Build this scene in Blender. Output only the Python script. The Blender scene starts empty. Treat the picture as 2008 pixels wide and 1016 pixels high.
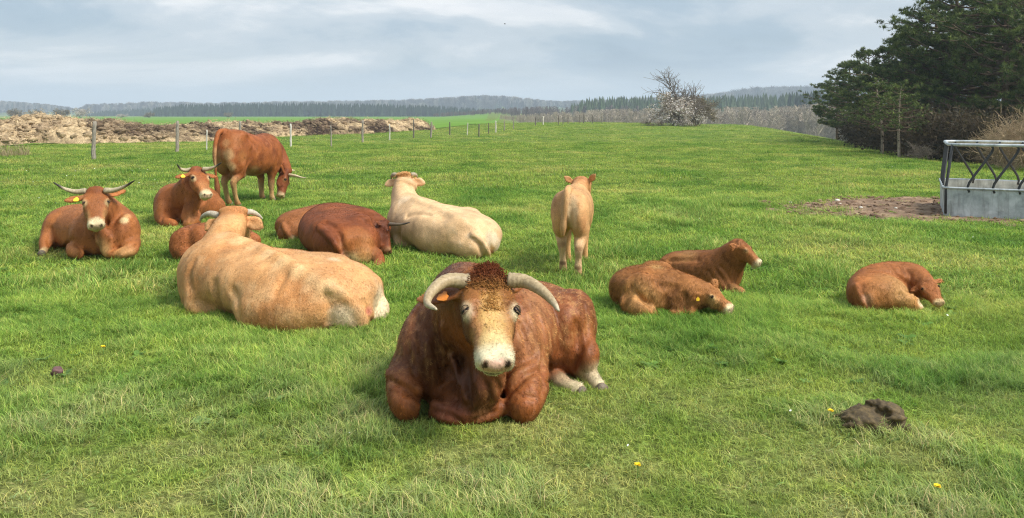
import bpy, math, random, time
import numpy as np
from mathutils import Vector, Matrix

T0 = time.time()
rng = np.random.default_rng(7)
random.seed(7)
scene = bpy.context.scene
COL = scene.collection

# ------------------------------------------------------------------ camera, sky, sun, exposure
F, CX, HZ, CAMH = 1546.0, 1004.0, 225.0, 1.65     # focal length and horizon in photo pixels (2008 wide)
cam_d = bpy.data.cameras.new('camera')
cam = bpy.data.objects.new('camera', cam_d)
COL.objects.link(cam)
cam.location = (0, 0, CAMH)
cam.rotation_euler = (math.pi / 2, 0, 0)
cam_d.sensor_width = 36
cam_d.lens = 36 * F / 2008
cam_d.shift_y = -(508 - HZ) / 2008
cam_d.clip_start = 0.05
cam_d.clip_end = 20000
scene.camera = cam

SUN_EL, SUN_AZ = math.radians(48), math.radians(118)   # azimuth clockwise from +Y (away from the camera): from the right, a little behind
world = bpy.data.worlds.new('World')
scene.world = world
world.use_nodes = True
def build_world():
    nt = world.node_tree
    nt.nodes.clear()
    N, L = nt.nodes.new, nt.links.new
    out = N('ShaderNodeOutputWorld')
    bg = N('ShaderNodeBackground')
    bg.inputs['Strength'].default_value = 0.1
    sky = N('ShaderNodeTexSky')
    sky.sky_type = 'NISHITA'
    sky.sun_disc = False
    sky.sun_elevation = SUN_EL
    sky.sun_rotation = SUN_AZ
    sky.air_density = 1.0
    sky.dust_density = 2.0
    sky.ozone_density = 1.5
    tc = N('ShaderNodeTexCoord')
    sep = N('ShaderNodeSeparateXYZ')
    L(tc.outputs['Generated'], sep.inputs[0])
    # cloud plane projection: direction / (z + c)
    add = N('ShaderNodeMath'); add.operation = 'ADD'; add.inputs[1].default_value = 0.24
    mx = N('ShaderNodeMath'); mx.operation = 'MAXIMUM'; mx.inputs[1].default_value = 0.0
    L(sep.outputs['Z'], mx.inputs[0]); L(mx.outputs[0], add.inputs[0])
    dx = N('ShaderNodeMath'); dx.operation = 'DIVIDE'
    dy = N('ShaderNodeMath'); dy.operation = 'DIVIDE'
    L(sep.outputs['X'], dx.inputs[0]); L(add.outputs[0], dx.inputs[1])
    L(sep.outputs['Y'], dy.inputs[0]); L(add.outputs[0], dy.inputs[1])
    cmb = N('ShaderNodeCombineXYZ')
    L(dx.outputs[0], cmb.inputs['X']); L(dy.outputs[0], cmb.inputs['Y'])
    cmb.inputs['Z'].default_value = 3.7
    mp = N('ShaderNodeMapping')
    mp.inputs['Scale'].default_value = (1.15, 1.5, 1)
    mp.inputs['Location'].default_value = (2.35, 1.3, 0)
    L(cmb.outputs[0], mp.inputs[0])
    def noise(scale, det, rough, dist=0.0):
        n = N('ShaderNodeTexNoise')
        n.inputs['Scale'].default_value = scale
        n.inputs['Detail'].default_value = det
        n.inputs['Roughness'].default_value = rough
        n.inputs['Distortion'].default_value = dist
        L(mp.outputs[0], n.inputs['Vector'])
        return n
    def ramp(n, stops):
        r = N('ShaderNodeValToRGB')
        r.color_ramp.interpolation = 'EASE'
        e = r.color_ramp.elements
        e[0].position, e[0].color = stops[0][0], (*stops[0][1], 1)
        e[1].position, e[1].color = stops[-1][0], (*stops[-1][1], 1)
        for p, c in stops[1:-1]:
            q = e.new(p); q.color = (*c, 1)
        L(n.outputs['Fac'], r.inputs[0])
        return r
    # grey-blue body of the cloud sheet, paler thin places
    n1 = noise(0.85, 7, 0.55, 0.35)
    body = ramp(n1, [(0.33, (2.6, 3.5, 4.4)), (0.44, (3.5, 4.4, 5.2)), (0.54, (5.0, 5.6, 6.1)), (0.65, (7.6, 7.7, 7.8))])
    n2 = noise(2.1, 8, 0.6, 0.6)
    cov = ramp(n2, [(0.30, (0.72, 0.72, 0.72)), (0.62, (0.94, 0.94, 0.94))])
    mix = N('ShaderNodeMix'); mix.data_type = 'RGBA'
    L(cov.outputs[0], mix.inputs['Factor'])
    L(sky.outputs[0], mix.inputs['A'])
    L(body.outputs[0], mix.inputs['B'])
    # an overcast sky is brighter overhead than at the horizon
    cie = N('ShaderNodeMapRange')
    for k_, v_ in (('From Min', 0.0), ('From Max', 1.0), ('To Min', 0.92), ('To Max', 1.6)):
        cie.inputs[k_].default_value = v_
    L(sep.outputs['Z'], cie.inputs[0])
    vm = N('ShaderNodeVectorMath'); vm.operation = 'SCALE'
    L(mix.outputs['Result'], vm.inputs[0]); L(cie.outputs[0], vm.inputs['Scale'])
    # pale band of thick air low in the sky, the same all round the horizon
    hz = N('ShaderNodeMapRange')
    hz.inputs['From Min'].default_value = 0.0
    hz.inputs['From Max'].default_value = 0.10
    hz.inputs['To Min'].default_value = 0.8
    hz.inputs['To Max'].default_value = 0.0
    hz.interpolation_type = 'SMOOTHSTEP'
    L(sep.outputs['Z'], hz.inputs[0])
    mix2 = N('ShaderNodeMix'); mix2.data_type = 'RGBA'
    L(hz.outputs[0], mix2.inputs['Factor'])
    L(vm.outputs[0], mix2.inputs['A'])
    mix2.inputs['B'].default_value = (5.4, 6.1, 6.6, 1)
    L(mix2.outputs['Result'], bg.inputs['Color'])
    L(bg.outputs[0], out.inputs[0])
build_world()

sun_d = bpy.data.lights.new('sun', 'SUN')
sun = bpy.data.objects.new('sun', sun_d)
COL.objects.link(sun)
sun_d.energy = 4.1
sun_d.angle = math.radians(18)
sun_d.color = (1.0, 0.97, 0.92)
_sd = Vector((math.sin(SUN_AZ) * math.cos(SUN_EL), math.cos(SUN_AZ) * math.cos(SUN_EL), math.sin(SUN_EL)))
sun.rotation_euler = _sd.to_track_quat('Z', 'Y').to_euler()
sun.location = _sd * 60

scene.view_settings.view_transform = 'Standard'
scene.view_settings.look = 'None'
scene.view_settings.exposure = 0.38
scene.view_settings.gamma = 1.0
scene.view_settings.use_curve_mapping = False
scene.render.engine = 'CYCLES'
cy = scene.cycles
cy.max_bounces = 6
cy.diffuse_bounces = 3
cy.glossy_bounces = 2
cy.transmission_bounces = 3
cy.transparent_max_bounces = 4
cy.volume_bounces = 0
cy.use_denoising = True
cy.denoiser = 'OPENIMAGEDENOISE'
cy.denoising_prefilter = 'NONE'
cy.sample_clamp_indirect = 4
cy.pixel_filter_type = 'BLACKMAN_HARRIS'
cy.filter_width = 1.15

# ------------------------------------------------------------------ helpers
def W(px, py, Y):
    """photo pixel + distance -> world point"""
    return np.array([(px - CX) / F * Y, Y, CAMH - (py - HZ) / F * Y])

def G(px, py):
    """photo pixel on the flat near ground -> world point"""
    Y = CAMH * F / (py - HZ)
    return np.array([(px - CX) / F * Y, Y, 0.0])

def nrm(v):
    v = np.asarray(v, float)
    return v / max(np.linalg.norm(v), 1e-9)

def S(r, g, b):
    """sRGB 0-255 -> linear"""
    c = np.array([r, g, b]) / 255.0
    return np.where(c <= 0.04045, c / 12.92, ((c + 0.055) / 1.055) ** 2.4)

def sstep(a, b, x):
    t = np.clip((x - a) / (b - a), 0, 1)
    return t * t * (3 - 2 * t)

def make_mesh(name, verts, faces, smooth=True, cols=None, edges=None):
    """verts (N,3), faces (M,k) arrays of one k, or a list of such arrays"""
    me = bpy.data.meshes.new(name)
    verts = np.asarray(verts, np.float32)
    me.vertices.add(len(verts))
    me.vertices.foreach_set('co', verts.ravel())
    fl = faces if isinstance(faces, list) else [faces]
    fl = [np.asarray(f, np.int32) for f in fl if len(f)]
    if fl:
        loops = np.concatenate([f.ravel() for f in fl])
        tot = np.concatenate([np.full(len(f), f.shape[1], np.int32) for f in fl])
        start = np.concatenate([[0], np.cumsum(tot)[:-1]]).astype(np.int32)
        me.loops.add(len(loops))
        me.loops.foreach_set('vertex_index', loops)
        me.polygons.add(len(tot))
        me.polygons.foreach_set('loop_start', start)
        me.update(calc_edges=True)
        me.polygons.foreach_set('use_smooth', np.full(len(tot), smooth, bool))
    if cols is not None:
        at = me.color_attributes.new('Col', 'FLOAT_COLOR', 'POINT')
        c4 = np.ones((len(verts), 4), np.float32)
        c4[:, :3] = cols
        at.data.foreach_set('color', c4.ravel())
    me.update()
    return me

def add_obj(name, me, mat=None, parent=None, loc=(0, 0, 0), **props):
    o = bpy.data.objects.new(name, me)
    COL.objects.link(o)
    if mat is not None and me is not None:
        me.materials.clear() if len(me.materials) else None
        me.materials.append(mat)
    o.location = loc
    if parent is not None:
        o.parent = parent
    for k, v in props.items():
        o[k] = v
    return o

def thing(name, loc, label, category, group=None):
    o = add_obj(name, None, loc=tuple(float(v) for v in loc), label=label, category=category)
    o.empty_display_size = 0.2
    if group:
        o['group'] = group
    return o

# value noise in numpy (for shapes)
_perm = rng.permutation(512)
def vnoise(p):
    p = np.asarray(p, float)
    i = np.floor(p).astype(np.int64)
    f = p - i
    u = f * f * (3 - 2 * f)
    def h(ix, iy, iz):
        return _perm[(_perm[(_perm[ix & 511] + iy) & 511] + iz) & 511] / 255.5 - 1.0
    x, y, z = i[..., 0], i[..., 1], i[..., 2]
    r = 0
    for a in (0, 1):
        for b in (0, 1):
            for c in (0, 1):
                w = (u[..., 0] if a else 1 - u[..., 0]) * (u[..., 1] if b else 1 - u[..., 1]) * (u[..., 2] if c else 1 - u[..., 2])
                r = r + w * h(x + a, y + b, z + c)
    return r

def fbm(p, octaves=4, gain=0.5):
    p = np.asarray(p, float)
    s, a, t = 0, 1.0, 0
    for o in range(octaves):
        s = s + a * vnoise(p * (2.03 ** o) + 17.3 * o)
        t += a
        a *= gain
    return s / t

_ico = {}
def ico(sub):
    if sub not in _ico:
        import bmesh
        bm = bmesh.new()
        bmesh.ops.create_icosphere(bm, subdivisions=sub, radius=1)
        bm.verts.ensure_lookup_table()
        V = np.array([v.co[:] for v in bm.verts])
        Fc = np.array([[x.index for x in f.verts] for f in bm.faces])
        bm.free()
        _ico[sub] = (V, Fc)
    return _ico[sub]

# node helpers
def new_mat(name):
    m = bpy.data.materials.new(name)
    m.use_nodes = True
    nt = m.node_tree
    b = nt.nodes['Principled BSDF']
    return m, nt, b

def nd(nt, typ, **kw):
    n = nt.nodes.new(typ)
    for k, v in kw.items():
        if hasattr(n, k):
            setattr(n, k, v)
        else:
            n.inputs[k.replace('_', ' ')].default_value = v
    return n

def tex_noise(nt, vec, scale, detail=4, rough=0.55, dist=0.0):
    n = nt.nodes.new('ShaderNodeTexNoise')
    n.inputs['Scale'].default_value = scale
    n.inputs['Detail'].default_value = detail
    n.inputs['Roughness'].default_value = rough
    n.inputs['Distortion'].default_value = dist
    if vec is not None:
        nt.links.new(vec, n.inputs['Vector'])
    return n

def color_ramp(nt, fac, stops, interp='LINEAR'):
    r = nt.nodes.new('ShaderNodeValToRGB')
    r.color_ramp.interpolation = interp
    e = r.color_ramp.elements
    f4 = lambda c: (*[float(x) for x in c], 1.0) if len(c) == 3 else c
    e[0].position, e[0].color = stops[0][0], f4(stops[0][1])
    e[1].position, e[1].color = stops[-1][0], f4(stops[-1][1])
    for p, c in stops[1:-1]:
        q = e.new(p)
        q.color = f4(c)
    if fac is not None:
        nt.links.new(fac, r.inputs[0])
    return r

def mix_rgb(nt, fac, a, b, blend='MIX'):
    m = nt.nodes.new('ShaderNodeMix')
    m.data_type = 'RGBA'
    m.blend_type = blend
    m.clamp_factor = True
    for s, v in (('Factor', fac), ('A', a), ('B', b)):
        inp = [i for i in m.inputs if i.name == s and (i.type == 'VALUE' if s == 'Factor' else i.type == 'RGBA')][0]
        if hasattr(v, 'is_linked'):
            nt.links.new(v, inp)
        elif s == 'Factor':
            inp.default_value = v
        else:
            inp.default_value = (*[float(x) for x in v], 1)
    return [o for o in m.outputs if o.type == 'RGBA'][0]

def math_node(nt, op, a, b=None, clamp=False):
    m = nt.nodes.new('ShaderNodeMath')
    m.operation = op
    m.use_clamp = clamp
    for i, v in enumerate((a, b)):
        if v is None:
            continue
        if hasattr(v, 'is_linked'):
            nt.links.new(v, m.inputs[i])
        else:
            m.inputs[i].default_value = v
    return m.outputs[0]

def bump(nt, height, strength, dist, bsdf):
    b = nt.nodes.new('ShaderNodeBump')
    b.inputs['Strength'].default_value = strength
    b.inputs['Distance'].default_value = dist
    nt.links.new(height, b.inputs['Height'])
    nt.links.new(b.outputs[0], bsdf.inputs['Normal'])
    return b
# ------------------------------------------------------------------ the lie of the land
def edge_u(x, y):
    """metres beyond the rim of the pasture, where it falls away to the right and behind"""
    ua = (x - 13.0 - .21 * np.maximum(y - 29.3, 0)) * .943
    ub = np.minimum(y - 116.0, (x + .02 * y + 4) * 1.0)
    k = 6.0
    h = np.maximum(k - np.abs(ua - ub), 0) / k
    return np.maximum(ua, ub) + h * h * k * .25

def ground_z(x, y):
    x, y = np.asarray(x, float), np.asarray(y, float)
    z = .5 * sstep(45, 105, y) * sstep(-22, 6, x) * (1 - .6 * sstep(10, 30, x))
    u = np.maximum(edge_u(x, y), 0)
    raw = np.where(u < 9, 0.015 * u * u, .015 * 81 + .27 * (u - 9))
    z = z - 12 * (1 - np.exp(-raw / 12))
    p = np.stack([x * .16, y * .16, np.zeros_like(x)], -1)
    z = z + .10 * sstep(16, 45, y) * (1 - sstep(200, 400, y)) * fbm(p, 3) + .018 * sstep(2, 4, y) * fbm(p * 6, 2)
    # valley beyond, rising again to wooded hills
    z = z + sstep(330, 640, y) * 9 * sstep(-60, 40, x - .0 * y)
    z = z + sstep(1130, 1330, y) * (8 + 3 * np.sin(x * .006 + 1.0) + 5 * np.exp(-((x - 20) / 150.0) ** 2))
    z = z + 40 * np.exp(-((x - 640) / 290.0) ** 2) * sstep(1180, 1560, y)
    return z

def heap_mask(x, y):
    return 0.0

DIRT_C, DIRT_R = np.array([8.7, 13.75]), np.array([3.75, 2.0])
def dirt_d(x, y):
    """< 1 inside the trodden patch round the feeder"""
    a = np.stack([np.asarray(x, float) * .9, np.asarray(y, float) * .9, np.full(np.shape(x), 4.4)], -1)
    return np.sqrt(((x - DIRT_C[0]) / DIRT_R[0]) ** 2 + ((y - DIRT_C[1]) / DIRT_R[1]) ** 2) + .32 * fbm(a, 3) + .22 * fbm(a * 4, 3)

def spaced(lo, hi, first, grow):
    out, d = [lo], first
    while out[-1] < hi:
        out.append(out[-1] + d)
        d *= grow
    return np.array(out)

def build_ground():
    ys = np.concatenate([np.arange(-14, 0, 1.0), spaced(0, 6000, .16, 1.0185)])
    xp = spaced(0, 4500, .25, 1.033)
    xs = np.concatenate([-xp[:0:-1], xp])
    X, Y = np.meshgrid(xs, ys)
    Z = ground_z(X, Y)
    V = np.stack([X, Y, Z], -1).reshape(-1, 3)
    ny, nx = X.shape
    i = np.arange(ny * nx).reshape(ny, nx)
    Q = np.stack([i[:-1, :-1], i[:-1, 1:], i[1:, 1:], i[1:, :-1]], -1).reshape(-1, 4)
    return make_mesh('ground', V, Q)

# shared by the soil and the blades: colour of the sward from where it stands
def sward_colour(nt):
    g = nt.nodes.new('ShaderNodeNewGeometry')
    pos = g.outputs['Position']
    n1 = tex_noise(nt, pos, .34, 5, .65, .4)
    n2 = tex_noise(nt, pos, 1.15, 4, .6, .2)
    n3 = tex_noise(nt, pos, .055, 3, .5)
    green, lush, yellow, straw = (.320, .465, .080), (.200, .365, .048), (.490, .550, .140), (.61, .58, .26)
    r1 = color_ramp(nt, n1.outputs['Fac'], [(.38, lush), (.47, green), (.55, (.350, .480, .090)), (.64, yellow)])
    r2 = color_ramp(nt, n2.outputs['Fac'], [(.36, (.68, .76, .64)), (.50, (1, 1, 1)), (.64, (1.28, 1.17, 1.2))])
    c = mix_rgb(nt, 1.0, r1.outputs[0], r2.outputs[0], 'MULTIPLY')
    r3 = color_ramp(nt, n3.outputs['Fac'], [(.38, (.9, .95, .85)), (.62, (1.08, 1.04, 1.05))])
    c = mix_rgb(nt, 1.0, c, r3.outputs[0], 'MULTIPLY')
    # short, worn turf along the side the herd walks in on (a strip a few metres wide)
    sep = nt.nodes.new('ShaderNodeSeparateXYZ')
    nt.links.new(pos, sep.inputs[0])
    mr = nt.nodes.new('ShaderNodeMapRange')
    mr.interpolation_type = 'SMOOTHSTEP'
    for k, v in (('From Min', 6.6), ('From Max', 3.2), ('To Min', 0.0), ('To Max', 1.0)):
        mr.inputs[k].default_value = v
    nt.links.new(sep.outputs['Y'], mr.inputs[0])
    n4 = tex_noise(nt, pos, 1.9, 5, .65, .3)
    r4 = color_ramp(nt, n4.outputs['Fac'], [(.40, (0, 0, 0)), (.62, (1, 1, 1))])
    w = math_node(nt, 'MULTIPLY', mr.outputs[0], math_node(nt, 'ADD', math_node(nt, 'MULTIPLY', r4.outputs[0], .5), .10))
    c = mix_rgb(nt, w, c, straw)
    return c, pos

def ground_material():
    m, nt, b = new_mat('pasture')
    c, pos = sward_colour(nt)
    n = tex_noise(nt, pos, 16, 7, .75)
    r = color_ramp(nt, n.outputs['Fac'], [(.34, (.14, .14, .11)), (.5, (.36, .35, .30)), (.66, (.78, .76, .68))])
    c = mix_rgb(nt, 1.0, c, r.outputs[0], 'MULTIPLY')
    n5 = tex_noise(nt, pos, 3.1, 4, .6)
    r5 = color_ramp(nt, n5.outputs['Fac'], [(.60, (0, 0, 0)), (.72, (1, 1, 1))])
    c = mix_rgb(nt, math_node(nt, 'MULTIPLY', r5.outputs[0], .45), c, (.085, .060, .035))
    nt.links.new(c, b.inputs['Base Color'])
    b.inputs['Roughness'].default_value = .95
    b.inputs['Specular IOR Level'].default_value = .1
    nb = tex_noise(nt, pos, 2.6, 8, .72)
    bump(nt, nb.outputs['Fac'], .9, .12, b)
    return m

def grass_material():
    m, nt, b = new_mat('grass_blades')
    c, pos = sward_colour(nt)
    at = nd(nt, 'ShaderNodeAttribute', attribute_name='Col')
    c = mix_rgb(nt, 1.0, c, at.outputs['Color'], 'MULTIPLY')
    oi = nt.nodes.new('ShaderNodeObjectInfo')
    r = color_ramp(nt, oi.outputs['Random'], [(0, (.78, .84, .72)), (.5, (1, 1, 1)), (1, (1.22, 1.12, 1.12))])
    c = mix_rgb(nt, 1.0, c, r.outputs[0], 'MULTIPLY')
    nt.links.new(c, b.inputs['Base Color'])
    b.inputs['Roughness'].default_value = .55
    b.inputs['Specular IOR Level'].default_value = .25
    tr = nt.nodes.new('ShaderNodeBsdfTranslucent')
    nt.links.new(c, tr.inputs['Color'])
    mx = nt.nodes.new('ShaderNodeMixShader')
    mx.inputs[0].default_value = .45
    out = nt.nodes['Material Output']
    nt.links.new(b.outputs[0], mx.inputs[1])
    nt.links.new(tr.outputs[0], mx.inputs[2])
    nt.links.new(mx.outputs[0], out.inputs['Surface'])
    return m

M_GROUND = ground_material()
M_GRASS = grass_material()
add_obj('ground', build_ground(), M_GROUND, kind='structure', label='green pasture rolling away to the valley', category='pasture')

# young crop beyond the fence
def build_field():
    ys = spaced(40, 640, 1.2, 1.045)
    t = np.linspace(0, 1, 60)
    V = []
    for y in ys:
        xl = -.95 * y - 60
        xr = np.interp(y, [40, 58, 82, 116, 640], [-26, -18.5, -8.5, -2.5, -9])
        x = xl + (xr - xl) * t
        V.append(np.stack([x, np.full_like(x, y), ground_z(x, np.full_like(x, y)) + .06], 1))
    V = np.array(V)
    ny, nx = V.shape[:2]
    i = np.arange(ny * nx).reshape(ny, nx)
    Q = np.stack([i[:-1, :-1], i[:-1, 1:], i[1:, 1:], i[1:, :-1]], -1).reshape(-1, 4)
    m, nt, b = new_mat('young_crop')
    g = nt.nodes.new('ShaderNodeNewGeometry')
    n = tex_noise(nt, g.outputs['Position'], .05, 4, .6)
    r = color_ramp(nt, n.outputs['Fac'], [(.35, (.105, .215, .018)), (.65, (.135, .245, .024))])
    n2 = tex_noise(nt, g.outputs['Position'], 2.5, 4, .7)
    r2 = color_ramp(nt, n2.outputs['Fac'], [(.3, (.8,) * 3), (.7, (1.15,) * 3)])
    nt.links.new(mix_rgb(nt, 1.0, r.outputs[0], r2.outputs[0], 'MULTIPLY'), b.inputs['Base Color'])
    b.inputs['Roughness'].default_value = .9
    b.inputs['Specular IOR Level'].default_value = .1
    add_obj('crop_field', make_mesh('crop_field', V.reshape(-1, 3), Q), m, kind='structure', label='smooth bright green crop field beyond the fence', category='field')
build_field()

# trodden earth round the feeder
def build_dirt():
    xs, ys = np.arange(3.6, 14.2, .05), np.arange(11.6, 16.8, .05)
    X, Y = np.meshgrid(xs, ys)
    d = dirt_d(X, Y)
    a = np.stack([X, Y, np.zeros_like(X)], -1)
    Z = ground_z(X, Y) + .014 + (.030 * fbm(a * 3.1, 4) + .022 * fbm(a * 11, 3)) * sstep(1.05, .8, d) - .03 * sstep(.95, 1.12, d)
    V = np.stack([X, Y, Z], -1).reshape(-1, 3)
    ny, nx = X.shape
    i = np.arange(ny * nx).reshape(ny, nx)
    Q = np.stack([i[:-1, :-1], i[:-1, 1:], i[1:, 1:], i[1:, :-1]], -1).reshape(-1, 4)
    keep = (d.reshape(-1)[Q] < 1.1).all(1)
    Q = Q[keep]
    used, inv = np.unique(Q, return_inverse=True)
    m, nt, b = new_mat('trodden_earth')
    g = nt.nodes.new('ShaderNodeNewGeometry')
    n = tex_noise(nt, g.outputs['Position'], 3.2, 7, .7, .3)
    r = color_ramp(nt, n.outputs['Fac'], [(.32, (.095, .052, .028)), (.46, (.20, .118, .066)), (.60, (.33, .215, .125)), (.76, (.50, .38, .26))])
    nt.links.new(r.outputs[0], b.inputs['Base Color'])
    b.inputs['Roughness'].default_value = .95
    n2 = tex_noise(nt, g.outputs['Position'], 14, 8, .75)
    bump(nt, n2.outputs['Fac'], 1.0, .05, b)
    rr = np.random.default_rng(4)
    sv, sf = ico(1)
    VV, FF, off = [], [], 0
    for k in range(900):
        x, y = rr.uniform(4.6, 12.0), rr.uniform(11.8, 15.8)
        if dirt_d(x, y) > 1.08:
            continue
        s_ = rr.uniform(.012, .045) * np.array([1.2, 1, .6])
        v = sv * (1 + .5 * fbm(sv * 1.7 + k, 2)[:, None]) * s_ + np.array([x, y, float(ground_z(x, y)) + .022])
        VV.append(v); FF.append(sf + off); off += len(v)
    add_obj('earth_clods', make_mesh('earth_clods', np.concatenate(VV), np.concatenate(FF), False), m, kind='stuff', label='small clods of earth trodden up beside the feeder', category='clods')
    add_obj('dirt_patch', make_mesh('dirt_patch', V[used], inv.reshape(-1, 4)), m, kind='structure', label='bare brown trodden earth beside the feeder', category='dirt')
build_dirt()

# ------------------------------------------------------------------ grass
def tuft_mesh(name, blades, rad, lmin, lmax, wid, lean, seed, segs=2, stalk=0.0):
    r = np.random.default_rng(seed)
    V, T3, T4, C = [], [], [], []
    for i in range(blades):
        a, d = r.uniform(0, 2 * math.pi), rad * math.sqrt(r.random())
        p = np.array([math.cos(a) * d, math.sin(a) * d, -.01])
        b = r.uniform(0, 2 * math.pi)
        out = np.array([math.cos(b), math.sin(b), 0])
        L = r.uniform(lmin, lmax)
        ln = lean * r.uniform(.3, 1.5)
        sd = np.array([-math.sin(b + r.normal(0, .5)), math.cos(b), 0])
        k = len(V)
        n = segs + 1
        tint = r.uniform(.62, 1.38)
        hue = r.normal(0, .07)
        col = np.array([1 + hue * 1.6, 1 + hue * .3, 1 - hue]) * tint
        if r.random() < .10:
            col = np.array([1.9, 1.35, 2.2]) * r.uniform(.7, 1.1)
        for j in range(n):
            t = j / segs
            c = p + np.array([0, 0, 1]) * L * (t - .35 * ln * t * t) + out * L * ln * t * t * .9
            w = wid * (1 - t) ** .7 * (1.0 if j else .8)
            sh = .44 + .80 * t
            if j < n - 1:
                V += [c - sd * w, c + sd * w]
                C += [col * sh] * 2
            else:
                V.append(c)
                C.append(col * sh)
        for j in range(segs - 1):
            T4.append([k + 2 * j, k + 2 * j + 1, k + 2 * j + 3, k + 2 * j + 2])
        T3.append([k + 2 * (segs - 1), k + 2 * (segs - 1) + 1, k + 2 * segs])
    fl = [np.array(T4)] if T4 else []
    fl.append(np.array(T3))
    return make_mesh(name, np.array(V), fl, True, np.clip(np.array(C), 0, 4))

def rosette_mesh(seed):
    r = np.random.default_rng(seed)
    V, Q, C = [], [], []
    for i in range(11):
        a = i * 2.4 + r.normal(0, .3)
        o = np.array([math.cos(a), math.sin(a), 0]); sd = np.array([-math.sin(a), math.cos(a), 0])
        L, wd, up = r.uniform(.03, .07), r.uniform(.009, .016), r.uniform(.2, .9)
        k = len(V)
        for t, w in ((0, .25), (.35, .9), (.7, 1.0), (1, .15)):
            c = o * L * t + np.array([0, 0, .008 + L * up * t * (1.1 - .8 * t)])
            V += [c - sd * wd * w, c + np.array([0, 0, -.004 * w]), c + sd * wd * w]
        for j in range(3):
            for s_ in (0, 1):
                Q.append([k + 3 * j + s_, k + 3 * j + s_ + 1, k + 3 * j + s_ + 4, k + 3 * j + s_ + 3])
        C += [np.array([.62, .78, .9]) * r.uniform(.6, 1.0)] * 12
    return make_mesh('broad_leaves', np.array(V), np.array(Q), True, np.array(C))

def scatter_object(name, protos, groups, **props):
    """one object of points, each carrying a copy of one of the prototypes; groups: per prototype (points, rot, scale)"""
    P = np.concatenate([g[0] for g in groups])
    Rr = np.concatenate([g[1] for g in groups])
    Sc = np.concatenate([g[2] for g in groups])
    Id = np.concatenate([np.full(len(g[0]), i) for i, g in enumerate(groups)])
    me = bpy.data.meshes.new(name)
    me.vertices.add(len(P))
    me.vertices.foreach_set('co', P.astype(np.float32).ravel())
    for nm, typ, dat in (('rot', 'FLOAT_VECTOR', Rr), ('scl', 'FLOAT_VECTOR', Sc)):
        a = me.attributes.new(nm, typ, 'POINT')
        a.data.foreach_set('vector', dat.astype(np.float32).ravel())
    a = me.attributes.new('kin', 'INT', 'POINT')
    a.data.foreach_set('value', Id.astype(np.int32))
    me.update()
    o = add_obj(name, me, **props)
    ng = bpy.data.node_groups.new(name, 'GeometryNodeTree')
    ng.interface.new_socket('Geometry', in_out='INPUT', socket_type='NodeSocketGeometry')
    ng.interface.new_socket('Geometry', in_out='OUTPUT', socket_type='NodeSocketGeometry')
    gi, go = ng.nodes.new('NodeGroupInput'), ng.nodes.new('NodeGroupOutput')
    join = ng.nodes.new('GeometryNodeJoinGeometry')
    def attr(nm, dt):
        n = ng.nodes.new('GeometryNodeInputNamedAttribute')
        n.data_type = dt
        n.inputs['Name'].default_value = nm
        return n.outputs['Attribute']
    rot, scl, kin = attr('rot', 'FLOAT_VECTOR'), attr('scl', 'FLOAT_VECTOR'), attr('kin', 'INT')
    e2r = ng.nodes.new('FunctionNodeEulerToRotation')
    ng.links.new(rot, e2r.inputs[0])
    for i, po in enumerate(protos):
        cmp_ = ng.nodes.new('FunctionNodeCompare')
        cmp_.data_type = 'INT'
        cmp_.operation = 'EQUAL'
        ia = [s for s in cmp_.inputs if s.name == 'A' and s.type == 'INT'][0]
        ib = [s for s in cmp_.inputs if s.name == 'B' and s.type == 'INT'][0]
        ng.links.new(kin, ia)
        ib.default_value = i
        oi = ng.nodes.new('GeometryNodeObjectInfo')
        oi.inputs['Object'].default_value = po
        oi.inputs['As Instance'].default_value = True
        iop = ng.nodes.new('GeometryNodeInstanceOnPoints')
        ng.links.new(gi.outputs[0], iop.inputs['Points'])
        ng.links.new(cmp_.outputs['Result'], iop.inputs['Selection'])
        ng.links.new(oi.outputs['Geometry'], iop.inputs['Instance'])
        ng.links.new(e2r.outputs[0], iop.inputs['Rotation'])
        ng.links.new(scl, iop.inputs['Scale'])
        ng.links.new(iop.outputs[0], join.inputs[0])
    ng.links.new(join.outputs[0], go.inputs[0])
    md = o.modifiers.new('scatter', 'NODES')
    md.node_group = ng
    return o

def proto(name, me, mat):
    """a prototype that only the scatter refers to: it is never linked to the scene"""
    me.materials.append(mat)
    return bpy.data.objects.new(name, me)

def sward_noise(x, y):
    a = np.stack([x * .8, y * .8, np.full_like(x, 2.2)], -1)
    return fbm(a, 3)

TALL_SPOTS = [(600, 720, .9, 1.0), (700, 770, .6, 1.0), (440, 705, .5, .9), (650, 690, .5, .9), (700, 840, .45, .8), (620, 800, .5, .7), (230, 790, .6, .7), (1240, 700, .5, .6), (1290, 660, .6, .6), (780, 860, .4, .3),
              (160, 600, .8, .6), (1500, 640, .6, .5), (1900, 560, .9, .5), (1010, 350, 1.6, 1.0), (960, 348, 1.2, 1.0), (1060, 350, 1.2, .8), (1290, 415, 1.2, .6), (1640, 440, .9, .8), (1760, 450, .9, .8), (700, 640, .6, .6), (330, 560, .6, .5)]
def tallness(x, y):
    w = sstep(.08, .36, sward_noise(x * 1.5, y * 1.5)) * .95
    for px, py, r, a in TALL_SPOTS:
        g = G(px, py)
        w = np.maximum(w, a * np.exp(-(((x - g[0]) / r) ** 2 + ((y - g[1]) / (r * 1.1)) ** 2)))
    return w

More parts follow.
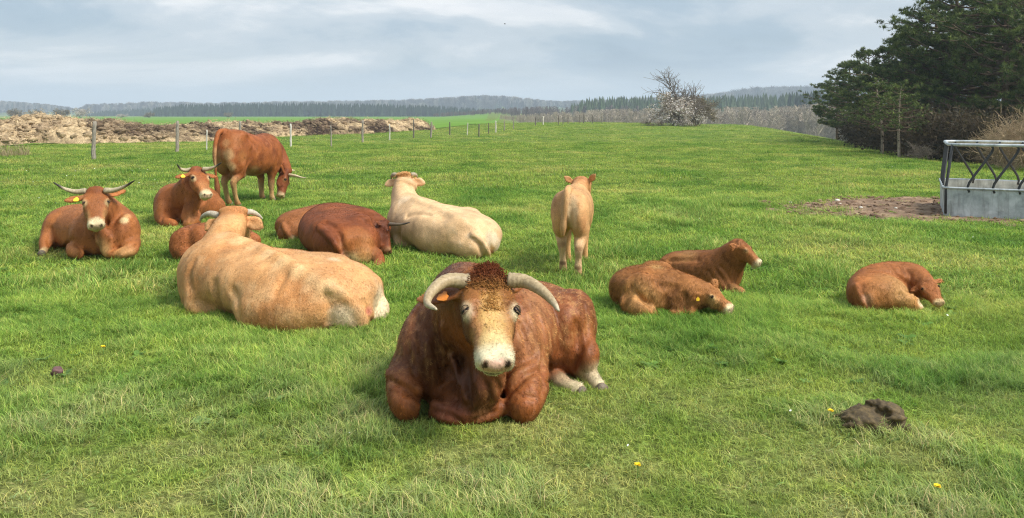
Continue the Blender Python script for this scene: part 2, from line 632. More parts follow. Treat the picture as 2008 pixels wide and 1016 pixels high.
def build_grass():
    r = np.random.default_rng(21)
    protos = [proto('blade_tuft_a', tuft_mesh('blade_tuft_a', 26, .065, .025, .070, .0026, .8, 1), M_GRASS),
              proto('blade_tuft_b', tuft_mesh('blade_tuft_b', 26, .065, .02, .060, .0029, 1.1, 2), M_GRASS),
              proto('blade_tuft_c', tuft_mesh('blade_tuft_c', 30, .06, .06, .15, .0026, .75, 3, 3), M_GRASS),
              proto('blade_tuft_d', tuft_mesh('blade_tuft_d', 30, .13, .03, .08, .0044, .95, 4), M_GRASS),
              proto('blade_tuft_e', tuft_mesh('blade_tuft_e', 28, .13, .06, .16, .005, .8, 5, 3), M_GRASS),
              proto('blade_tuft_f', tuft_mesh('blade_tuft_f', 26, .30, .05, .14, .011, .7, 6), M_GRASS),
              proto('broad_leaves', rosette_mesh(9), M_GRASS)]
    G_ = [[[], [], []] for _ in protos]
    def put(k, x, y, s, sz=None):
        n = len(x)
        z = ground_z(x, y)
        G_[k][0].append(np.stack([x, y, z], 1))
        G_[k][1].append(np.stack([r.normal(0, .12, n), r.normal(0, .12, n), r.uniform(0, 6.28, n)], 1))
        sz = s if sz is None else sz
        G_[k][2].append(np.stack([s, s, sz], 1))
    def zone(y0, y1, dens, wide, off):
        A = wide * (y1 ** 2 - y0 ** 2) + 2 * off * (y1 - y0)
        n = int(A * dens)
        # even density over the fan of the view
        y = np.sqrt(r.random(n) * (y1 ** 2 - y0 ** 2) + y0 ** 2)
        x = r.uniform(-1, 1, n) * (wide * y + off)
        ok = (dirt_d(x, y) > .97 + r.normal(0, .09, n)) & (edge_u(x, y) < 4)
        return x[ok], y[ok]
    x, y = zone(2.3, 7.2, 640, .72, .6)
    t = tallness(x, y)
    worn = sstep(6.4, 3.6, y)
    pick = r.random(len(x))
    tall = pick < np.clip(t * 1.1 - worn * .25, 0, 1)
    s = (.75 + .55 * r.random(len(x))) * (1 - .25 * worn)
    put(2, x[tall], y[tall], .75 + .45 * r.random(tall.sum()), (.30 + .44 * t[tall]) * r.uniform(.7, 1.2, tall.sum()))
    lo = ~tall
    half = r.random(len(x)) < .5
    put(0, x[lo & half], y[lo & half], s[lo & half])
    put(1, x[lo & ~half], y[lo & ~half], s[lo & ~half])
    x, y = zone(7.0, 17, 120, .72, .8)
    t = tallness(x, y)
    tall = r.random(len(x)) < np.clip(t * 1.0, 0, .9)
    put(4, x[tall], y[tall], .7 + .5 * r.random(tall.sum()), (.38 + .5 * t[tall]) * r.uniform(.7, 1.2, tall.sum()))
    put(3, x[~tall], y[~tall], .7 + .6 * r.random((~tall).sum()))
    x, y = zone(16.5, 46, 26, .74, 1.5)
    t = tallness(x, y)
    s = .55 + .5 * r.random(len(x))
    put(5, x, y, s, s * (.6 + .9 * t))
    x, y = zone(45, 120, 3.4, .74, 2)
    crop = x < np.interp(y, [40, 58, 82, 116], [-26, -18.5, -8.5, -2.5])
    x, y = x[~crop], y[~crop]
    t = tallness(x, y)
    s = .9 + .9 * r.random(len(x))
    put(5, x, y, s, s * (.35 + .6 * t))
    # low rosettes of broad leaves among the grass
    x, y = zone(2.6, 9.0, 9, .72, .4)
    m_ = fbm(np.stack([x * .9, y * .9, np.full_like(x, 7.7)], 1), 2) > .0
    put(6, x[m_], y[m_], r.uniform(.5, 1.2, m_.sum()))
    groups = [tuple(np.concatenate(a) for a in g) for g in G_]
    scatter_object('grass', protos, groups, kind='stuff', label='short uneven green grass covering the pasture', category='grass')
    print('grass tufts', [len(g[0]) for g in groups])
build_grass()
# ------------------------------------------------------------------ bodies: smooth-blended volumes meshed into one skin
def catmull(P, n):
    P = np.asarray(P, float)
    m = len(P)
    out = []
    for i in range(m - 1):
        p0, p1, p2, p3 = P[max(i - 1, 0)], P[i], P[i + 1], P[min(i + 2, m - 1)]
        if i == 0:
            p0 = 2 * p1 - p2
        if i == m - 2:
            p3 = 2 * p2 - p1
        for j in range(n):
            t = j / n
            out.append(0.5 * ((2 * p1) + (-p0 + p2) * t + (2 * p0 - 5 * p1 + 4 * p2 - p3) * t * t + (-p0 + 3 * p1 - 3 * p2 + p3) * t ** 3))
    out.append(P[-1])
    return np.array(out)

def surface_nets(d, origin, vox):
    s = d < 0
    cs = [s[a:a + d.shape[0] - 1, b:b + d.shape[1] - 1, c:c + d.shape[2] - 1] for a in (0, 1) for b in (0, 1) for c in (0, 1)]
    anyi = np.logical_or.reduce(cs)
    alli = np.logical_and.reduce(cs)
    act = anyi & ~alli
    I, J, K = np.nonzero(act)
    idx = np.full(act.shape, -1, np.int32)
    idx[I, J, K] = np.arange(len(I))
    corner = [(a, b, c) for a in (0, 1) for b in (0, 1) for c in (0, 1)]
    val = {c: d[I + c[0], J + c[1], K + c[2]] for c in corner}
    acc = np.zeros((len(I), 3))
    cnt = np.zeros(len(I))
    for c in corner:
        for ax in range(3):
            if c[ax] == 0:
                e = list(c); e[ax] = 1; e = tuple(e)
                v0, v1 = val[c], val[e]
                m = (v0 < 0) != (v1 < 0)
                t = np.where(m, v0 / np.where(m, v0 - v1, 1), 0)
                p = np.zeros((len(I), 3)) + np.array(c)
                p[:, ax] = t
                acc += p * m[:, None]
                cnt += m
    v = acc / np.maximum(cnt, 1)[:, None] + np.stack([I, J, K], 1)
    v = v * vox + origin
    quads = []
    for ax in range(3):
        a1, a2 = (ax + 1) % 3, (ax + 2) % 3
        sl0 = [slice(None)] * 3; sl1 = [slice(None)] * 3
        sl0[ax] = slice(0, -1); sl1[ax] = slice(1, None)
        s0, s1 = s[tuple(sl0)], s[tuple(sl1)]
        ch = s0 != s1
        # drop the border on the other axes
        ii = np.nonzero(ch)
        ii = [np.array(x) for x in ii]
        ok = (ii[a1] > 0) & (ii[a2] > 0) & (ii[a1] < act.shape[a1]) & (ii[a2] < act.shape[a2])
        ii = [x[ok] for x in ii]
        def cell(o1, o2):
            q = [None] * 3
            q[ax] = ii[ax]; q[a1] = ii[a1] - o1; q[a2] = ii[a2] - o2
            return idx[q[0], q[1], q[2]]
        q = np.stack([cell(1, 1), cell(0, 1), cell(0, 0), cell(1, 0)], 1)
        inside0 = s0[tuple(ii)]
        q[~inside0] = q[~inside0][:, ::-1]
        quads.append(q)
    return v, np.concatenate(quads)

def laplace(v, q, it, lam=0.5):
    e = np.concatenate([q[:, [0, 1]], q[:, [1, 2]], q[:, [2, 3]], q[:, [3, 0]]])
    a = np.concatenate([e[:, 0], e[:, 1]]); b = np.concatenate([e[:, 1], e[:, 0]])
    n = len(v)
    cnt = np.maximum(np.bincount(a, minlength=n), 1)
    for _ in range(it):
        m = np.stack([np.bincount(a, v[b, k], n) for k in range(3)], 1) / cnt[:, None]
        v = v + lam * (m - v)
    return v

def vert_normals(v, q):
    fn = np.cross(v[q[:, 2]] - v[q[:, 0]], v[q[:, 3 if q.shape[1] == 4 else 1]] - v[q[:, 1 if q.shape[1] == 4 else 0]])
    if q.shape[1] == 3:
        fn = np.cross(v[q[:, 1]] - v[q[:, 0]], v[q[:, 2]] - v[q[:, 0]])
    n = len(v)
    out = np.zeros((n, 3))
    for k in range(3):
        for j in range(q.shape[1]):
            out[:, k] += np.bincount(q[:, j], fn[:, k], n)
    return out / np.maximum(np.linalg.norm(out, axis=1), 1e-9)[:, None]

class Skin:
    """a body made of blended volumes"""
    def __init__(self):
        self.pr = []
        self.paint = []
        self.extra = []

    def tube(self, rows, up=(0, 0, 1), k=0.05, n=5, p=2.0, op='add', cap=1.0):
        """rows: (x,y,z, half width, half height above, half height below) along a centre line"""
        R = []
        for r in rows:
            c = list(r[0]) if hasattr(r[0], '__len__') else list(r[:3])
            rad = list(r[1:]) if hasattr(r[0], '__len__') else list(r[3:])
            if len(rad) == 1: rad = rad * 3
            if len(rad) == 2: rad = rad + [rad[1]]
            R.append(c + rad)
        A = catmull(R, n)
        A[:, 3:] = np.maximum(A[:, 3:], 0.004)
        self.pr.append(('tube', A, np.asarray(up, float), k, p, cap, op))
        return A

    def cone(self, p0, r0, p1, r1, k=0.04, op='add'):
        d = nrm(np.asarray(p1) - np.asarray(p0))
        up = (0, 0, 1) if abs(d[2]) < 0.8 else (1, 0, 0)
        return self.tube([(p0, r0), (p1, r1)], up=up, k=k, n=1, op=op)

    def limb(self, pts, k=0.04, n=4):
        """pts: (point, radius) list"""
        d = nrm(np.asarray(pts[-1][0]) - np.asarray(pts[0][0]))
        up = (0, 0, 1) if abs(d[2]) < 0.7 else (0.3, -1, 0)
        return self.tube([(p, r) for p, r in pts], up=up, k=k, n=n)

    def ell(self, c, r, fwd=(0, 1, 0), up=(0, 0, 1), k=0.05, op='add'):
        """r = (along fwd, sideways, along up)"""
        f = nrm(fwd); s = nrm(np.cross(up, f)); u = np.cross(f, s)
        self.pr.append(('ell', np.asarray(c, float), np.asarray(r, float), np.stack([f, s, u]), k, op))

    def spot(self, c, r, col, w=1.0, soft=0.35, fwd=(0, 1, 0), up=(0, 0, 1)):
        f = nrm(fwd); s = nrm(np.cross(up, f)); u = np.cross(f, s)
        r = np.array([r, r, r] if np.isscalar(r) else r, float)
        self.paint.append((np.asarray(c, float), r, np.stack([f, s, u]), np.asarray(col, float), w, soft))

    @staticmethod
    def seg_eval(A, i, up, p, cap, X, Y, Z):
        c0, c1 = A[i, :3], A[i + 1, :3]
        dv = c1 - c0
        dl = max(np.linalg.norm(dv), 1e-6)
        tn = dv / dl
        t = np.clip(((X - c0[0]) * tn[0] + (Y - c0[1]) * tn[1] + (Z - c0[2]) * tn[2]) / dl, 0, 1)
        sd = nrm(np.cross(up, tn)); uu = np.cross(tn, sd)
        ox, oy, oz = X - (c0[0] + t * dv[0]), Y - (c0[1] + t * dv[1]), Z - (c0[2] + t * dv[2])
        u = ox * sd[0] + oy * sd[1] + oz * sd[2]
        v = ox * uu[0] + oy * uu[1] + oz * uu[2]
        w = ox * tn[0] + oy * tn[1] + oz * tn[2]
        a = A[i, 3] + t * (A[i + 1, 3] - A[i, 3])
        b = np.where(v > 0, A[i, 4] + t * (A[i + 1, 4] - A[i, 4]), A[i, 5] + t * (A[i + 1, 5] - A[i, 5]))
        rm = np.minimum(a, b)
        rw = rm * cap
        if p == 2.0:
            k0 = np.sqrt((u / a) ** 2 + (v / b) ** 2 + (w / rw) ** 2)
            k1 = np.sqrt((u / a ** 2) ** 2 + (v / b ** 2) ** 2 + (w / rw ** 2) ** 2)
            return k0 * (k0 - 1) / np.maximum(k1, 1e-6)
        k0 = (np.abs(u / a) ** p + np.abs(v / b) ** p + np.abs(w / rw) ** p) ** (1 / p)
        return (k0 - 1) * rm

    @staticmethod
    def ell_eval(c, r, M, X, Y, Z):
        ox, oy, oz = X - c[0], Y - c[1], Z - c[2]
        q = [(ox * M[j, 0] + oy * M[j, 1] + oz * M[j, 2]) for j in range(3)]
        k0 = np.sqrt(sum((q[j] / r[j]) ** 2 for j in range(3)))
        k1 = np.sqrt(sum((q[j] / r[j] ** 2) ** 2 for j in range(3)))
        return k0 * (k0 - 1) / np.maximum(k1, 1e-6)

    @staticmethod
    def blend(d0, T, k, op):
        if op == 'add':
            h = np.maximum(k - np.abs(d0 - T), 0) / k
            return np.minimum(d0, T) - h * h * k * 0.25
        T = -T
        h = np.maximum(k - np.abs(d0 - T), 0) / k
        return np.maximum(d0, T) + h * h * k * 0.25

    def at(self, P):
        """signed distance of the volumes so far at points (N,3)"""
        X, Y, Z = P[:, 0], P[:, 1], P[:, 2]
        D = np.full(len(P), .3)
        for pr in self.pr:
            if pr[0] == 'tube':
                _, A, up, k, p, cap, op = pr
                T = np.full(len(P), .3)
                for i in range(len(A) - 1):
                    T = np.minimum(T, self.seg_eval(A, i, up, p, cap, X, Y, Z))
            else:
                _, c, r, M, k, op = pr
                T = self.ell_eval(c, r, M, X, Y, Z)
            D = self.blend(D, T, k, op)
        return D

    def hit(self, px, py, sink=0.0):
        """the point where the line of sight through a photo pixel meets the body"""
        if not hasattr(self, '_rng'):
            lo = min((pr[1][:, 1].min() if pr[0] == 'tube' else pr[1][1]) for pr in self.pr) - .6
            hi = max((pr[1][:, 1].max() if pr[0] == 'tube' else pr[1][1]) for pr in self.pr) + .4
            self._rng = (lo, hi)
        d = np.array([(px - CX) / F, 1.0, -(py - HZ) / F])
        t = np.arange(self._rng[0], self._rng[1], .012)
        D = self.at(np.array([0, 0, CAMH]) + t[:, None] * d)
        j = np.nonzero(D < 0)[0]
        i = j[0] if len(j) else int(np.argmin(D))
        tt = t[i]
        if len(j) and i > 0:
            tt = t[i - 1] + .012 * D[i - 1] / max(D[i - 1] - D[i], 1e-9)
        return np.array([0, 0, CAMH]) + d * (tt + sink)

    def stroke(self, pts, r, sink=0.0, op='sub', k=.03, n=4):
        """a crease (sub) or a fold (add) drawn over the body along photo pixels"""
        P = [self.hit(a[0], a[1], sink) for a in pts]
        m = len(P)
        R = [(P[i], (r if np.isscalar(r) else r[i]) * (1 if 0 < i < m - 1 or op == 'add' else .45)) for i in range(m)]
        self.tube(R, up=(0, -1, .3), k=k, n=n, op=op)

    def dab(self, px, py, r, col, w=.8, soft=.5, sink=0.0):
        """a patch of coat colour where a photo pixel meets the body"""
        self.spot(self.hit(px, py, sink), r, col, w, soft)

    def build(self, vox, smooth=2):
        lo, hi = np.full(3, 1e9), np.full(3, -1e9)
        for pr in self.pr:
            if pr[-1] != 'add':
                continue
            if pr[0] == 'tube':
                A = pr[1]; r = A[:, 3:].max(1)[:, None]
                lo = np.minimum(lo, (A[:, :3] - r).min(0)); hi = np.maximum(hi, (A[:, :3] + r).max(0))
            else:
                ext = np.sqrt(((pr[3] * pr[2][:, None]) ** 2).sum(0))
                lo = np.minimum(lo, pr[1] - ext); hi = np.maximum(hi, pr[1] + ext)
        lo -= 4 * vox; hi += 4 * vox
        lo[2] = max(lo[2], -.08)
        shp = np.ceil((hi - lo) / vox).astype(int) + 1
        ax = [(lo[i] + vox * np.arange(shp[i])).astype(np.float32) for i in range(3)]
        D = np.full(shp, 0.3, np.float32)
        def block(a, b):
            i0 = np.clip(np.floor((a - lo) / vox).astype(int), 0, shp)
            i1 = np.clip(np.ceil((b - lo) / vox).astype(int) + 1, 0, shp)
            return tuple(slice(i0[j], i1[j]) for j in range(3))
        def pts(sl):
            return ax[0][sl[0]][:, None, None], ax[1][sl[1]][None, :, None], ax[2][sl[2]][None, None, :]
        for pr in self.pr:
            if pr[0] == 'tube':
                _, A, up, k, p, cap, op = pr
                mg = k + 3 * vox
                rx = A[:, 3:].max()
                B = block((A[:, :3] - rx).min(0) - mg, (A[:, :3] + rx).max(0) + mg)
                T = np.full([s.stop - s.start for s in B], 0.3, np.float32)
                for i in range(len(A) - 1):
                    c0, c1 = A[i, :3], A[i + 1, :3]
                    rr = max(A[i, 3:].max(), A[i + 1, 3:].max())
                    sl = block(np.minimum(c0, c1) - rr - mg, np.maximum(c0, c1) + rr + mg)
                    dd = self.seg_eval(A, i, up, p, cap, *pts(sl))
                    loc = tuple(slice(sl[j].start - B[j].start, sl[j].stop - B[j].start) for j in range(3))
                    T[loc] = np.minimum(T[loc], dd)
            else:
                _, c, r, M, k, op = pr
                mg = k + 3 * vox
                ext = np.sqrt(((M * r[:, None]) ** 2).sum(0))
                B = block(c - ext - mg, c + ext + mg)
                T = self.ell_eval(c, r, M, *pts(B))
            if D[B].size:
                D[B] = self.blend(D[B], T, k, op)
        D[:, :, 0] = np.maximum(D[:, :, 0], .01)
        v, q = surface_nets(D, lo, vox)
        v = laplace(v, q, smooth)
        return v, q

    def colours(self, v, base):
        c = np.tile(np.asarray(base, float), (len(v), 1))
        wob = .30 * fbm(v * 11 + 3.3, 3)
        for ctr, r, M, col, w, soft in self.paint:
            o = (v - ctr) @ M.T / r
            k0 = np.linalg.norm(o, axis=1) + (wob if r.max() > .045 else 0)
            a = w * sstep(1 + soft, 1 - soft, k0)
            c = c + (col - c) * a[:, None]
        return c

# coat materials: the colour comes from the skin's own colour attribute, broken up by hair-scale noise
def coat_material(name, fleck=None, fleck_amt=0.0, fleck_scale=9.0, stretch=(1, 1, 1), rough=0.62, dark=0.78, sheen=0.12):
    m, nt, b = new_mat(name)
    at = nd(nt, 'ShaderNodeAttribute', attribute_name='Col')
    tc = nt.nodes.new('ShaderNodeTexCoord')
    n1 = tex_noise(nt, tc.outputs['Object'], 4.5, 5, 0.6)
    r1 = color_ramp(nt, n1.outputs['Fac'], [(0.32, (dark, dark * 0.97, dark * 0.94)), (0.68, (1.16, 1.14, 1.1))])
    c = mix_rgb(nt, 1.0, at.outputs['Color'], r1.outputs[0], 'MULTIPLY')
    mp = nt.nodes.new('ShaderNodeMapping')
    mp.inputs['Scale'].default_value = stretch
    nt.links.new(tc.outputs['Object'], mp.inputs[0])
    n2 = tex_noise(nt, mp.outputs[0], fleck_scale, 6, 0.62, 0.4)
    if fleck is not None:
        r2 = color_ramp(nt, n2.outputs['Fac'], [(0.52, (0, 0, 0)), (0.70, (1, 1, 1))])
        n2b = tex_noise(nt, tc.outputs['Object'], 2.2, 2, 0.5)
        r2b = color_ramp(nt, n2b.outputs['Fac'], [(0.40, (0.1,) * 3), (0.62, (1, 1, 1))])
        f = math_node(nt, 'MULTIPLY', r2.outputs[0], r2b.outputs[0])
        f = math_node(nt, 'MULTIPLY', f, fleck_amt)
        c = mix_rgb(nt, f, c, fleck)
    n3 = tex_noise(nt, mp.outputs[0], 85, 3, 0.7)
    r3 = color_ramp(nt, n3.outputs['Fac'], [(0.3, (0.8,) * 3), (0.7, (1.15,) * 3)])
    c = mix_rgb(nt, 1.0, c, r3.outputs[0], 'MULTIPLY')
    nt.links.new(c, b.inputs['Base Color'])
    b.inputs['Roughness'].default_value = rough
    b.inputs['Specular IOR Level'].default_value = 0.25
    b.inputs['Sheen Weight'].default_value = sheen
    nt.links.new(c, b.inputs['Sheen Tint'])
    b.inputs['Sheen Roughness'].default_value = 0.5
    h = math_node(nt, 'ADD', n2.outputs['Fac'], math_node(nt, 'MULTIPLY', n3.outputs['Fac'], 0.35))
    bump(nt, h, 0.35, 0.02, b)
    return m

def hair_material(name, rough=0.5):
    m, nt, b = new_mat(name)
    at = nd(nt, 'ShaderNodeAttribute', attribute_name='Col')
    nt.links.new(at.outputs['Color'], b.inputs['Base Color'])
    b.inputs['Roughness'].default_value = rough
    b.inputs['Specular IOR Level'].default_value = 0.14
    return m

M_HAIR = hair_material('hair', .72)

def horn_material():
    m, nt, b = new_mat('horn')
    at = nd(nt, 'ShaderNodeAttribute', attribute_name='Col')
    tc = nt.nodes.new('ShaderNodeTexCoord')
    n = tex_noise(nt, tc.outputs['Object'], 55, 5, 0.65)
    r = color_ramp(nt, n.outputs['Fac'], [(0.3, (0.52, 0.48, 0.42)), (0.7, (1.0, 1.0, 1.0))])
    nt.links.new(mix_rgb(nt, 1.0, at.outputs['Color'], r.outputs[0], 'MULTIPLY'), b.inputs['Base Color'])
    b.inputs['Roughness'].default_value = 0.55
    bump(nt, n.outputs['Fac'], 0.25, 0.006, b)
    return m
M_HORN = horn_material()

def plain_material(name, col, rough=0.5, spec=0.5, noise=0.0, nscale=30, bumpd=0.0):
    m, nt, b = new_mat(name)
    b.inputs['Roughness'].default_value = rough
    b.inputs['Specular IOR Level'].default_value = spec
    if noise:
        tc = nt.nodes.new('ShaderNodeTexCoord')
        n = tex_noise(nt, tc.outputs['Object'], nscale, 5, 0.6)
        r = color_ramp(nt, n.outputs['Fac'], [(0.3, np.array(col) * (1 - noise)), (0.7, np.clip(np.array(col) * (1 + noise), 0, 1))])
        nt.links.new(r.outputs[0], b.inputs['Base Color'])
        if bumpd:
            bump(nt, n.outputs['Fac'], 0.5, bumpd, b)
    else:
        b.inputs['Base Color'].default_value = (*[float(x) for x in col], 1)
    return m
M_EYE = plain_material('eye', (0.012, 0.007, 0.005), 0.35, 0.2)
M_TAG_Y = plain_material('ear_tag_yellow', S(236, 190, 50), 0.45, 0.4, 0.12, 60)
M_TAG_O = plain_material('ear_tag_orange', S(214, 128, 48), 0.45, 0.4, 0.12, 60)
M_HOOF = plain_material('hoof', S(112, 98, 82), 0.6, 0.4, 0.35, 40, 0.004)

def sweep(pts, radii, sides=10, cols=None, flat=1.0, ridge=0.0, close=True):
    """tapered tube mesh along points -> verts, [quads, tris]"""
    P = np.asarray(pts, float)
    n = len(P)
    tg = np.gradient(P, axis=0)
    tg /= np.maximum(np.linalg.norm(tg, axis=1), 1e-9)[:, None]
    ref = np.array([0, 0, 1.0]) if abs(tg[0][2]) < 0.9 else np.array([1.0, 0, 0])
    V = []
    s = nrm(np.cross(ref, tg[0]))
    for i in range(n):
        s = nrm(s - tg[i] * np.dot(s, tg[i]))
        u = np.cross(tg[i], s)
        for j in range(sides):
            a = 2 * math.pi * j / sides
            V.append(P[i] + radii[i] * (math.cos(a) * s + flat * math.sin(a) * u))
    V = np.array(V)
    j = np.arange(sides)
    Q = [np.stack([i * sides + j, i * sides + (j + 1) % sides, (i + 1) * sides + (j + 1) % sides, (i + 1) * sides + j], 1) for i in range(n - 1)]
    Q = np.concatenate(Q)
    C = None if cols is None else np.repeat(np.asarray(cols), sides, 0)
    if close:
        V = np.concatenate([V, P[[0]], P[[-1]]])
        b0, b1 = n * sides, n * sides + 1
        Tr = np.concatenate([np.stack([np.full(sides, b0), (j + 1) % sides, j], 1),
                             np.stack([np.full(sides, b1), (n - 1) * sides + j, (n - 1) * sides + (j + 1) % sides], 1)])
        if C is not None:
            C = np.concatenate([C, C[[0]], C[[-1]]])
        return V, [Q, Tr], C
    return V, [Q], C

def horn_mesh(ctrl, r0, tipcol, basecol, dark_from=0.75, tip_r=0.12):
    A = catmull(ctrl, 12)
    n = len(A)
    t = np.linspace(0, 1, n)
    rad = r0 * ((1 - t) ** 0.75 * (1 - tip_r) + tip_r) * (1 + 0.035 * np.sin(t * 90) * (t < 0.6))
    w = sstep(dark_from - 0.12, dark_from + 0.15, t)[:, None]
    cols = np.asarray(basecol) * (1 - w) + np.asarray(tipcol) * w
    g = sstep(0.25, 0.0, t)[:, None] * 0.4
    cols = cols * (1 - g) + np.asarray(basecol) * 0.55 * g
    V, Fc, C = sweep(A, rad, 12, cols)
    return V, Fc, C

HORN_CREAM, HORN_TIP, HORN_GREY = S(196, 180, 146), S(48, 42, 36), S(160, 148, 126)

def head(sk, poll, muzzle, n, pal, scale_w=1.0, ears=None, horns=None, horn_r=0.04, horn_cols=None, eyes=True, eye_ring=None,
         tag=None, ear_len=0.42, face=None, muzzle_col=None, nose_col=None, poll_tuft=True, depth=1.0, closed=(), ear_w=0.10, jaw=1.0, mw=1.0, crest=.17, eye_t=.345, ear_out=.19, eye_size=1.0):
    """a cattle head from the poll to the tip of the muzzle; n = which way the flat of the face looks"""
    poll, muzzle = np.asarray(poll, float), np.asarray(muzzle, float)
    f = nrm(muzzle - poll)
    L = np.linalg.norm(muzzle - poll)
    n = nrm(np.asarray(n, float) - f * np.dot(n, f))
    s = np.cross(n, f)                                   # the animal's left
    def H(t, side, up):
        return poll + L * (t * f + side * s + up * n)
    w = scale_w
    rows = [(H(-0.02, 0, -0.10), .185 * w * L, .10 * L, .16 * L * depth),
            (H(0.10, 0, -0.08), .228 * w * L, .115 * L, .24 * L * depth),
            (H(0.28, 0, -0.07), .246 * w * L, .118 * L, .30 * L * jaw * depth),
            (H(0.46, 0, -0.075), .215 * w * L, .112 * L, .285 * L * jaw * depth),
            (H(0.64, 0, -0.085), .170 * w * L, .108 * L, .225 * L * depth),
            (H(0.82, 0, -0.095), .165 * w * L * mw, .108 * L, .175 * L * depth),
            (H(0.94, 0, -0.10), .168 * w * L * mw, .10 * L, .135 * L * depth)]
    sk.tube(rows, up=n, k=0.03 * L / .5, n=4, p=2.5, cap=.55)
    for sg in (1, -1):
        sk.ell(H(eye_t - .03, sg * .205 * w, -.015), (.10 * L, .055 * L, .062 * L), f, n, k=.05 * L)       # brow and socket
        sk.ell(H(.44, sg * .165 * w, -.20 * depth), (.17 * L, .058 * L, .13 * L), f, n, k=.08 * L)  # cheek
        sk.ell(H(.93, sg * .088 * w * mw, -.05), (.075 * L, .066 * L, .072 * L), f, n, k=.03 * L)       # nostril pad
        nc = H(.992, sg * .092 * w * mw, -.030)
        sk.ell(nc, (.044 * L, .026 * L, .040 * L), f + s * sg * .35, n + f * .4 + s * sg * .3, k=.02 * L, op='sub')
        if eyes:
            sk.extra.append(('eye', H(eye_t, sg * .230 * w, .004), .050 * L * eye_size, f, s * sg * .8 + n * .6, eye_ring))
    sk.ell(H(.90, 0, -.245 * depth), (.10 * L, .10 * L * w, .05 * L), f, n, k=.03 * L)                # chin
    mpts = [(H(.80, .165 * w * mw, -.20 * depth), .011 * L), (H(.93, .135 * w * mw, -.21 * depth), .013 * L), (H(1.01, 0, -.215 * depth), .013 * L),
            (H(.93, -.135 * w * mw, -.21 * depth), .013 * L), (H(.80, -.165 * w * mw, -.20 * depth), .011 * L)]
    sk.tube([(p, r) for p, r in mpts], up=n, k=.02 * L, n=3, op='sub')                                 # the mouth
    if poll_tuft:
        sk.ell(H(-.03, 0, -.015), (.10 * L, crest * L * w, .085 * L), f, n, k=.06 * L)
    # ears
    ears = ears or {}
    for sg in (1, -1):
        d = ears.get(sg, (1.0, -.25, -.12))
        if d is None:
            continue
        b0 = H(.10, sg * ear_out * w, -.10)
        dv = nrm(sg * s * d[0] + f * d[1] + n * d[2])
        nn = d[3:] if len(d) > 3 else None
        opn = nrm(np.asarray(nn, float)) if nn is not None and len(nn) == 3 else nrm(n * .75 - f * .2 - np.array([0, 0, .25]))
        opn = nrm(opn - dv * np.dot(opn, dv))
        EL = ear_len * L
        r1 = [(b0, .055 * L, .050 * L), (b0 + dv * EL * .25, .080 * L, .042 * L), (b0 + dv * EL * .55, ear_w * L, .036 * L),
              (b0 + dv * EL * .85, ear_w * .72 * L, .030 * L), (b0 + dv * EL * 1.0, ear_w * .3 * L, .024 * L)]
        sk.tube(r1, up=opn, k=.03 * L, n=4)
        c1 = b0 + dv * EL * .52 + opn * .050 * L
        sk.ell(c1, (EL * .36, ear_w * .66 * L, .040 * L), dv, opn, k=.02 * L, op='sub')
        if pal.get('ear_in') is not None:
            sk.spot(c1 + opn * .01 * L, (EL * .40, ear_w * .72 * L, .03 * L), pal['ear_in'], .85, .4, dv, opn)
        if tag and sg in tag:
            mat, q = tag[sg]
            tp = b0 + dv * EL * q + opn * .05 * L
            sk.extra.append(('tag', tp, dv, opn, mat, L))
    # colours
    if face is not None:
        for (t, side, up, rr, col, a) in face:
            sk.spot(H(t, side, up), np.array(rr) * L, col, a, .45, f, n)
    if eye_ring is not None:
        for sg in (1, -1):
            sk.spot(H(eye_t + .01, sg * .225 * w, -.01), np.array([.095, .075, .08]) * L, eye_ring, .8, .5, f, n)
            sk.spot(H(eye_t, sg * .235 * w, -.002), np.array([.056, .06, .044]) * L, S(70, 48, 38), .75, .3, f, n)
    if muzzle_col is not None:
        sk.spot(H(.97, 0, -.12), np.array([.17, .26, .30]) * L, muzzle_col, .95, .35, f, n)
        sk.spot(H(1.01, 0, -.055), np.array([.06, .15, .095]) * L, nose_col if nose_col is not None else S(205, 160, 145), .9, .35, f, n)
        for sg in (1, -1):
            sk.spot(H(.99, sg * .092 * w * mw, -.03), (.05 * L, .032 * L, .046 * L), S(66, 40, 36), .95, .35, f, n)
    if horns:
        hc = horn_cols or (HORN_CREAM, HORN_TIP, .72)
        for sg, ctrl in horns.items():
            sk.extra.append(('horn', ctrl, horn_r, hc))
    sk.spot_mouth = H(1.0, 0, -.2)
    return H, f, n, s

def ear_tag_mesh(c, dv, opn, L):
    """a small two-lobed plastic tag hanging from the ear"""
    z = np.array([0, 0, -1.0])
    z = nrm(z - opn * np.dot(z, opn))
    x = np.cross(opn, z)
    out = [(-.35, -.1), (.35, -.1), (.42, .35), (.95, .62), (.95, 1.5), (.6, 1.75), (-.6, 1.75), (-.95, 1.5), (-.95, .62), (-.42, .35)]
    sc = .034 * L / .5
    V = []
    for o in (-.0025, .0025):
        V += [c + x * a * sc * .9 + z * b * sc + opn * o for a, b in out]
    m = len(out)
    faces = [list(range(m))[::-1], list(range(m, 2 * m))] + [[i, (i + 1) % m, m + (i + 1) % m, m + i] for i in range(m)]
    return V, faces

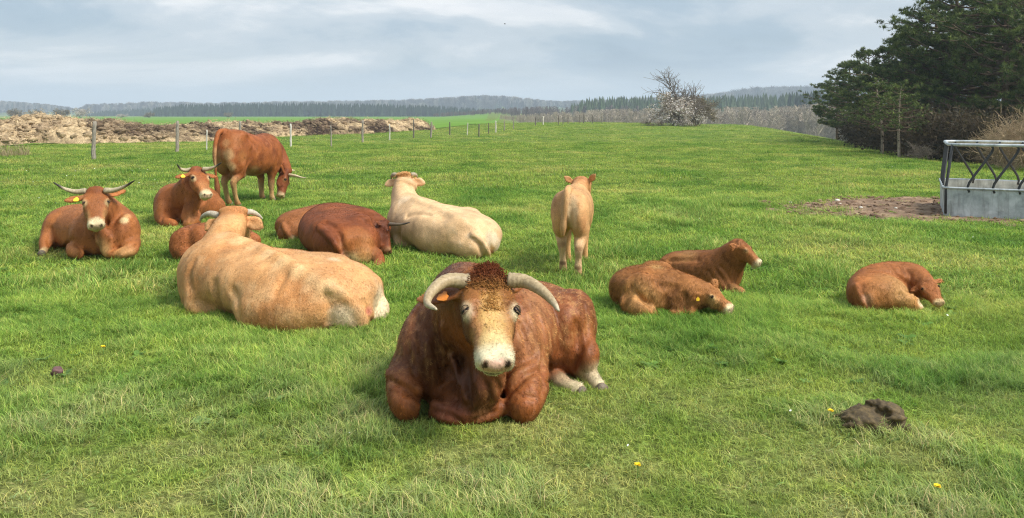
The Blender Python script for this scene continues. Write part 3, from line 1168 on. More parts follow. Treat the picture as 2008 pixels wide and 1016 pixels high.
def fur(v, q, cols, count, length, width, flow, lift, lmask=None, jitter=0.35, cj=0.42, tintf=None, streak=.38):
    """short hairs lying over a skin: one thin triangle each, shaded with the skin's own normals"""
    r = np.random.default_rng(3)
    N = vert_normals(v, q)
    a = np.linalg.norm(np.cross(v[q[:, 2]] - v[q[:, 0]], v[q[:, 3]] - v[q[:, 1]]), axis=1)
    if lmask is not None:
        a = a * np.maximum(lmask[q[:, 0]], 0.0)
    fi = r.choice(len(q), count, p=a / a.sum())
    uv = r.random((count, 2))
    A, B, C, Dq = (v[q[fi, i]] for i in range(4))
    u0, w0 = uv[:, :1], uv[:, 1:]
    p = (A * (1 - u0) + B * u0) * (1 - w0) + (Dq * (1 - u0) + C * u0) * w0
    nn = N[q[fi, 0]]
    cc = cols[q[fi, 0]]
    fl = flow(p, nn) + r.normal(0, jitter, (count, 3))
    fl = fl - nn * (fl * nn).sum(1, keepdims=True)
    fl /= np.maximum(np.linalg.norm(fl, axis=1), 1e-6)[:, None]
    ln = length * r.uniform(.6, 1.3, (count, 1))
    if lmask is not None:
        ln = ln * np.clip(lmask[q[fi, 0]], .3, 1.5)[:, None]
    lf = lift * r.uniform(.4, 1.6, (count, 1))
    sd = np.cross(nn, fl)
    tip = p + ln * (fl * np.cos(lf) + nn * np.sin(lf))
    root = p - nn * .003
    V = np.stack([root + sd * width, root - sd * width, tip], 1).reshape(-1, 3)
    T = np.arange(count * 3).reshape(-1, 3)
    if tintf is not None:
        cc = tintf(p, cc)
    j = np.clip(1 + r.normal(0, cj * .7, (count, 1)) + .45 * fbm(p * 26, 2)[:, None] + 2 * streak * fbm(p * np.array([34, 34, 9]) + 3, 2)[:, None], .35, 1.9)
    CC = np.repeat(np.clip(cc * j, 0, .95), 3, 0)
    NN = np.repeat(nrm_rows(nn + fl * .25 + r.normal(0, .30, (count, 3))), 3, 0)
    return V, T, CC, NN

def VN(px, right, up, toward):
    """a direction as seen from the camera at photo column px"""
    a = math.atan2(px - CX, F)
    r = np.array([math.cos(a), -math.sin(a), 0]); t = np.array([-math.sin(a), -math.cos(a), 0])
    return r * right + np.array([0, 0, up]) + t * toward

def nrm_rows(a):
    return a / np.maximum(np.linalg.norm(a, axis=1), 1e-9)[:, None]

COAT = np.array([.82, .94, .80])     # photo colours -> coat reflectance under this light

def finish(sk, name, label, category, group, origin, vox, mat, base, hair=0, hair_len=.022, hair_w=.0016, flow_dir=None, lift=.35,
           relief=.006, relief_scale=5.0, tint=None, lmask=None, hair_tint=None, streak=.38, coat=None, extra_fn=None, keep_above=-.06):
    """mesh the volumes, colour the skin, add eyes, horns, tags and coat as parts of one animal"""
    v, q = sk.build(vox)
    N = vert_normals(v, q)
    v = v + N * (relief * fbm(v * relief_scale + 5.1, 3) + .4 * relief * fbm(v * np.array([1, 1, .5]) * relief_scale * 3.7, 2))[:, None]
    cols = sk.colours(v, base) * (COAT if coat is None else np.asarray(coat))
    cols = cols * (1 + .26 * fbm(v * 4.1 + 8, 3) + .18 * fbm(v * np.array([14, 14, 8]), 3))[:, None]
    root = thing(name, origin, label, category, group)
    o3 = np.asarray(origin, float)
    cl = cols
    if tint is not None:
        cl = tint(v, N, cols)
    body = add_obj('body', make_mesh('body', v - o3, q, True, cl), mat, root)
    for e in sk.extra:
        if e[0] == 'eye':
            import_v = ico(2)
            ax_ = nrm(e[3]); ot_ = nrm(e[4] - ax_ * np.dot(e[4], ax_)); th_ = np.cross(ax_, ot_)
            V = (import_v[0][:, :1] * ax_ * .78 + import_v[0][:, 1:2] * ot_ * .5 + import_v[0][:, 2:] * th_ * 1.05) * e[2] + e[1] - o3
            eo = add_obj('eye', make_mesh('eye', V, import_v[1]), M_EYE, root)
            for up_, w_, op_ in ((-1, .11, .84), (1, .07, .92)):            # upper and lower lid
                ph = np.linspace(.05, math.pi - .05, 9)
                pts = [e[1] - o3 + e[2] * (th_ * 1.12 * math.cos(a_) + ax_ * up_ * op_ * math.sin(a_) + ot_ * (.12 + .38 * math.sin(a_))) for a_ in ph]
                V, Fc, _ = sweep(pts, [e[2] * w_ * (.35 + .65 * math.sin(a_)) for a_ in ph], 6)
                lc = (e[5] if e[5] is not None else base) * np.array([.22, .18, .15])
                add_obj('eyelid', make_mesh('eyelid', V, Fc, True, np.tile(lc, (len(V), 1))), M_HAIR, eo)
        elif e[0] == 'horn':
            V, Fc, C = horn_mesh(e[1], e[2], e[3][1], e[3][0], e[3][2])
            add_obj('horn', make_mesh('horn', V - o3, Fc, True, C), M_HORN, root)
        elif e[0] == 'tag':
            V, Fc = ear_tag_mesh(e[1], e[2], e[3], e[5])
            me = bpy.data.meshes.new('ear_tag')
            me.from_pydata([tuple(x - o3) for x in V], [], Fc)
            add_obj('ear_tag', me, e[4], root)
        elif e[0] == 'hoof':
            V, Fc, _ = sweep([e[1], e[1] + (e[2] - e[1]) * .6, e[2]], [e[3] * .86, e[3] * 1.05, e[3] * .95], 10)
            add_obj('hoof', make_mesh('hoof', V - o3, Fc), M_HOOF, root)
    if hair:
        fd = np.asarray(flow_dir, float)
        fl = lambda p, n: np.tile(fd, (len(p), 1))
        lm = np.where(v[:, 2] < .01, 0.0, 1.0)
        if lmask is not None:
            lm = lm * lmask(v)
        V, T, C, NN = fur(v, q, cl, hair, hair_len, hair_w, fl, lift, lm, tintf=hair_tint, streak=streak)
        me = make_mesh('coat', V - o3, T, True, C)
        me.normals_split_custom_set_from_vertices([tuple(x) for x in NN])
        add_obj('coat', me, M_HAIR, root)
    if extra_fn:
        extra_fn(root, o3)
    return root

# ------------------------------------------------------------------ the herd
GROUP_C, GROUP_K = 'cattle resting and grazing on the pasture', 'calves on the pasture'

def torso(sk, st, k=.06, p=2.3, n=5, c=.42, cap=.4):
    """lying trunk: stations (x, y, height, half width[, lift])"""
    rows = []
    for s_ in st:
        x, y, h, a = s_[:4]
        z0 = s_[4] if len(s_) > 4 else 0.0
        rows.append(((x, y, z0 + c * h), a, (1 - c) * h, (c + .04) * h))
    sk.tube(rows, up=(0, 0, 1), k=k, n=n, p=p, cap=cap)

def pal(**kw):
    return kw

def zoomed(x0, y0, s_):
    """coordinates read off an enlarged detail of the photo -> photo pixels"""
    return lambda *pts: [(x0 + x / s_, y0 + y / s_) for x, y in pts]

def w2(px, Y):
    return (px - CX) / F * Y

# --- 1: the bull in front
def build_bull():
    sk = Skin()
    base = S(142, 76, 40)
    dark = S(94, 49, 28)
    q = zoomed(720, 470, 2.54)
    # trunk from the chest back to the rump
    torso(sk, [(w2(917, 4.50), 4.50, .60, .30, .02), (w2(925, 4.65), 4.65, .70, .365), (w2(952, 4.85), 4.85, .66, .395),
               (w2(997, 5.08), 5.08, .59, .405), (w2(1035, 5.28), 5.28, .54, .38), (w2(1062, 5.45), 5.45, .485, .31), (w2(1078, 5.56), 5.56, .40, .20)], k=.07, p=2.2)
    # crest and neck
    sk.tube([(W(940, 590, 4.80), .20, .14, .3), (W(916, 578, 4.62), .20, .185, .33), (W(920, 590, 4.40), .195, .19, .30), (W(942, 578, 4.20), .165, .15, .24)], k=.10, n=5, cap=.5)
    # throat, dewlap and brisket
    sk.tube([(W(968, 700, 4.16), .06, .10, .10), (W(945, 745, 4.22), .085, .13, .14), (W(925, 785, 4.30), .13, .12, .10), (W(910, 790, 4.45), .2, .15, .12)], k=.09, n=4, cap=.6)
    sk.tube([(W(852, 802, 4.26), .05, .05, .05), (W(880, 812, 4.22), .06, .05, .05), (W(912, 816, 4.20), .06, .05, .05), (W(950, 810, 4.22), .055, .05, .05), (W(978, 800, 4.26), .05, .05, .05)], k=.05, n=4)
    # shoulders
    sk.ell(W(832, 690, 4.52), (.22, .145, .25), (.2, 1, 0), (0, 0, 1), k=.10)
    sk.ell(W(1028, 700, 4.58), (.20, .12, .22), (.3, 1, 0), (0, 0, 1), k=.10)
    # folded forelegs
    sk.limb([(W(806, 728, 4.46), .125), (W(797, 752, 4.33), .108), (W(796, 785, 4.24), .092), (W(800, 798, 4.22), .082)], k=.045)
    sk.limb([(W(1034, 742, 4.50), .130), (W(1034, 762, 4.36), .114), (W(1030, 790, 4.25), .096), (W(1028, 800, 4.23), .084)], k=.045)
    # thigh, stifle, hind feet
    sk.ell(W(1112, 648, 5.10), (.28, .18, .27), (.35, 1, 0), (.25, 0, 1), k=.07)
    sk.ell(W(1128, 688, 4.98), (.20, .12, .15), (.5, -1, -.2), (0, 0, 1), k=.05)
    sk.limb([(W(1120, 728, 5.04), .075), (W(1148, 732, 4.92), .066), (W(1164, 748, 4.82), .052), (W(1172, 757, 4.78), .048)], k=.02)
    sk.limb([(W(1085, 738, 4.92), .070), (W(1100, 752, 4.82), .062), (W(1122, 763, 4.74), .052), (W(1132, 766, 4.72), .048)], k=.02)
    white = S(220, 192, 166)
    for p_, r_ in (((1166, 748, 4.82), .125), ((1115, 762, 4.75), .12), ((1150, 735, 4.92), .06)):
        sk.spot(W(*p_), r_, white, .95, .3)
    sk.extra.append(('hoof', W(1173, 760, 4.77), W(1184, 767, 4.72), .040))
    sk.extra.append(('hoof', W(1134, 768, 4.71), W(1144, 772, 4.68), .040))
    # folds of the hide, drawn over the body as they lie in the photo
    sk.stroke(q((118, 690), (190, 735), (250, 772), (290, 815)), .022, .012, k=.035)
    sk.stroke(q((290, 805), (285, 850), (275, 905)), .022, .0, k=.04)
    sk.stroke(q((840, 652), (780, 682), (722, 740), (695, 800)), .022, .010, k=.035)
    sk.stroke(q((1042, 420), (1056, 500), (1050, 570), (1020, 640)), .022, .012, k=.05)
    sk.stroke(q((330, 850), (400, 872), (470, 905)), .012, .006, k=.03)
    sk.stroke(q((520, 905), (590, 880), (650, 850)), .010, .006, k=.03)
    for pts in (((430, 590), (470, 690), (492, 790)), ((380, 430), (410, 560), (452, 660), (470, 740)), ((300, 520), (330, 620), (350, 700)), ((770, 330), (820, 430), (850, 540), (850, 620)),
                ((810, 320), (870, 430), (890, 560)), ((545, 700), (560, 760), (540, 820))):
        sk.stroke(q(*pts), .019, .002, 'add', k=.025)
    for pts in (((240, 360), (250, 460), (270, 560)), ((870, 620), (880, 700), (872, 760)), ((925, 330), (960, 440), (960, 560)), ((400, 640), (430, 720), (440, 790))):
        sk.stroke(q(*pts), .008, .004, k=.05)
    for pts in (((110, 665), (190, 712), (255, 752)), ((830, 628), (760, 662), (700, 730))):
        sk.stroke(q(*pts), .020, .006, 'add', k=.03)
    for pts in (((455, 640), (462, 720), (450, 800)), ((505, 640), (512, 730), (520, 820)), ((600, 720), (610, 790), (600, 850)), ((640, 700), (665, 760), (660, 820)), ((420, 500), (450, 590), (470, 650)),
                ((340, 360), (350, 470), (370, 560)), ((205, 520), (215, 600), (240, 680)), ((785, 250), (840, 340), (870, 420)), ((760, 420), (790, 520), (800, 600)), ((900, 560), (905, 650), (895, 720)),
                ((1080, 330), (1100, 430), (1095, 520)), ((140, 760), (190, 775), (250, 800)), ((730, 800), (780, 780), (840, 790))):
        sk.stroke(q(*pts), .011, .004, k=.022)
    # colours of the hide: a naturally dark neck, and underside shading painted in darker
    for x, y, r_, c_, a_ in ((230, 500, .22, dark, .7), (180, 480, .10, S(168, 96, 60), .4), (330, 600, .16, dark * .9, .7), (500, 720, .17, dark * .85, .8), (600, 780, .12, dark * .9, .6),
                             (400, 150, .14, S(84, 40, 25), .85), (370, 260, .10, S(80, 38, 24), .7), (850, 330, .15, S(186, 120, 84), .7), (800, 480, .14, S(182, 114, 78), .7), (880, 500, .14, S(170, 102, 66), .6),
                             (920, 420, .12, S(166, 96, 62), .5), (1000, 330, .14, S(128, 66, 38), .5), (1080, 420, .13, S(158, 90, 50), .6), (1090, 560, .12, S(152, 82, 44), .6), (950, 620, .14, S(136, 68, 38), .5),
                             (180, 800, .12, S(150, 80, 42), .6), (780, 800, .12, S(150, 80, 42), .6), (800, 690, .07, S(186, 112, 72), .5), (400, 870, .10, S(128, 62, 40), .6)):
        P = q((x, y))[0]
        sk.dab(P[0], P[1], r_, c_, a_, .6)
    poll, muz = W(957, 548, 4.12), W(974, 710, 3.74)
    fawn, cream = S(188, 130, 78), S(216, 170, 116)
    face = [(.20, 0, .0, (.42, .40, .28), S(164, 100, 54), .97), (.40, 0, .04, (.22, .13, .2), S(204, 148, 88), .8), (.62, 0, .03, (.22, .14, .2), S(212, 162, 106), .85), (.78, 0, .03, (.12, .17, .2), S(226, 186, 140), .8),
            (.50, .255, -.20, (.36, .09, .2), S(108, 60, 36), .8), (.50, -.255, -.20, (.36, .09, .2), S(98, 52, 32), .9), (.62, .17, -.08, (.14, .05, .12), S(196, 140, 92), .6), (.62, -.17, -.08, (.14, .05, .12), S(190, 132, 86), .6),
            (.30, .17, .0, (.10, .06, .12), S(140, 82, 44), .6), (.30, -.17, .0, (.10, .06, .12), S(140, 82, 44), .6),
            (-.02, 0, 0, (.17, .30, .22), S(110, 56, 32), .9)]
    hl = [W(918, 553, 4.12), W(878, 550, 4.08), W(848, 570, 3.98), W(838, 594, 3.88), W(856, 607, 3.80)]
    hr = [W(998, 550, 4.12), W(1030, 552, 4.1), W(1062, 570, 4.03), W(1084, 592, 3.96), W(1096, 610, 3.90)]
    H, f, n, s = head(sk, poll, muz, (.16, -.76, .62), pal(ear_in=S(196, 124, 88)), scale_w=1.15, eye_t=.405, eye_size=1.12, horns={-1: hl, 1: hr}, horn_r=.043, mw=1.06,
         horn_cols=(S(182, 160, 122), S(200, 184, 154), .8), eye_ring=S(236, 206, 178), muzzle_col=S(238, 214, 190), nose_col=S(226, 168, 156), face=face,
         ears={1: (.30, -.75, -.55), -1: (1.0, -.16, -.42)}, tag={-1: (M_TAG_O, .40)}, ear_len=.56, ear_w=.115, poll_tuft=True, crest=.15)
    sk.spot(W(830, 568, 4.2), .09, S(186, 116, 70), .85, .4)
    sk.spot(W(1014, 522, 4.3), .08, S(186, 116, 70), .85, .4)
    # nose pad, lips and nostril rims
    sk.ell(H(1.0, 0, -.045), (.045 * .53, .095 * .53, .06 * .53), f, n, k=.02)
    for sg in (1, -1):
        sk.tube([(H(.965, sg * .075, .01), .010), (H(.975, sg * .118, .0), .012), (H(.99, sg * .135, -.045), .011), (H(.985, sg * .115, -.085), .009)], up=n, k=.015, n=3)
        sk.spot(H(.995, sg * .108, -.035), (.032, .016, .024), S(44, 26, 24), 1.0, .25, f, n)
        sk.spot(H(1.0, sg * .07, -.10), (.03, .03, .02), S(222, 160, 150), .7, .4, f, n)
    sk.spot(H(1.0, 0, -.215), (.03, .075, .010), S(96, 66, 56), .9, .4, f, n)
    # wrinkles of the brow
    for sg in (1, -1):
        sk.tube([(H(.31, sg * .15, .045), .008), (H(.335, sg * .21, .035), .010), (H(.365, sg * .262, .0), .008)], up=n, k=.02, n=3)
        sk.tube([(H(.475, sg * .215, .0), .006), (H(.465, sg * .255, -.03), .006)], up=n, k=.02, n=3)
    # curled hair on the poll
    def curls(root, o3):
        r = np.random.default_rng(11)
        VV, QQ, CC = [], [], []
        off = 0
        for i in range(5200):
            top = i < 2300
            t = r.uniform(-.17, .13) if top else r.uniform(.02, .40)
            wid_ = .10 + .11 * sstep(-.17, .04, t) if top else .19
            side = np.clip(r.normal(0, .55), -1, 1) * wid_
            hgt = (.072 * math.sqrt(max(0, 1 - (side / .22) ** 2)) - .02) * (1 - abs(t + .04) * 1.6) + .004 if top else .034 - 1.1 * side * side
            p0 = H(t, side, hgt)
            d = nrm(n * r.uniform(.0, .25) - f * r.uniform(-.9, .5) + s * r.normal(0, .8))
            if not top:
                d = nrm(n * .06 + f * r.uniform(.1, .9) + s * r.normal(0, .6))
            e = nrm(np.cross(d, n * (1 if r.random() < .5 else -1) + r.normal(0, .5, 3)))
            m = 6
            ph = np.linspace(0, r.uniform(2.6, 5.0), m)
            R = r.uniform(.004, .012)
            ln = r.uniform(.006, .022)
            pts = [p0 + d * (ln * j / (m - 1) + R * math.sin(ph[j])) + e * (R * (1 - math.cos(ph[j]))) for j in range(m)]
            wv = r.uniform(.0010, .0022)
            V, Fc, _ = sweep(pts, [wv, wv * 1.2, wv * 1.1, wv, wv * .7, wv * .2], 3, close=False)
            lo = sstep(-.05, .24, t)
            c = (S(112, 54, 30) * (1 - lo) + S(186, 126, 72) * lo) * COAT * (r.uniform(.5, 1.45) if top else r.uniform(.8, 1.3))
            VV.append(V); QQ.append(Fc[0] + off); CC.append(np.tile(c, (len(V), 1))); off += len(V)
        add_obj('poll_hair', make_mesh('poll_hair', np.concatenate(VV) - o3, np.concatenate(QQ), True, np.concatenate(CC)), M_HAIR, root, kind='stuff')
    mat = coat_material('coat_bull', S(206, 140, 98), .5, 13, (1.0, 1.0, .42), rough=.5, sheen=.08, dark=.72)
    def tint(v, N, c):
        fl = fbm(np.stack([v[:, 0] * 24, v[:, 1] * 24, v[:, 2] * 8], 1), 3)
        zone = sstep(.15, .45, fbm(v * 3.3 + 9, 2) + .25) * sstep(.08, .25, v[:, 2])
        far = np.linalg.norm(v - H(.5, 0, 0), axis=1)
        zone = zone * sstep(.36, .5, far)
        wgt = (sstep(.10, .42, fl) * zone * .35)[:, None]
        return c + .35 * (flecks(v, c) - c)
    def flecks(p, c):
        fl = fbm(np.stack([p[:, 0] * 55, p[:, 1] * 55, p[:, 2] * 20], 1) + 2, 2)
        far = sstep(.36, .5, np.linalg.norm(p - H(.5, 0, 0), axis=1))
        flank = sstep(.02, .35, p[:, 0] + .05) * sstep(.15, .35, p[:, 2])
        zone = sstep(-.15, .3, fbm(p * 4.3 + 9, 2) + .25 + .35 * flank) * sstep(.06, .22, p[:, 2]) * far
        w = (sstep(.06, .32, fl) * zone * (.42 + .40 * flank))[:, None]
        c = c * (1 - .38 * sstep(.05, .4, fbm(np.stack([p[:, 0] * 30, p[:, 1] * 30, p[:, 2] * 9], 1) + 21, 2)) * far)[:, None]
        return c + (S(222, 156, 108) * COAT - c) * w
    return finish(sk, 'bull', 'big red-brown bull lying in front, pale face and downcurved horns', 'bull', GROUP_C, G(945, 800), .0102, mat, base,
                  hair=70000, hair_len=.022, hair_w=.0015, flow_dir=(.35, .55, -.75), lift=.2, relief=.010, relief_scale=6, tint=tint, extra_fn=curls, hair_tint=flecks)

# --- 2: the pale cow lying with her back to us
def build_pale_cow():
    sk = Skin()
    base = S(214, 164, 114)
    q = zoomed(320, 380, 3.175)
    torso(sk, [(w2(396, 6.98), 6.98, .49, .24, .02), (w2(430, 6.86), 6.86, .555, .33), (w2(490, 6.68), 6.68, .525, .41), (w2(560, 6.52), 6.52, .515, .455),
               (w2(630, 6.41), 6.41, .495, .45), (w2(683, 6.36), 6.36, .445, .38), (w2(722, 6.34), 6.34, .35, .26)], k=.07, p=2.15, c=.44)
    # withers, neck
    sk.tube([(W(505, 525, 6.75), .18, .12, .2), (W(445, 496, 6.92), .165, .13, .26), (W(437, 472, 7.05), .155, .12, .25), (W(446, 448, 7.20), .15, .11, .22), (W(454, 432, 7.32), .14, .09, .2)], k=.10, cap=.4)
    # shoulder and folded foreleg
    sk.ell(W(398, 556, 6.70), (.21, .14, .25), (-.8, .4, .2), (0, 0, 1), k=.10)
    sk.limb([(W(398, 572, 6.62), .14), (W(388, 597, 6.55), .105), (W(402, 608, 6.50), .085), (W(427, 610, 6.48), .06)], k=.05)
    sk.ell(W(372, 592, 6.75), (.07, .05, .08), k=.04)
    # hip bones, belly, thighs
    sk.ell(W(650, 512, 6.66), (.11, .08, .05), (1, .2, 0), k=.10)
    sk.ell(W(640, 575, 6.14), (.10, .06, .07), (1, .1, 0), k=.12)
    sk.ell(W(732, 612, 6.42), (.13, .13, .16), (1, 0, 0), k=.08)
    sk.ell(W(690, 622, 6.17), (.18, .15, .17), (1, -.2, 0), k=.08)
    sk.ell(W(555, 615, 6.12), (.38, .20, .20), (1, -.15, 0), k=.10)
    # the spine, the tail laid over the rump, folds
    sk.stroke(q((420, 270), (560, 325), (720, 410), (880, 500), (1040, 580)), .04, .036, 'add', k=.08)
    sk.stroke(q((1040, 580), (1120, 625), (1180, 680), (1222, 750), (1242, 845)), [.03, .04, .041, .04, .036], .012, 'add', k=.035)
    sk.stroke(q((1250, 670), (1272, 720), (1296, 780), (1302, 840)), .020, .0, k=.035)
    sk.stroke(q((318, 560), (330, 640), (352, 705), (355, 780)), .025, .005, k=.07)
    sk.stroke(q((330, 730), (300, 700), (280, 640)), .014, .004, k=.06)
    sk.stroke(q((430, 600), (460, 680), (470, 780)), .004, .0, k=.06)
    sk.stroke(q((700, 620), (730, 560), (760, 520)), .004, .0, k=.06)
    sk.stroke(q((1010, 640), (1040, 720), (1030, 800)), .004, .0, k=.06)
    sk.stroke(q((190, 420), (160, 500), (175, 600)), .004, .0, k=.06)
    white, light, deep = S(236, 218, 192), S(230, 192, 146), S(190, 128, 74)
    for x, y, r_, c_, a_ in ((250, 430, .16, deep, .6), (180, 560, .16, deep, .5), (760, 600, .17, deep, .55), (900, 640, .14, deep, .5), (620, 820, .2, S(184, 120, 68), .6), (520, 600, .16, S(200, 144, 90), .5),
                             (420, 330, .10, deep, .5), (400, 230, .10, deep, .4), (1350, 680, .13, white, .95), (1380, 780, .12, white, .9), (1130, 800, .11, white, .75), (1100, 730, .06, white, .5),
                             (1060, 410, .05, white, .6), (1200, 660, .05, S(210, 158, 108), .8), (1230, 760, .05, S(212, 168, 124), .8), (1280, 730, .035, S(180, 104, 92), .8), (1292, 790, .04, S(158, 86, 74), .9)):
        P = q((x, y))[0]
        sk.dab(P[0], P[1], r_, c_, a_, .6)
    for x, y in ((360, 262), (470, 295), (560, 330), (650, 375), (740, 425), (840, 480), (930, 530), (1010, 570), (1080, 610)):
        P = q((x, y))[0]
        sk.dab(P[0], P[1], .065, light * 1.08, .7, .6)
    sk.spot(W(727, 640, 6.12), .04, S(150, 84, 72), .7, .5)
    poll, muz = W(458, 414, 7.38), W(476, 468, 7.80)
    hl = [W(432, 424, 7.40), W(412, 419, 7.42), W(398, 424, 7.46), W(392, 433, 7.52)]
    hr = [W(474, 418, 7.40), W(492, 416, 7.42), W(506, 422, 7.46), W(515, 429, 7.50)]
    head(sk, poll, muz, VN(456, .1, .82, -.55), pal(ear_in=S(228, 156, 132)), horns={1: hl, -1: hr}, horn_r=.036, horn_cols=(S(196, 184, 162), S(214, 204, 186), .8),
         ears={1: (1, .30, -.5, .2, -1, .1), -1: (1, .28, -.5, .2, -1, .1)}, ear_len=.33, eyes=True, ear_w=.135, crest=.25,
         face=[(.0, 0, -.05, (.2, .35, .3), S(196, 134, 82), .8)])
    def tint(v, N, c):
        m = fbm(v * 7 + 3, 4)
        K = np.array([.86, .83, .75])
        c = c + (S(236, 204, 160) * K - c) * (sstep(.05, .5, m) * .28)[:, None]
        return c + (S(186, 124, 74) * K - c) * (sstep(.1, .5, fbm(v * 4.2 + 31, 3)) * .3)[:, None]
    mat = coat_material('coat_pale', S(226, 196, 156), .22, 16, (1, 1, .6), dark=.86)
    return finish(sk, 'cow', 'pale tan cow lying left of the bull with her back turned', 'cow', GROUP_C, G(560, 628), .0135, mat, base,
                  hair=56000, hair_len=.024, hair_w=.0017, flow_dir=(.6, -.25, -.6), lift=.2, relief=.012, relief_scale=4, tint=tint, coat=(.86, .83, .75))

# --- 3: brown cow facing us on the far left
def build_left_cow():
    sk = Skin()
    base = S(176, 102, 58)
    q = zoomed(50, 230, 3.386)
    torso(sk, [(w2(213, 9.2), 9.2, .52, .27, .02), (w2(211, 9.36), 9.36, .57, .35), (w2(190, 9.66), 9.66, .54, .42), (w2(166, 10.0), 10.0, .51, .43),
               (w2(147, 10.3), 10.3, .475, .37), (w2(134, 10.5), 10.5, .40, .26)], k=.07)
    sk.tube([(W(206, 425, 9.5), .20, .16, .25), (W(205, 412, 9.25), .18, .16, .26), (W(194, 398, 9.05), .15, .13, .22)], k=.09, cap=.5)
    sk.tube([(W(197, 452, 8.98), .05, .09, .10), (W(204, 475, 8.96), .055, .1, .1), (W(212, 495, 8.95), .06, .07, .06)], k=.06)      # dewlap
    sk.ell(W(250, 455, 9.15), (.2, .12, .22), (0, 1, 0), k=.08)
    sk.ell(W(162, 465, 9.2), (.2, .12, .2), (0, 1, 0), k=.08)
    sk.ell(W(230, 468, 9.12), (.16, .16, .16), (0, 1, 0), k=.08)
    sk.limb([(W(150, 480, 9.16), .10), (W(145, 491, 9.02), .085), (W(152, 497, 8.97), .07)], k=.04)
    sk.limb([(W(258, 476, 9.12), .10), (W(255, 490, 8.98), .08), (W(236, 497, 8.92), .062), (W(222, 500, 8.92), .045)], k=.04)
    # thigh and hind foot on the left
    sk.ell(W(122, 450, 9.8), (.28, .18, .24), (.1, 1, 0), k=.08)
    sk.limb([(W(100, 458, 9.62), .10), (W(90, 476, 9.45), .072), (W(87, 490, 9.35), .05), (W(84, 495, 9.28), .042)], k=.04)
    sk.extra.append(('hoof', W(84, 496, 9.28), W(80, 499, 9.22), .042))
    sk.stroke(q((262, 880), (300, 820), (350, 850), (370, 920)), .014, .006, k=.05)
    sk.stroke(q((470, 780), (480, 860), (490, 940)), .014, .004, k=.05)
    sk.stroke(q((600, 940), (630, 890), (690, 870), (740, 850)), .012, .006, k=.05)
    sk.stroke(q((160, 900), (155, 820), (170, 740)), .016, .008, k=.06)
    sk.stroke(q((560, 620), (570, 720), (560, 800)), .012, .002, 'add', k=.04)
    for x, y, r_, c_, a_ in ((110, 910, .10, S(214, 178, 140), .9), (660, 920, .12, S(206, 150, 106), .7), (620, 945, .06, S(220, 176, 136), .8), (500, 850, .09, S(206, 146, 98), .8), (510, 910, .09, S(212, 156, 110), .8),
                             (600, 740, .15, S(146, 78, 44), .6), (420, 760, .12, S(140, 74, 42), .5), (655, 680, .045, S(232, 196, 158), .85), (680, 650, .04, S(214, 160, 116), .6), (300, 700, .2, S(172, 98, 56), .4), (320, 880, .1, S(190, 118, 74), .5)):
        P = q((x, y))[0]
        sk.dab(P[0], P[1], r_, c_, a_, .5)
    poll, muz = W(188, 374, 8.92), W(189, 443, 8.64)
    brown = S(150, 84, 47)
    hl = [W(168, 375, 8.94), W(148, 376, 8.93), W(126, 370, 8.90), W(105, 358, 8.84)]
    hr = [W(206, 374, 8.94), W(224, 373, 8.93), W(244, 366, 8.90), W(264, 354, 8.84)]
    head(sk, poll, muz, VN(188, 0, .5, .82), pal(ear_in=S(210, 154, 116)), horns={-1: hl, 1: hr}, horn_r=.036, eye_ring=S(216, 178, 138), muzzle_col=S(232, 202, 172), scale_w=1.08,
         nose_col=S(226, 178, 158), ears={1: (1, -.40, -.1), -1: (1, .0, -.2)}, tag={-1: (M_TAG_Y, .40)}, ear_len=.46,
         face=[(.3, 0, 0, (.5, .3, .35), brown, .8), (.68, .18, -.1, (.2, .06, .2), S(196, 140, 96), .6), (.68, -.18, -.1, (.2, .06, .2), S(196, 140, 96), .6), (-.02, 0, 0, (.14, .26, .2), S(136, 70, 36), .8)])
    mat = coat_material('coat_brown_a', S(208, 136, 86), .3, 14, (1, 1, .5))
    return finish(sk, 'cow', 'brown cow facing the camera at far left, horns spread, yellow tag', 'cow', GROUP_C, G(195, 490), .015, mat, base,
                  hair=24000, hair_len=.026, hair_w=.0022, flow_dir=(-.2, .5, -.8), lift=.22, relief=.008)

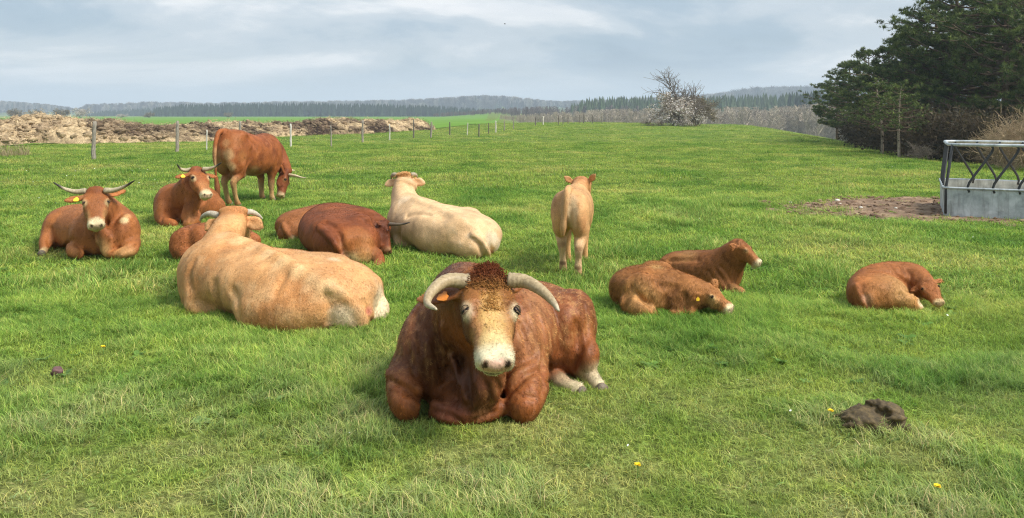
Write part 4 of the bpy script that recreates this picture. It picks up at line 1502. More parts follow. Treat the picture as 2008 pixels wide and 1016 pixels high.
# --- 4: brown cow behind, head turned to the right
def build_second_cow():
    sk = Skin()
    base = S(168, 94, 53)
    q = zoomed(50, 230, 3.386)
    torso(sk, [(w2(344, 11.9), 11.9, .54, .28, .02), (w2(350, 12.1), 12.1, .60, .36), (w2(362, 12.5), 12.5, .55, .41), (w2(377, 12.9), 12.9, .49, .42), (w2(388, 13.2), 13.2, .45, .36), (w2(395, 13.4), 13.4, .38, .24)], k=.07)
    sk.tube([(W(350, 400, 12.2), .24, .19, .3), (W(360, 382, 11.95), .2, .18, .28), (W(375, 358, 11.75), .15, .14, .22)], k=.10, cap=.5)
    sk.tube([(W(382, 378, 11.65), .05, .08, .1), (W(376, 405, 11.65), .06, .12, .12), (W(368, 428, 11.65), .08, .1, .1)], k=.08)
    sk.ell(W(325, 415, 11.9), (.22, .13, .22), (0, 1, 0), k=.09)
    sk.limb([(W(320, 425, 11.8), .11), (W(324, 435, 11.65), .085), (W(340, 440, 11.55), .065)], k=.05)
    sk.limb([(W(378, 425, 11.8), .12), (W(380, 434, 11.65), .09), (W(368, 440, 11.55), .07)], k=.05)
    sk.ell(W(412, 410, 12.7), (.3, .17, .22), (.4, 1, 0), k=.08)
    sk.stroke(q((900, 690), (930, 640), (1000, 660), (1020, 710)), .014, .006, k=.05)
    sk.stroke(q((1060, 560), (1090, 640), (1080, 700)), .014, .0, 'add', k=.05)
    sk.stroke(q((1150, 620), (1180, 560), (1200, 540)), .02, .006, k=.06)
    for x, y, r_, c_, a_ in ((960, 540, .14, S(150, 82, 46), .5), (1100, 560, .12, S(140, 76, 42), .6), (1080, 680, .12, S(186, 118, 74), .6), (880, 600, .1, S(178, 104, 60), .5), (1300, 560, .12, S(180, 106, 64), .5)):
        P = q((x, y))[0]
        sk.dab(P[0], P[1], r_, c_, a_, .5)
    poll, muz = W(387, 332, 11.65), W(409, 382, 11.38)
    hl = [W(374, 333, 11.66), W(364, 334, 11.64), W(354, 331, 11.6), W(347, 322, 11.52)]
    hr = [W(399, 332, 11.66), W(410, 331, 11.65), W(422, 327, 11.62), W(434, 319, 11.58)]
    head(sk, poll, muz, VN(388, .40, .52, .72), pal(ear_in=S(204, 144, 108)), horns={-1: hl, 1: hr}, horn_r=.037, eye_ring=S(222, 186, 148), muzzle_col=S(230, 200, 172), nose_col=S(222, 176, 158), scale_w=1.06,
         ears={1: (1, .05, -.2), -1: (1, .08, -.25)}, tag={-1: (M_TAG_Y, .5)}, ear_len=.44, face=[(.3, .05, 0, (.4, .22, .3), S(160, 88, 50), .7), (.7, 0, 0, (.2, .2, .2), S(190, 124, 80), .6), (-.02, 0, 0, (.14, .26, .2), S(132, 66, 35), .8)])
    mat = coat_material('coat_brown_b', S(204, 130, 80), .3, 14, (1, 1, .5))
    return finish(sk, 'cow', 'brown horned cow lying below the grazing one, looking right', 'cow', GROUP_C, G(362, 436), .016, mat, base,
                  hair=18000, hair_len=.032, hair_w=.0028, flow_dir=(-.2, .4, -.8), lift=.22, relief=.008)

# --- 5: the grazing cow on her feet
def build_grazing_cow():
    sk = Skin()
    base = S(166, 90, 50)
    hind, fore = np.array([w2(457, 14.3), 14.3, 0]), np.array([-4.79, 15.15, 0])
    h = nrm(fore - hind); lf = np.array([-h[1], h[0], 0])          # heading, her left
    def B(al, side, z):
        return hind + h * al + lf * side + np.array([0, 0, z])
    rows = [(B(-.27, 0, 1.08), .14, .22, .18), (B(-.20, 0, 1.07), .25, .31, .28), (B(.0, 0, 1.04), .305, .345, .36), (B(.25, 0, .96), .34, .37, .38),
            (B(.55, 0, .86), .37, .41, .36), (B(.85, 0, .86), .33, .42, .33), (B(1.05, 0, .90), .27, .40, .32), (B(1.20, 0, .92), .17, .26, .26)]
    sk.tube(rows, k=.06, n=5, p=2.2, cap=.4)
    sk.ell(B(-.0, .20, 1.28), (.09, .06, .05), h, k=.12)
    sk.ell(B(-.0, -.20, 1.28), (.09, .06, .05), h, k=.12)
    # hind legs
    for sg, dx in ((1, .10), (-1, -.05)):
        sk.ell(B(-.08 + dx * .3, sg * .16, .88), (.25, .13, .32), h, k=.08)
        sk.limb([(B(-.02 + dx * .6, sg * .165, .74), .14), (B(.0 + dx, sg * .165, .58), .10), (B(-.14 + dx, sg * .155, .45), .062), (B(-.10 + dx, sg * .15, .26), .045), (B(-.05 + dx, sg * .15, .11), .048), (B(-.02 + dx, sg * .15, .05), .055)], k=.04)
        sk.spot(B(-.08 + dx, sg * .15, .28), (.2, .12, .26), S(206, 160, 116), .8, .5, h)
        sk.spot(B(-.20, sg * .08, .80), (.14, .12, .3), S(200, 150, 108), .6, .5, h)
        sk.extra.append(('hoof', B(-.02 + dx, sg * .15, .05), B(.02 + dx, sg * .15, .0), .055))
    # forelegs
    for sg, dx in ((1, .10), (-1, -.06)):
        sk.ell(B(.98, sg * .22, .82), (.16, .11, .30), h, k=.08)
        sk.limb([(B(.96 + dx * .5, sg * .19, .62), .105), (B(.98 + dx, sg * .17, .42), .065), (B(.98 + dx, sg * .17, .36), .062), (B(.99 + dx, sg * .17, .2), .043), (B(1.0 + dx, sg * .17, .09), .048), (B(1.02 + dx, sg * .17, .05), .052)], k=.04)
        sk.spot(B(.99 + dx, sg * .17, .2), (.14, .12, .24), S(210, 166, 124), .8, .5, h)
        sk.extra.append(('hoof', B(1.02 + dx, sg * .17, .05), B(1.06 + dx, sg * .17, .0), .052))
    # udder
    sk.ell(B(.16, 0, .56), (.16, .13, .10), h, k=.06)
    sk.spot(B(.18, 0, .52), .22, S(206, 150, 116), .85, .5)
    sk.spot(B(.55, 0, .48), (.4, .3, .1), S(190, 128, 84), .5, .6, h)
    sk.spot(B(.55, -.1, 1.22), (.5, .4, .14), S(140, 68, 36), .6, .6, h)
    sk.spot(B(1.2, 0, .9), (.3, .4, .4), S(122, 58, 32), .7, .5, h)
    sk.spot(B(.78, -.36, .9), (.12, .08, .14), S(128, 62, 34), .7, .4, h)
    # tail with brush
    sk.tube([(B(-.16, .04, 1.37), .045), (B(-.33, .05, 1.33), .042), (B(-.43, .05, 1.1), .034), (B(-.44, .04, .8), .028), (B(-.42, .03, .5), .024)], up=h, k=.03, n=4)
    sk.tube([(B(-.42, .03, .52), .03), (B(-.41, .02, .38), .05), (B(-.40, .01, .24), .04), (B(-.39, .0, .12), .014)], up=h, k=.03, n=4)
    sk.spot(B(-.37, .02, .32), (.12, .1, .2), S(120, 76, 50), .7, .5)
    q = zoomed(50, 230, 3.386)
    for x, y, r_, c_, a_ in ((1345, 250, .10, S(214, 170, 130), .7), (1360, 330, .09, S(218, 178, 140), .7), (1330, 170, .07, S(200, 146, 108), .5), (1265, 230, .10, S(204, 156, 118), .6), (1255, 300, .09, S(210, 166, 130), .6),
                             (1400, 160, .12, S(188, 116, 70), .4), (1520, 200, .10, S(130, 66, 36), .6), (1560, 270, .09, S(124, 62, 34), .6), (1480, 130, .09, S(140, 72, 38), .6), (1440, 260, .10, S(190, 120, 74), .5), (1600, 170, .10, S(128, 62, 34), .6), (1520, 350, .09, S(204, 150, 108), .6)):
        P = q((x, y))[0]
        sk.dab(P[0], P[1], r_, c_, a_, .5)
    sk.stroke(q((1470, 130), (1500, 160), (1520, 210)), .012, .004, k=.05)
    sk.stroke(q((1470, 320), (1490, 280), (1500, 220)), .014, .006, k=.07)
    # neck down to the grass, head
    poll, muz = W(566, 340, 15.42), W(556, 388, 15.2)
    sk.tube([(B(.95, -.05, .98), .20, .26, .30), (W(540, 296, 15.5), .15, .18, .24), (W(556, 322, 15.48), .13, .13, .2), (W(563, 338, 15.46), .11, .1, .15)], up=(.6, -.3, 1), k=.09, cap=.5)
    hr = [W(567, 343, 15.38), W(580, 345, 15.28), W(591, 348, 15.22), W(601, 349, 15.18)]
    hl = [W(567, 339, 15.5), W(570, 335, 15.62), W(574, 334, 15.7), W(578, 335, 15.76)]
    head(sk, poll, muz, VN(560, .85, .0, .25), pal(ear_in=S(150, 90, 60)), horns={1: hl, -1: hr}, horn_r=.032, horn_cols=(S(226, 208, 170), S(200, 186, 160), .8), muzzle_col=S(206, 170, 140), eye_ring=S(186, 130, 90),
         face=[(.4, 0, -.1, (.6, .5, .5), S(118, 56, 32), .8)], ears={1: (1, -.2, -.3), -1: (1, -.5, -.1)})
    mat = coat_material('coat_grazing', S(204, 134, 86), .35, 8, (1, 1, .6))
    return finish(sk, 'cow', 'red-brown horned cow standing with head down, grazing by the straw heap', 'cow', GROUP_C, (hind + fore) / 2, .017, mat, base,
                  hair=14000, hair_len=.03, hair_w=.0035, flow_dir=(-.3, -.4, -.8), lift=.2, relief=.008)

# --- 6: brown calf half hidden behind the pale cow
def build_hidden_calf():
    sk = Skin()
    base = S(162, 90, 52)
    torso(sk, [(w2(354, 9.15), 9.15, .28, .18), (w2(372, 9.2), 9.2, .36, .26), (w2(405, 9.25), 9.25, .38, .28), (w2(440, 9.3), 9.3, .36, .26), (w2(462, 9.35), 9.35, .3, .18)], k=.06)
    sk.ell(W(362, 480, 8.95), (.17, .13, .19), (1, 0, .2), k=.03)
    sk.ell(W(392, 470, 8.95), (.15, .12, .17), (1, 0, .2), k=.03)
    sk.limb([(W(352, 485, 8.92), .09), (W(370, 503, 8.84), .07), (W(395, 507, 8.8), .05)], k=.04)
    sk.tube([(W(343, 470, 8.95), .03), (W(341, 490, 8.9), .028), (W(345, 505, 8.86), .03)], up=(0, -1, 0), k=.03)
    sk.tube([(w2(455, 9.35), 9.35, .22, .14, .14), (w2(480, 9.3), 9.3, .19, .11, .11), (w2(495, 9.2), 9.2, .17, .1, .1)], k=.08)
    head(sk, (w2(492, 9.25), 9.25, .2), (w2(470, 9.0), 9.0, .09), (.2, -.4, .9), pal(ear_in=None), scale_w=1.1, muzzle_col=S(220, 190, 160), ears={1: (1, -.2, -.3), -1: (1, -.2, -.3)})
    mat = coat_material('coat_calf_a', S(200, 130, 84), .25, 12)
    return finish(sk, 'calf', "small brown calf curled up behind the pale tan cow's neck", 'calf', GROUP_K, (w2(410, 9.1), 9.1, 0), .014, mat, base,
                  hair=9000, hair_len=.028, hair_w=.0026, flow_dir=(-.4, -.2, -.8), lift=.35)

# --- 7: dark red cow seen from behind, head turned to her right side
def build_dark_cow():
    sk = Skin()
    base = S(142, 72, 39)
    q = zoomed(520, 310, 4.016)
    torso(sk, [(w2(694, 8.82), 8.82, .34, .24), (w2(687, 8.94), 8.94, .43, .34), (w2(676, 9.15), 9.15, .47, .39), (w2(660, 9.5), 9.5, .49, .42), (w2(652, 9.9), 9.9, .51, .41), (w2(652, 10.2), 10.2, .51, .33), (w2(662, 10.4), 10.4, .45, .22)], k=.07)
    sk.tube([(W(662, 428, 10.2), .2, .17, .3), (W(690, 424, 10.05), .18, .14, .26), (W(722, 430, 9.78), .15, .12, .22), (W(748, 445, 9.5), .13, .10, .18)], k=.06, cap=.5)
    sk.ell(W(716, 478, 9.0), (.24, .14, .20), (-.1, 1, .1), k=.07)
    sk.ell(W(702, 500, 8.82), (.12, .18, .13), (0, 1, 0), k=.07)
    sk.ell(W(632, 446, 9.1), (.10, .08, .06), k=.10)
    sk.ell(W(708, 432, 9.15), (.12, .10, .06), k=.10)
    sk.limb([(W(738, 500, 8.86), .075), (W(744, 514, 8.76), .06), (W(738, 520, 8.70), .045)], k=.03)
    sk.stroke(q((430, 545), (500, 610), (560, 690), (600, 770)), [.05, .045, .04, .034], -.005, 'add', k=.025)
    sk.stroke(q((590, 640), (605, 700), (620, 780)), .016, .004, k=.04)
    sk.stroke(q((760, 480), (860, 540), (900, 620)), .012, .006, k=.06)
    sk.stroke(q((470, 500), (560, 560), (600, 640)), .012, .006, k=.06)
    for x, y, r_, c_, a_ in ((750, 800, .13, S(212, 166, 120), .85), (680, 800, .08, S(214, 172, 128), .8), (720, 640, .16, S(178, 104, 58), .7), (800, 700, .12, S(186, 116, 68), .6), (625, 760, .05, S(206, 140, 122), .85), (590, 690, .04, S(196, 130, 100), .5),
                             (480, 620, .12, S(112, 54, 32), .6), (700, 470, .12, S(118, 58, 34), .6), (560, 400, .2, S(150, 78, 42), .5), (350, 560, .15, S(150, 80, 44), .5), (900, 860, .08, S(150, 90, 56), .6)):
        P = q((x, y))[0]
        sk.dab(P[0], P[1], r_, c_, a_, .5)
    poll, muz = W(758, 438, 9.34), W(768, 496, 9.14)
    hr = [W(764, 440, 9.28), W(778, 440, 9.22), W(792, 439, 9.2), W(804, 436, 9.18)]
    hl = [W(748, 434, 9.6), W(746, 430, 9.7), W(745, 428, 9.76)]
    head(sk, poll, muz, VN(760, .8, .1, .05), pal(ear_in=None), horns={-1: hr, 1: hl}, horn_r=.024, horn_cols=(S(120, 104, 84), S(70, 60, 50), .6), muzzle_col=S(150, 100, 70), nose_col=S(140, 96, 76),
         face=[(.3, 0, 0, (.7, .5, .5), S(98, 48, 30), .8)], ears={1: (1, -.1, -.4), -1: (.8, -.1, -.7)}, depth=1.2, ear_len=.3)
    mat = coat_material('coat_dark', S(190, 112, 66), .25, 12, (1, 1, .5), dark=.72)
    return finish(sk, 'cow', 'dark reddish cow lying rear to us, head bent to the right', 'cow', GROUP_C, G(680, 500), .014, mat, base,
                  hair=26000, hair_len=.028, hair_w=.0021, flow_dir=(.25, -.5, -.7), lift=.22, relief=.01)

# --- 8: lighter brown calf just behind the dark cow
def build_back_calf():
    sk = Skin()
    base = S(168, 98, 58)
    torso(sk, [(w2(562, 10.5), 10.5, .28, .20), (w2(577, 10.62), 10.62, .345, .29), (w2(605, 10.85), 10.85, .37, .32), (w2(640, 11.15), 11.15, .39, .31), (w2(672, 11.35), 11.35, .38, .25)], k=.06)
    sk.ell(W(570, 458, 10.45), (.17, .13, .16), (1, .4, 0), k=.06)
    sk.stroke([(556, 440), (562, 455), (572, 470), (580, 480)], [.035, .032, .028, .022], -.01, 'add', k=.02)
    sk.dab(575, 472, .06, S(226, 190, 156), .9, .5)
    sk.spot(W(610, 445, 10.5), (.2, .2, .12), S(190, 120, 76), .6, .6)
    sk.tube([(W(662, 432, 11.35), .15, .12, .18), (W(664, 418, 11.45), .12, .1, .14)], k=.08, cap=.5)
    head(sk, W(662, 408, 11.5), W(660, 424, 11.85), (0, .2, 1), pal(ear_in=None), scale_w=1.05, muzzle_col=S(220, 190, 160), eyes=False, ears={1: (1, -.1, -.2), -1: (1, -.1, -.2)})
    mat = coat_material('coat_calf_b', S(206, 136, 88), .25, 12)
    return finish(sk, 'calf', 'light brown calf lying close behind the dark reddish cow', 'calf', GROUP_K, (w2(610, 10.8), 10.8, 0), .0155, mat, base,
                  hair=9000, hair_len=.03, hair_w=.003, flow_dir=(-.4, -.2, -.8), lift=.3)

# --- 9: cream cow lying with her head up, looking away
def build_cream_cow():
    sk = Skin()
    base = S(224, 188, 146)
    q = zoomed(520, 310, 4.016)
    torso(sk, [(w2(800, 10.3), 10.3, .52, .26, .02), (w2(815, 10.15), 10.15, .57, .35), (w2(843, 9.9), 9.9, .545, .42), (w2(880, 9.65), 9.65, .52, .44), (w2(914, 9.48), 9.48, .485, .42), (w2(940, 9.38), 9.38, .43, .35), (w2(957, 9.32), 9.32, .34, .25)], k=.07, c=.44)
    sk.tube([(W(830, 414, 10.0), .2, .14, .2), (W(802, 400, 10.2), .18, .14, .26), (W(793, 376, 10.38), .15, .12, .22), (W(793, 356, 10.46), .13, .10, .18)], up=(0, .5, 1), k=.10, cap=.4)
    sk.ell(W(785, 440, 10.05), (.2, .13, .22), (-.5, .5, 0), k=.10)
    sk.limb([(W(792, 465, 9.95), .12), (W(786, 478, 9.8), .085), (W(800, 485, 9.72), .065)], k=.05)
    sk.ell(W(921, 417, 9.72), (.10, .08, .06), (1, -.3, 0), k=.08)
    sk.ell(W(900, 445, 9.2), (.10, .07, .06), (1, -.3, 0), k=.12)
    sk.ell(W(960, 470, 9.36), (.13, .14, .17), (1, -.3, 0), k=.08)
    sk.ell(W(922, 483, 9.12), (.2, .15, .16), (1, -.3, 0), k=.09)
    sk.ell(W(860, 478, 9.40), (.28, .16, .17), (1, -.6, 0), k=.10)
    sk.stroke(q((1640, 610), (1700, 650), (1740, 720), (1760, 810)), [.05, .045, .042, .036], .0, 'add', k=.025)
    sk.stroke(q((1772, 680), (1780, 730), (1784, 790)), .014, .0, k=.03)
    sk.stroke(q((1180, 330), (1350, 400), (1500, 470), (1640, 570)), .035, .032, 'add', k=.08)
    sk.stroke(q((1640, 640), (1690, 700), (1710, 760)), .012, .004, k=.05)
    sk.stroke(q((1060, 560), (1050, 640), (1060, 710)), .016, .006, k=.07)
    sk.stroke(q((1120, 460), (1200, 440), (1300, 450)), .004, .0, k=.06)
    for x, y, r_, c_, a_ in ((1780, 650, .1, S(240, 224, 200), .8), (1830, 720, .1, S(240, 224, 200), .8), (1778, 740, .035, S(160, 96, 84), .8), (1400, 720, .2, S(206, 166, 120), .6), (1200, 700, .15, S(204, 166, 124), .5), (1600, 720, .14, S(210, 172, 126), .5),
                             (1500, 560, .14, S(208, 168, 124), .4), (1100, 320, .08, S(216, 196, 170), .6), (1080, 180, .1, S(216, 172, 120), .5), (1170, 560, .12, S(206, 168, 124), .35)):
        P = q((x, y))[0]
        sk.dab(P[0], P[1], r_, c_, a_, .5)
    poll, muz = W(793, 343, 10.52), W(800, 374, 10.92)
    hl = [W(780, 344, 10.5), W(772, 342, 10.52), W(768, 346, 10.56), W(768, 351, 10.6)]
    hr = [W(806, 343, 10.5), W(813, 342, 10.52), W(817, 346, 10.56), W(816, 351, 10.6)]
    head(sk, poll, muz, VN(793, .05, .92, -.3), pal(ear_in=S(232, 172, 138)), horns={1: hl, -1: hr}, horn_r=.032, horn_cols=(S(180, 164, 136), S(120, 104, 84), .7),
         ears={1: (1, .18, -.4, .1, -1, 0), -1: (1, .0, -.3, .1, -1, 0)}, ear_len=.40, ear_w=.13, crest=.22, face=[(-.02, 0, .05, (.18, .25, .2), S(222, 168, 104), .9)])
    def tuft(root, o3):
        r = np.random.default_rng(5)
        VV, QQ, CC, off = [], [], [], 0
        for i in range(420):
            a_ = r.normal(0, .055)
            p0 = poll + np.array([a_, r.normal(0, .035) - .02, .030 - 3.5 * a_ * a_ + r.normal(0, .008)])
            d = nrm([np.sign(a_) * .4 + r.normal(0, .7), r.normal(-.3, .5), r.uniform(-.1, .8)])
            e = nrm([r.normal(0, .5), r.normal(0, .5), -1])
            pts = [p0 + d * .035 * t + e * .03 * t * t for t in (0, .35, .7, 1)]
            V, Fc, _ = sweep(pts, [.003, .003, .0025, .0006], 3, close=False)
            VV.append(V); QQ.append(Fc[0] + off); off += len(V)
            CC.append(np.tile(S(214, 164, 106) * r.uniform(.7, 1.2), (len(V), 1)))
        add_obj('poll_hair', make_mesh('poll_hair', np.concatenate(VV) - o3, np.concatenate(QQ), True, np.concatenate(CC)), M_HAIR, root, kind='stuff')
    mat = coat_material('coat_cream', S(242, 224, 196), .3, 10, dark=.88)
    return finish(sk, 'cow', 'cream cow lying in the middle, looking away from the camera', 'cow', GROUP_C, G(880, 496), .014, mat, base,
                  hair=24000, hair_len=.02, hair_w=.0019, flow_dir=(.6, -.3, -.6), lift=.2, relief=.012, relief_scale=4, extra_fn=tuft, coat=(.85, .83, .78))

# --- 10: pale calf walking away
def build_standing_calf():
    sk = Skin()
    base = S(214, 162, 112)
    hind, fore = np.array([w2(1119, 8.15), 8.15, 0]), np.array([w2(1130, 8.8), 8.8, 0])
    h = nrm(fore - hind); lf = np.array([-h[1], h[0], 0])
    def B(al, side, z):
        return hind + h * al + lf * side + np.array([0, 0, z])
    sk.tube([(B(-.16, 0, .72), .10, .14, .13), (B(-.10, 0, .71), .16, .175, .17), (B(.05, 0, .68), .195, .20, .20), (B(.28, 0, .64), .205, .22, .21), (B(.52, 0, .64), .185, .225, .20), (B(.72, 0, .68), .15, .21, .18), (B(.82, 0, .70), .10, .15, .15)], k=.05, p=2.2, cap=.4)
    for sg, dx in ((1, .13), (-1, -.10)):
        sk.ell(B(-.04 + dx * .3, sg * .105, .60), (.17, .092, .22), h, k=.06)
        sk.limb([(B(0 + dx * .5, sg * .11, .48), .088), (B(.02 + dx * .8, sg * .11, .40), .070), (B(-.07 + dx, sg * .10, .305), .048), (B(-.05 + dx, sg * .095, .19), .032), (B(-.04 + dx * 1.1, sg * .09, .09), .041), (B(-.02 + dx * 1.1, sg * .09, .04), .042)], k=.03)
        sk.spot(B(-.06 + dx, sg * .10, .20), (.14, .09, .22), S(222, 186, 148), .85, .5, h)
        sk.extra.append(('hoof', B(-.02 + dx * 1.1, sg * .09, .045), B(.01 + dx * 1.1, sg * .09, .0), .042))
        sk.ell(B(.68, sg * .12, .58), (.12, .07, .18), h, k=.06)
    for sg, dx in ((1, .13), (-1, -.10)):
        sk.spot(B(-.08 + dx * 1.1, sg * .09, .10), (.06, .05, .022), S(120, 84, 60), .8, .5)
        sk.spot(B(-.10 + dx, sg * .10, .30), (.05, .05, .03), S(170, 120, 80), .6, .5)
    for sg, dx in ((1, -.08), (-1, .10)):
        sk.limb([(B(.68 + dx * .4, sg * .10, .46), .065), (B(.68 + dx, sg * .09, .30), .045), (B(.68 + dx, sg * .09, .17), .034), (B(.69 + dx, sg * .085, .07), .037), (B(.70 + dx, sg * .085, .04), .04)], k=.03)
        sk.extra.append(('hoof', B(.70 + dx, sg * .085, .045), B(.73 + dx, sg * .085, .0), .04))
    sk.tube([(B(-.08, .01, .895), .038), (B(-.19, .015, .87), .036), (B(-.235, .025, .75), .030), (B(-.235, .045, .62), .027), (B(-.225, .055, .52), .034), (B(-.21, .06, .43), .018)], up=h, k=.02, n=4)
    sk.tube([(B(-.21, -.02, .72), .01), (B(-.20, -.015, .6), .014), (B(-.16, -.01, .46), .02)], up=h, k=.04, n=3, op='sub')
    sk.spot(B(-.19, -.03, .66), (.1, .05, .17), S(232, 204, 168), .85, .5)
    sk.spot(B(-.17, .06, .62), (.08, .03, .15), S(228, 196, 158), .6, .5)
    sk.spot(B(-.12, -.12, .55), (.14, .06, .12), S(190, 124, 78), .6, .5)
    sk.spot(B(.0, .2, .7), (.2, .1, .2), S(190, 130, 84), .5, .6)
    sk.tube([(B(.74, 0, .70), .13, .14, .16), (B(.90, -.01, .79), .10, .10, .14), (B(.97, -.02, .84), .09, .08, .12)], k=.06, cap=.5)
    poll = B(1.0, -.02, .91)
    head(sk, poll, poll + h * .30 + np.array([.03, 0, -.20]), (0, .4, 1), pal(ear_in=S(236, 196, 160)), scale_w=1.2, muzzle_col=S(224, 190, 160),
         ears={1: (.75, -.75, .35, .2, -1, .1), -1: (.75, -.75, .35, -.2, -1, .1)}, ear_len=.40, ear_w=.12, depth=1.0, face=[(.1, 0, -.1, (.4, .4, .4), S(190, 124, 74), .7)])
    mat = coat_material('coat_calf_c', S(232, 196, 152), .3, 12, dark=.85)
    return finish(sk, 'calf', 'pale tan calf on its feet, walking away up the pasture', 'calf', GROUP_K, (hind + fore) / 2, .0115, mat, base,
                  hair=14000, hair_len=.02, hair_w=.0018, flow_dir=(0, -.2, -1), lift=.2, relief=.005, coat=(.82, .83, .77))

# --- 11: calf asleep with its chin on the grass
def build_sleeping_calf():
    sk = Skin()
    base = S(184, 116, 70)
    q = zoomed(1160, 440, 4.618)
    torso(sk, [(w2(1222, 6.64), 6.64, .29, .16), (w2(1238, 6.68), 6.68, .345, .21), (w2(1268, 6.70), 6.70, .37, .24), (w2(1306, 6.68), 6.68, .345, .235), (w2(1340, 6.62), 6.62, .305, .19), (w2(1366, 6.57), 6.57, .25, .14)], k=.05)
    sk.ell(W(1258, 572, 6.50), (.17, .09, .15), (1, -.1, -.3), k=.05)
    sk.ell(W(1290, 523, 6.85), (.12, .07, .05), (1, 0, -.1), k=.06)
    sk.limb([(W(1236, 594, 6.46), .085), (W(1250, 604, 6.40), .068), (W(1274, 611, 6.40), .05), (W(1282, 616, 6.40), .04)], k=.04)
    sk.ell(W(1338, 588, 6.50), (.12, .07, .12), (1, -.2, 0), k=.06)
    sk.limb([(W(1328, 604, 6.48), .055), (W(1350, 612, 6.44), .045), (W(1320, 616, 6.44), .04)], k=.04)
    sk.tube([(W(1350, 572, 6.56), .12, .11, .13), (W(1372, 574, 6.52), .10, .10, .13), (W(1388, 578, 6.50), .09, .085, .11)], k=.07, cap=.5)
    sk.stroke(q((310, 780), (330, 680), (400, 620), (480, 700), (560, 760), (585, 850)), .012, .006, k=.04)
    sk.stroke(q((370, 560), (320, 640), (300, 740)), .012, .006, k=.05)
    sk.stroke(q((840, 640), (850, 720), (840, 820)), .012, .006, k=.05)
    sk.stroke(q((660, 700), (690, 640), (740, 600)), .010, .005, k=.05)
    sk.stroke(q((580, 520), (640, 560), (760, 560)), .010, .005, k=.06)
    poll, muz = W(1388, 562, 6.48), W(1437, 604, 6.36)
    H, f, n, s = head(sk, poll, muz, VN(1410, .52, .72, .42), pal(ear_in=S(212, 164, 116)), scale_w=1.22, muzzle_col=S(236, 206, 176), nose_col=S(226, 184, 162), eye_ring=S(226, 184, 138), depth=1.34, ear_out=.25, mw=1.12,
         ears={-1: (1, -.45, -.55, .9, -.5, .2), 1: (1, -.4, .1)}, tag={-1: (M_TAG_Y, .55)}, ear_len=.46, ear_w=.16, face=[(.62, 0, .03, (.25, .12, .15), S(172, 106, 62), .5), (.45, -.22, -.15, (.25, .12, .2), S(210, 152, 104), .7)], jaw=.95)
    for x, y, r_, c_, a_ in ((230, 620, .12, S(156, 92, 54), .6), (420, 400, .10, S(166, 98, 56), .6), (450, 640, .12, S(212, 150, 100), .7), (560, 720, .1, S(206, 144, 96), .5), (400, 780, .08, S(204, 142, 94), .6),
                             (560, 480, .09, S(170, 102, 58), .5), (760, 680, .08, S(150, 90, 54), .5), (890, 680, .09, S(164, 100, 60), .5), (580, 380, .06, S(222, 168, 116), .7)):
        P = q((x, y))[0]
        sk.dab(P[0], P[1], r_, c_, a_, .6)
    mat = coat_material('coat_calf_d', S(216, 152, 102), .3, 11, (1, 1, .5), dark=.75)
    return finish(sk, 'calf', 'brown calf lying with its chin on the grass, yellow ear tag', 'calf', GROUP_K, G(1315, 610), .010, mat, base,
                  hair=36000, hair_len=.026, hair_w=.0013, flow_dir=(-.2, -.25, -.9), lift=.3, relief=.009, relief_scale=10)

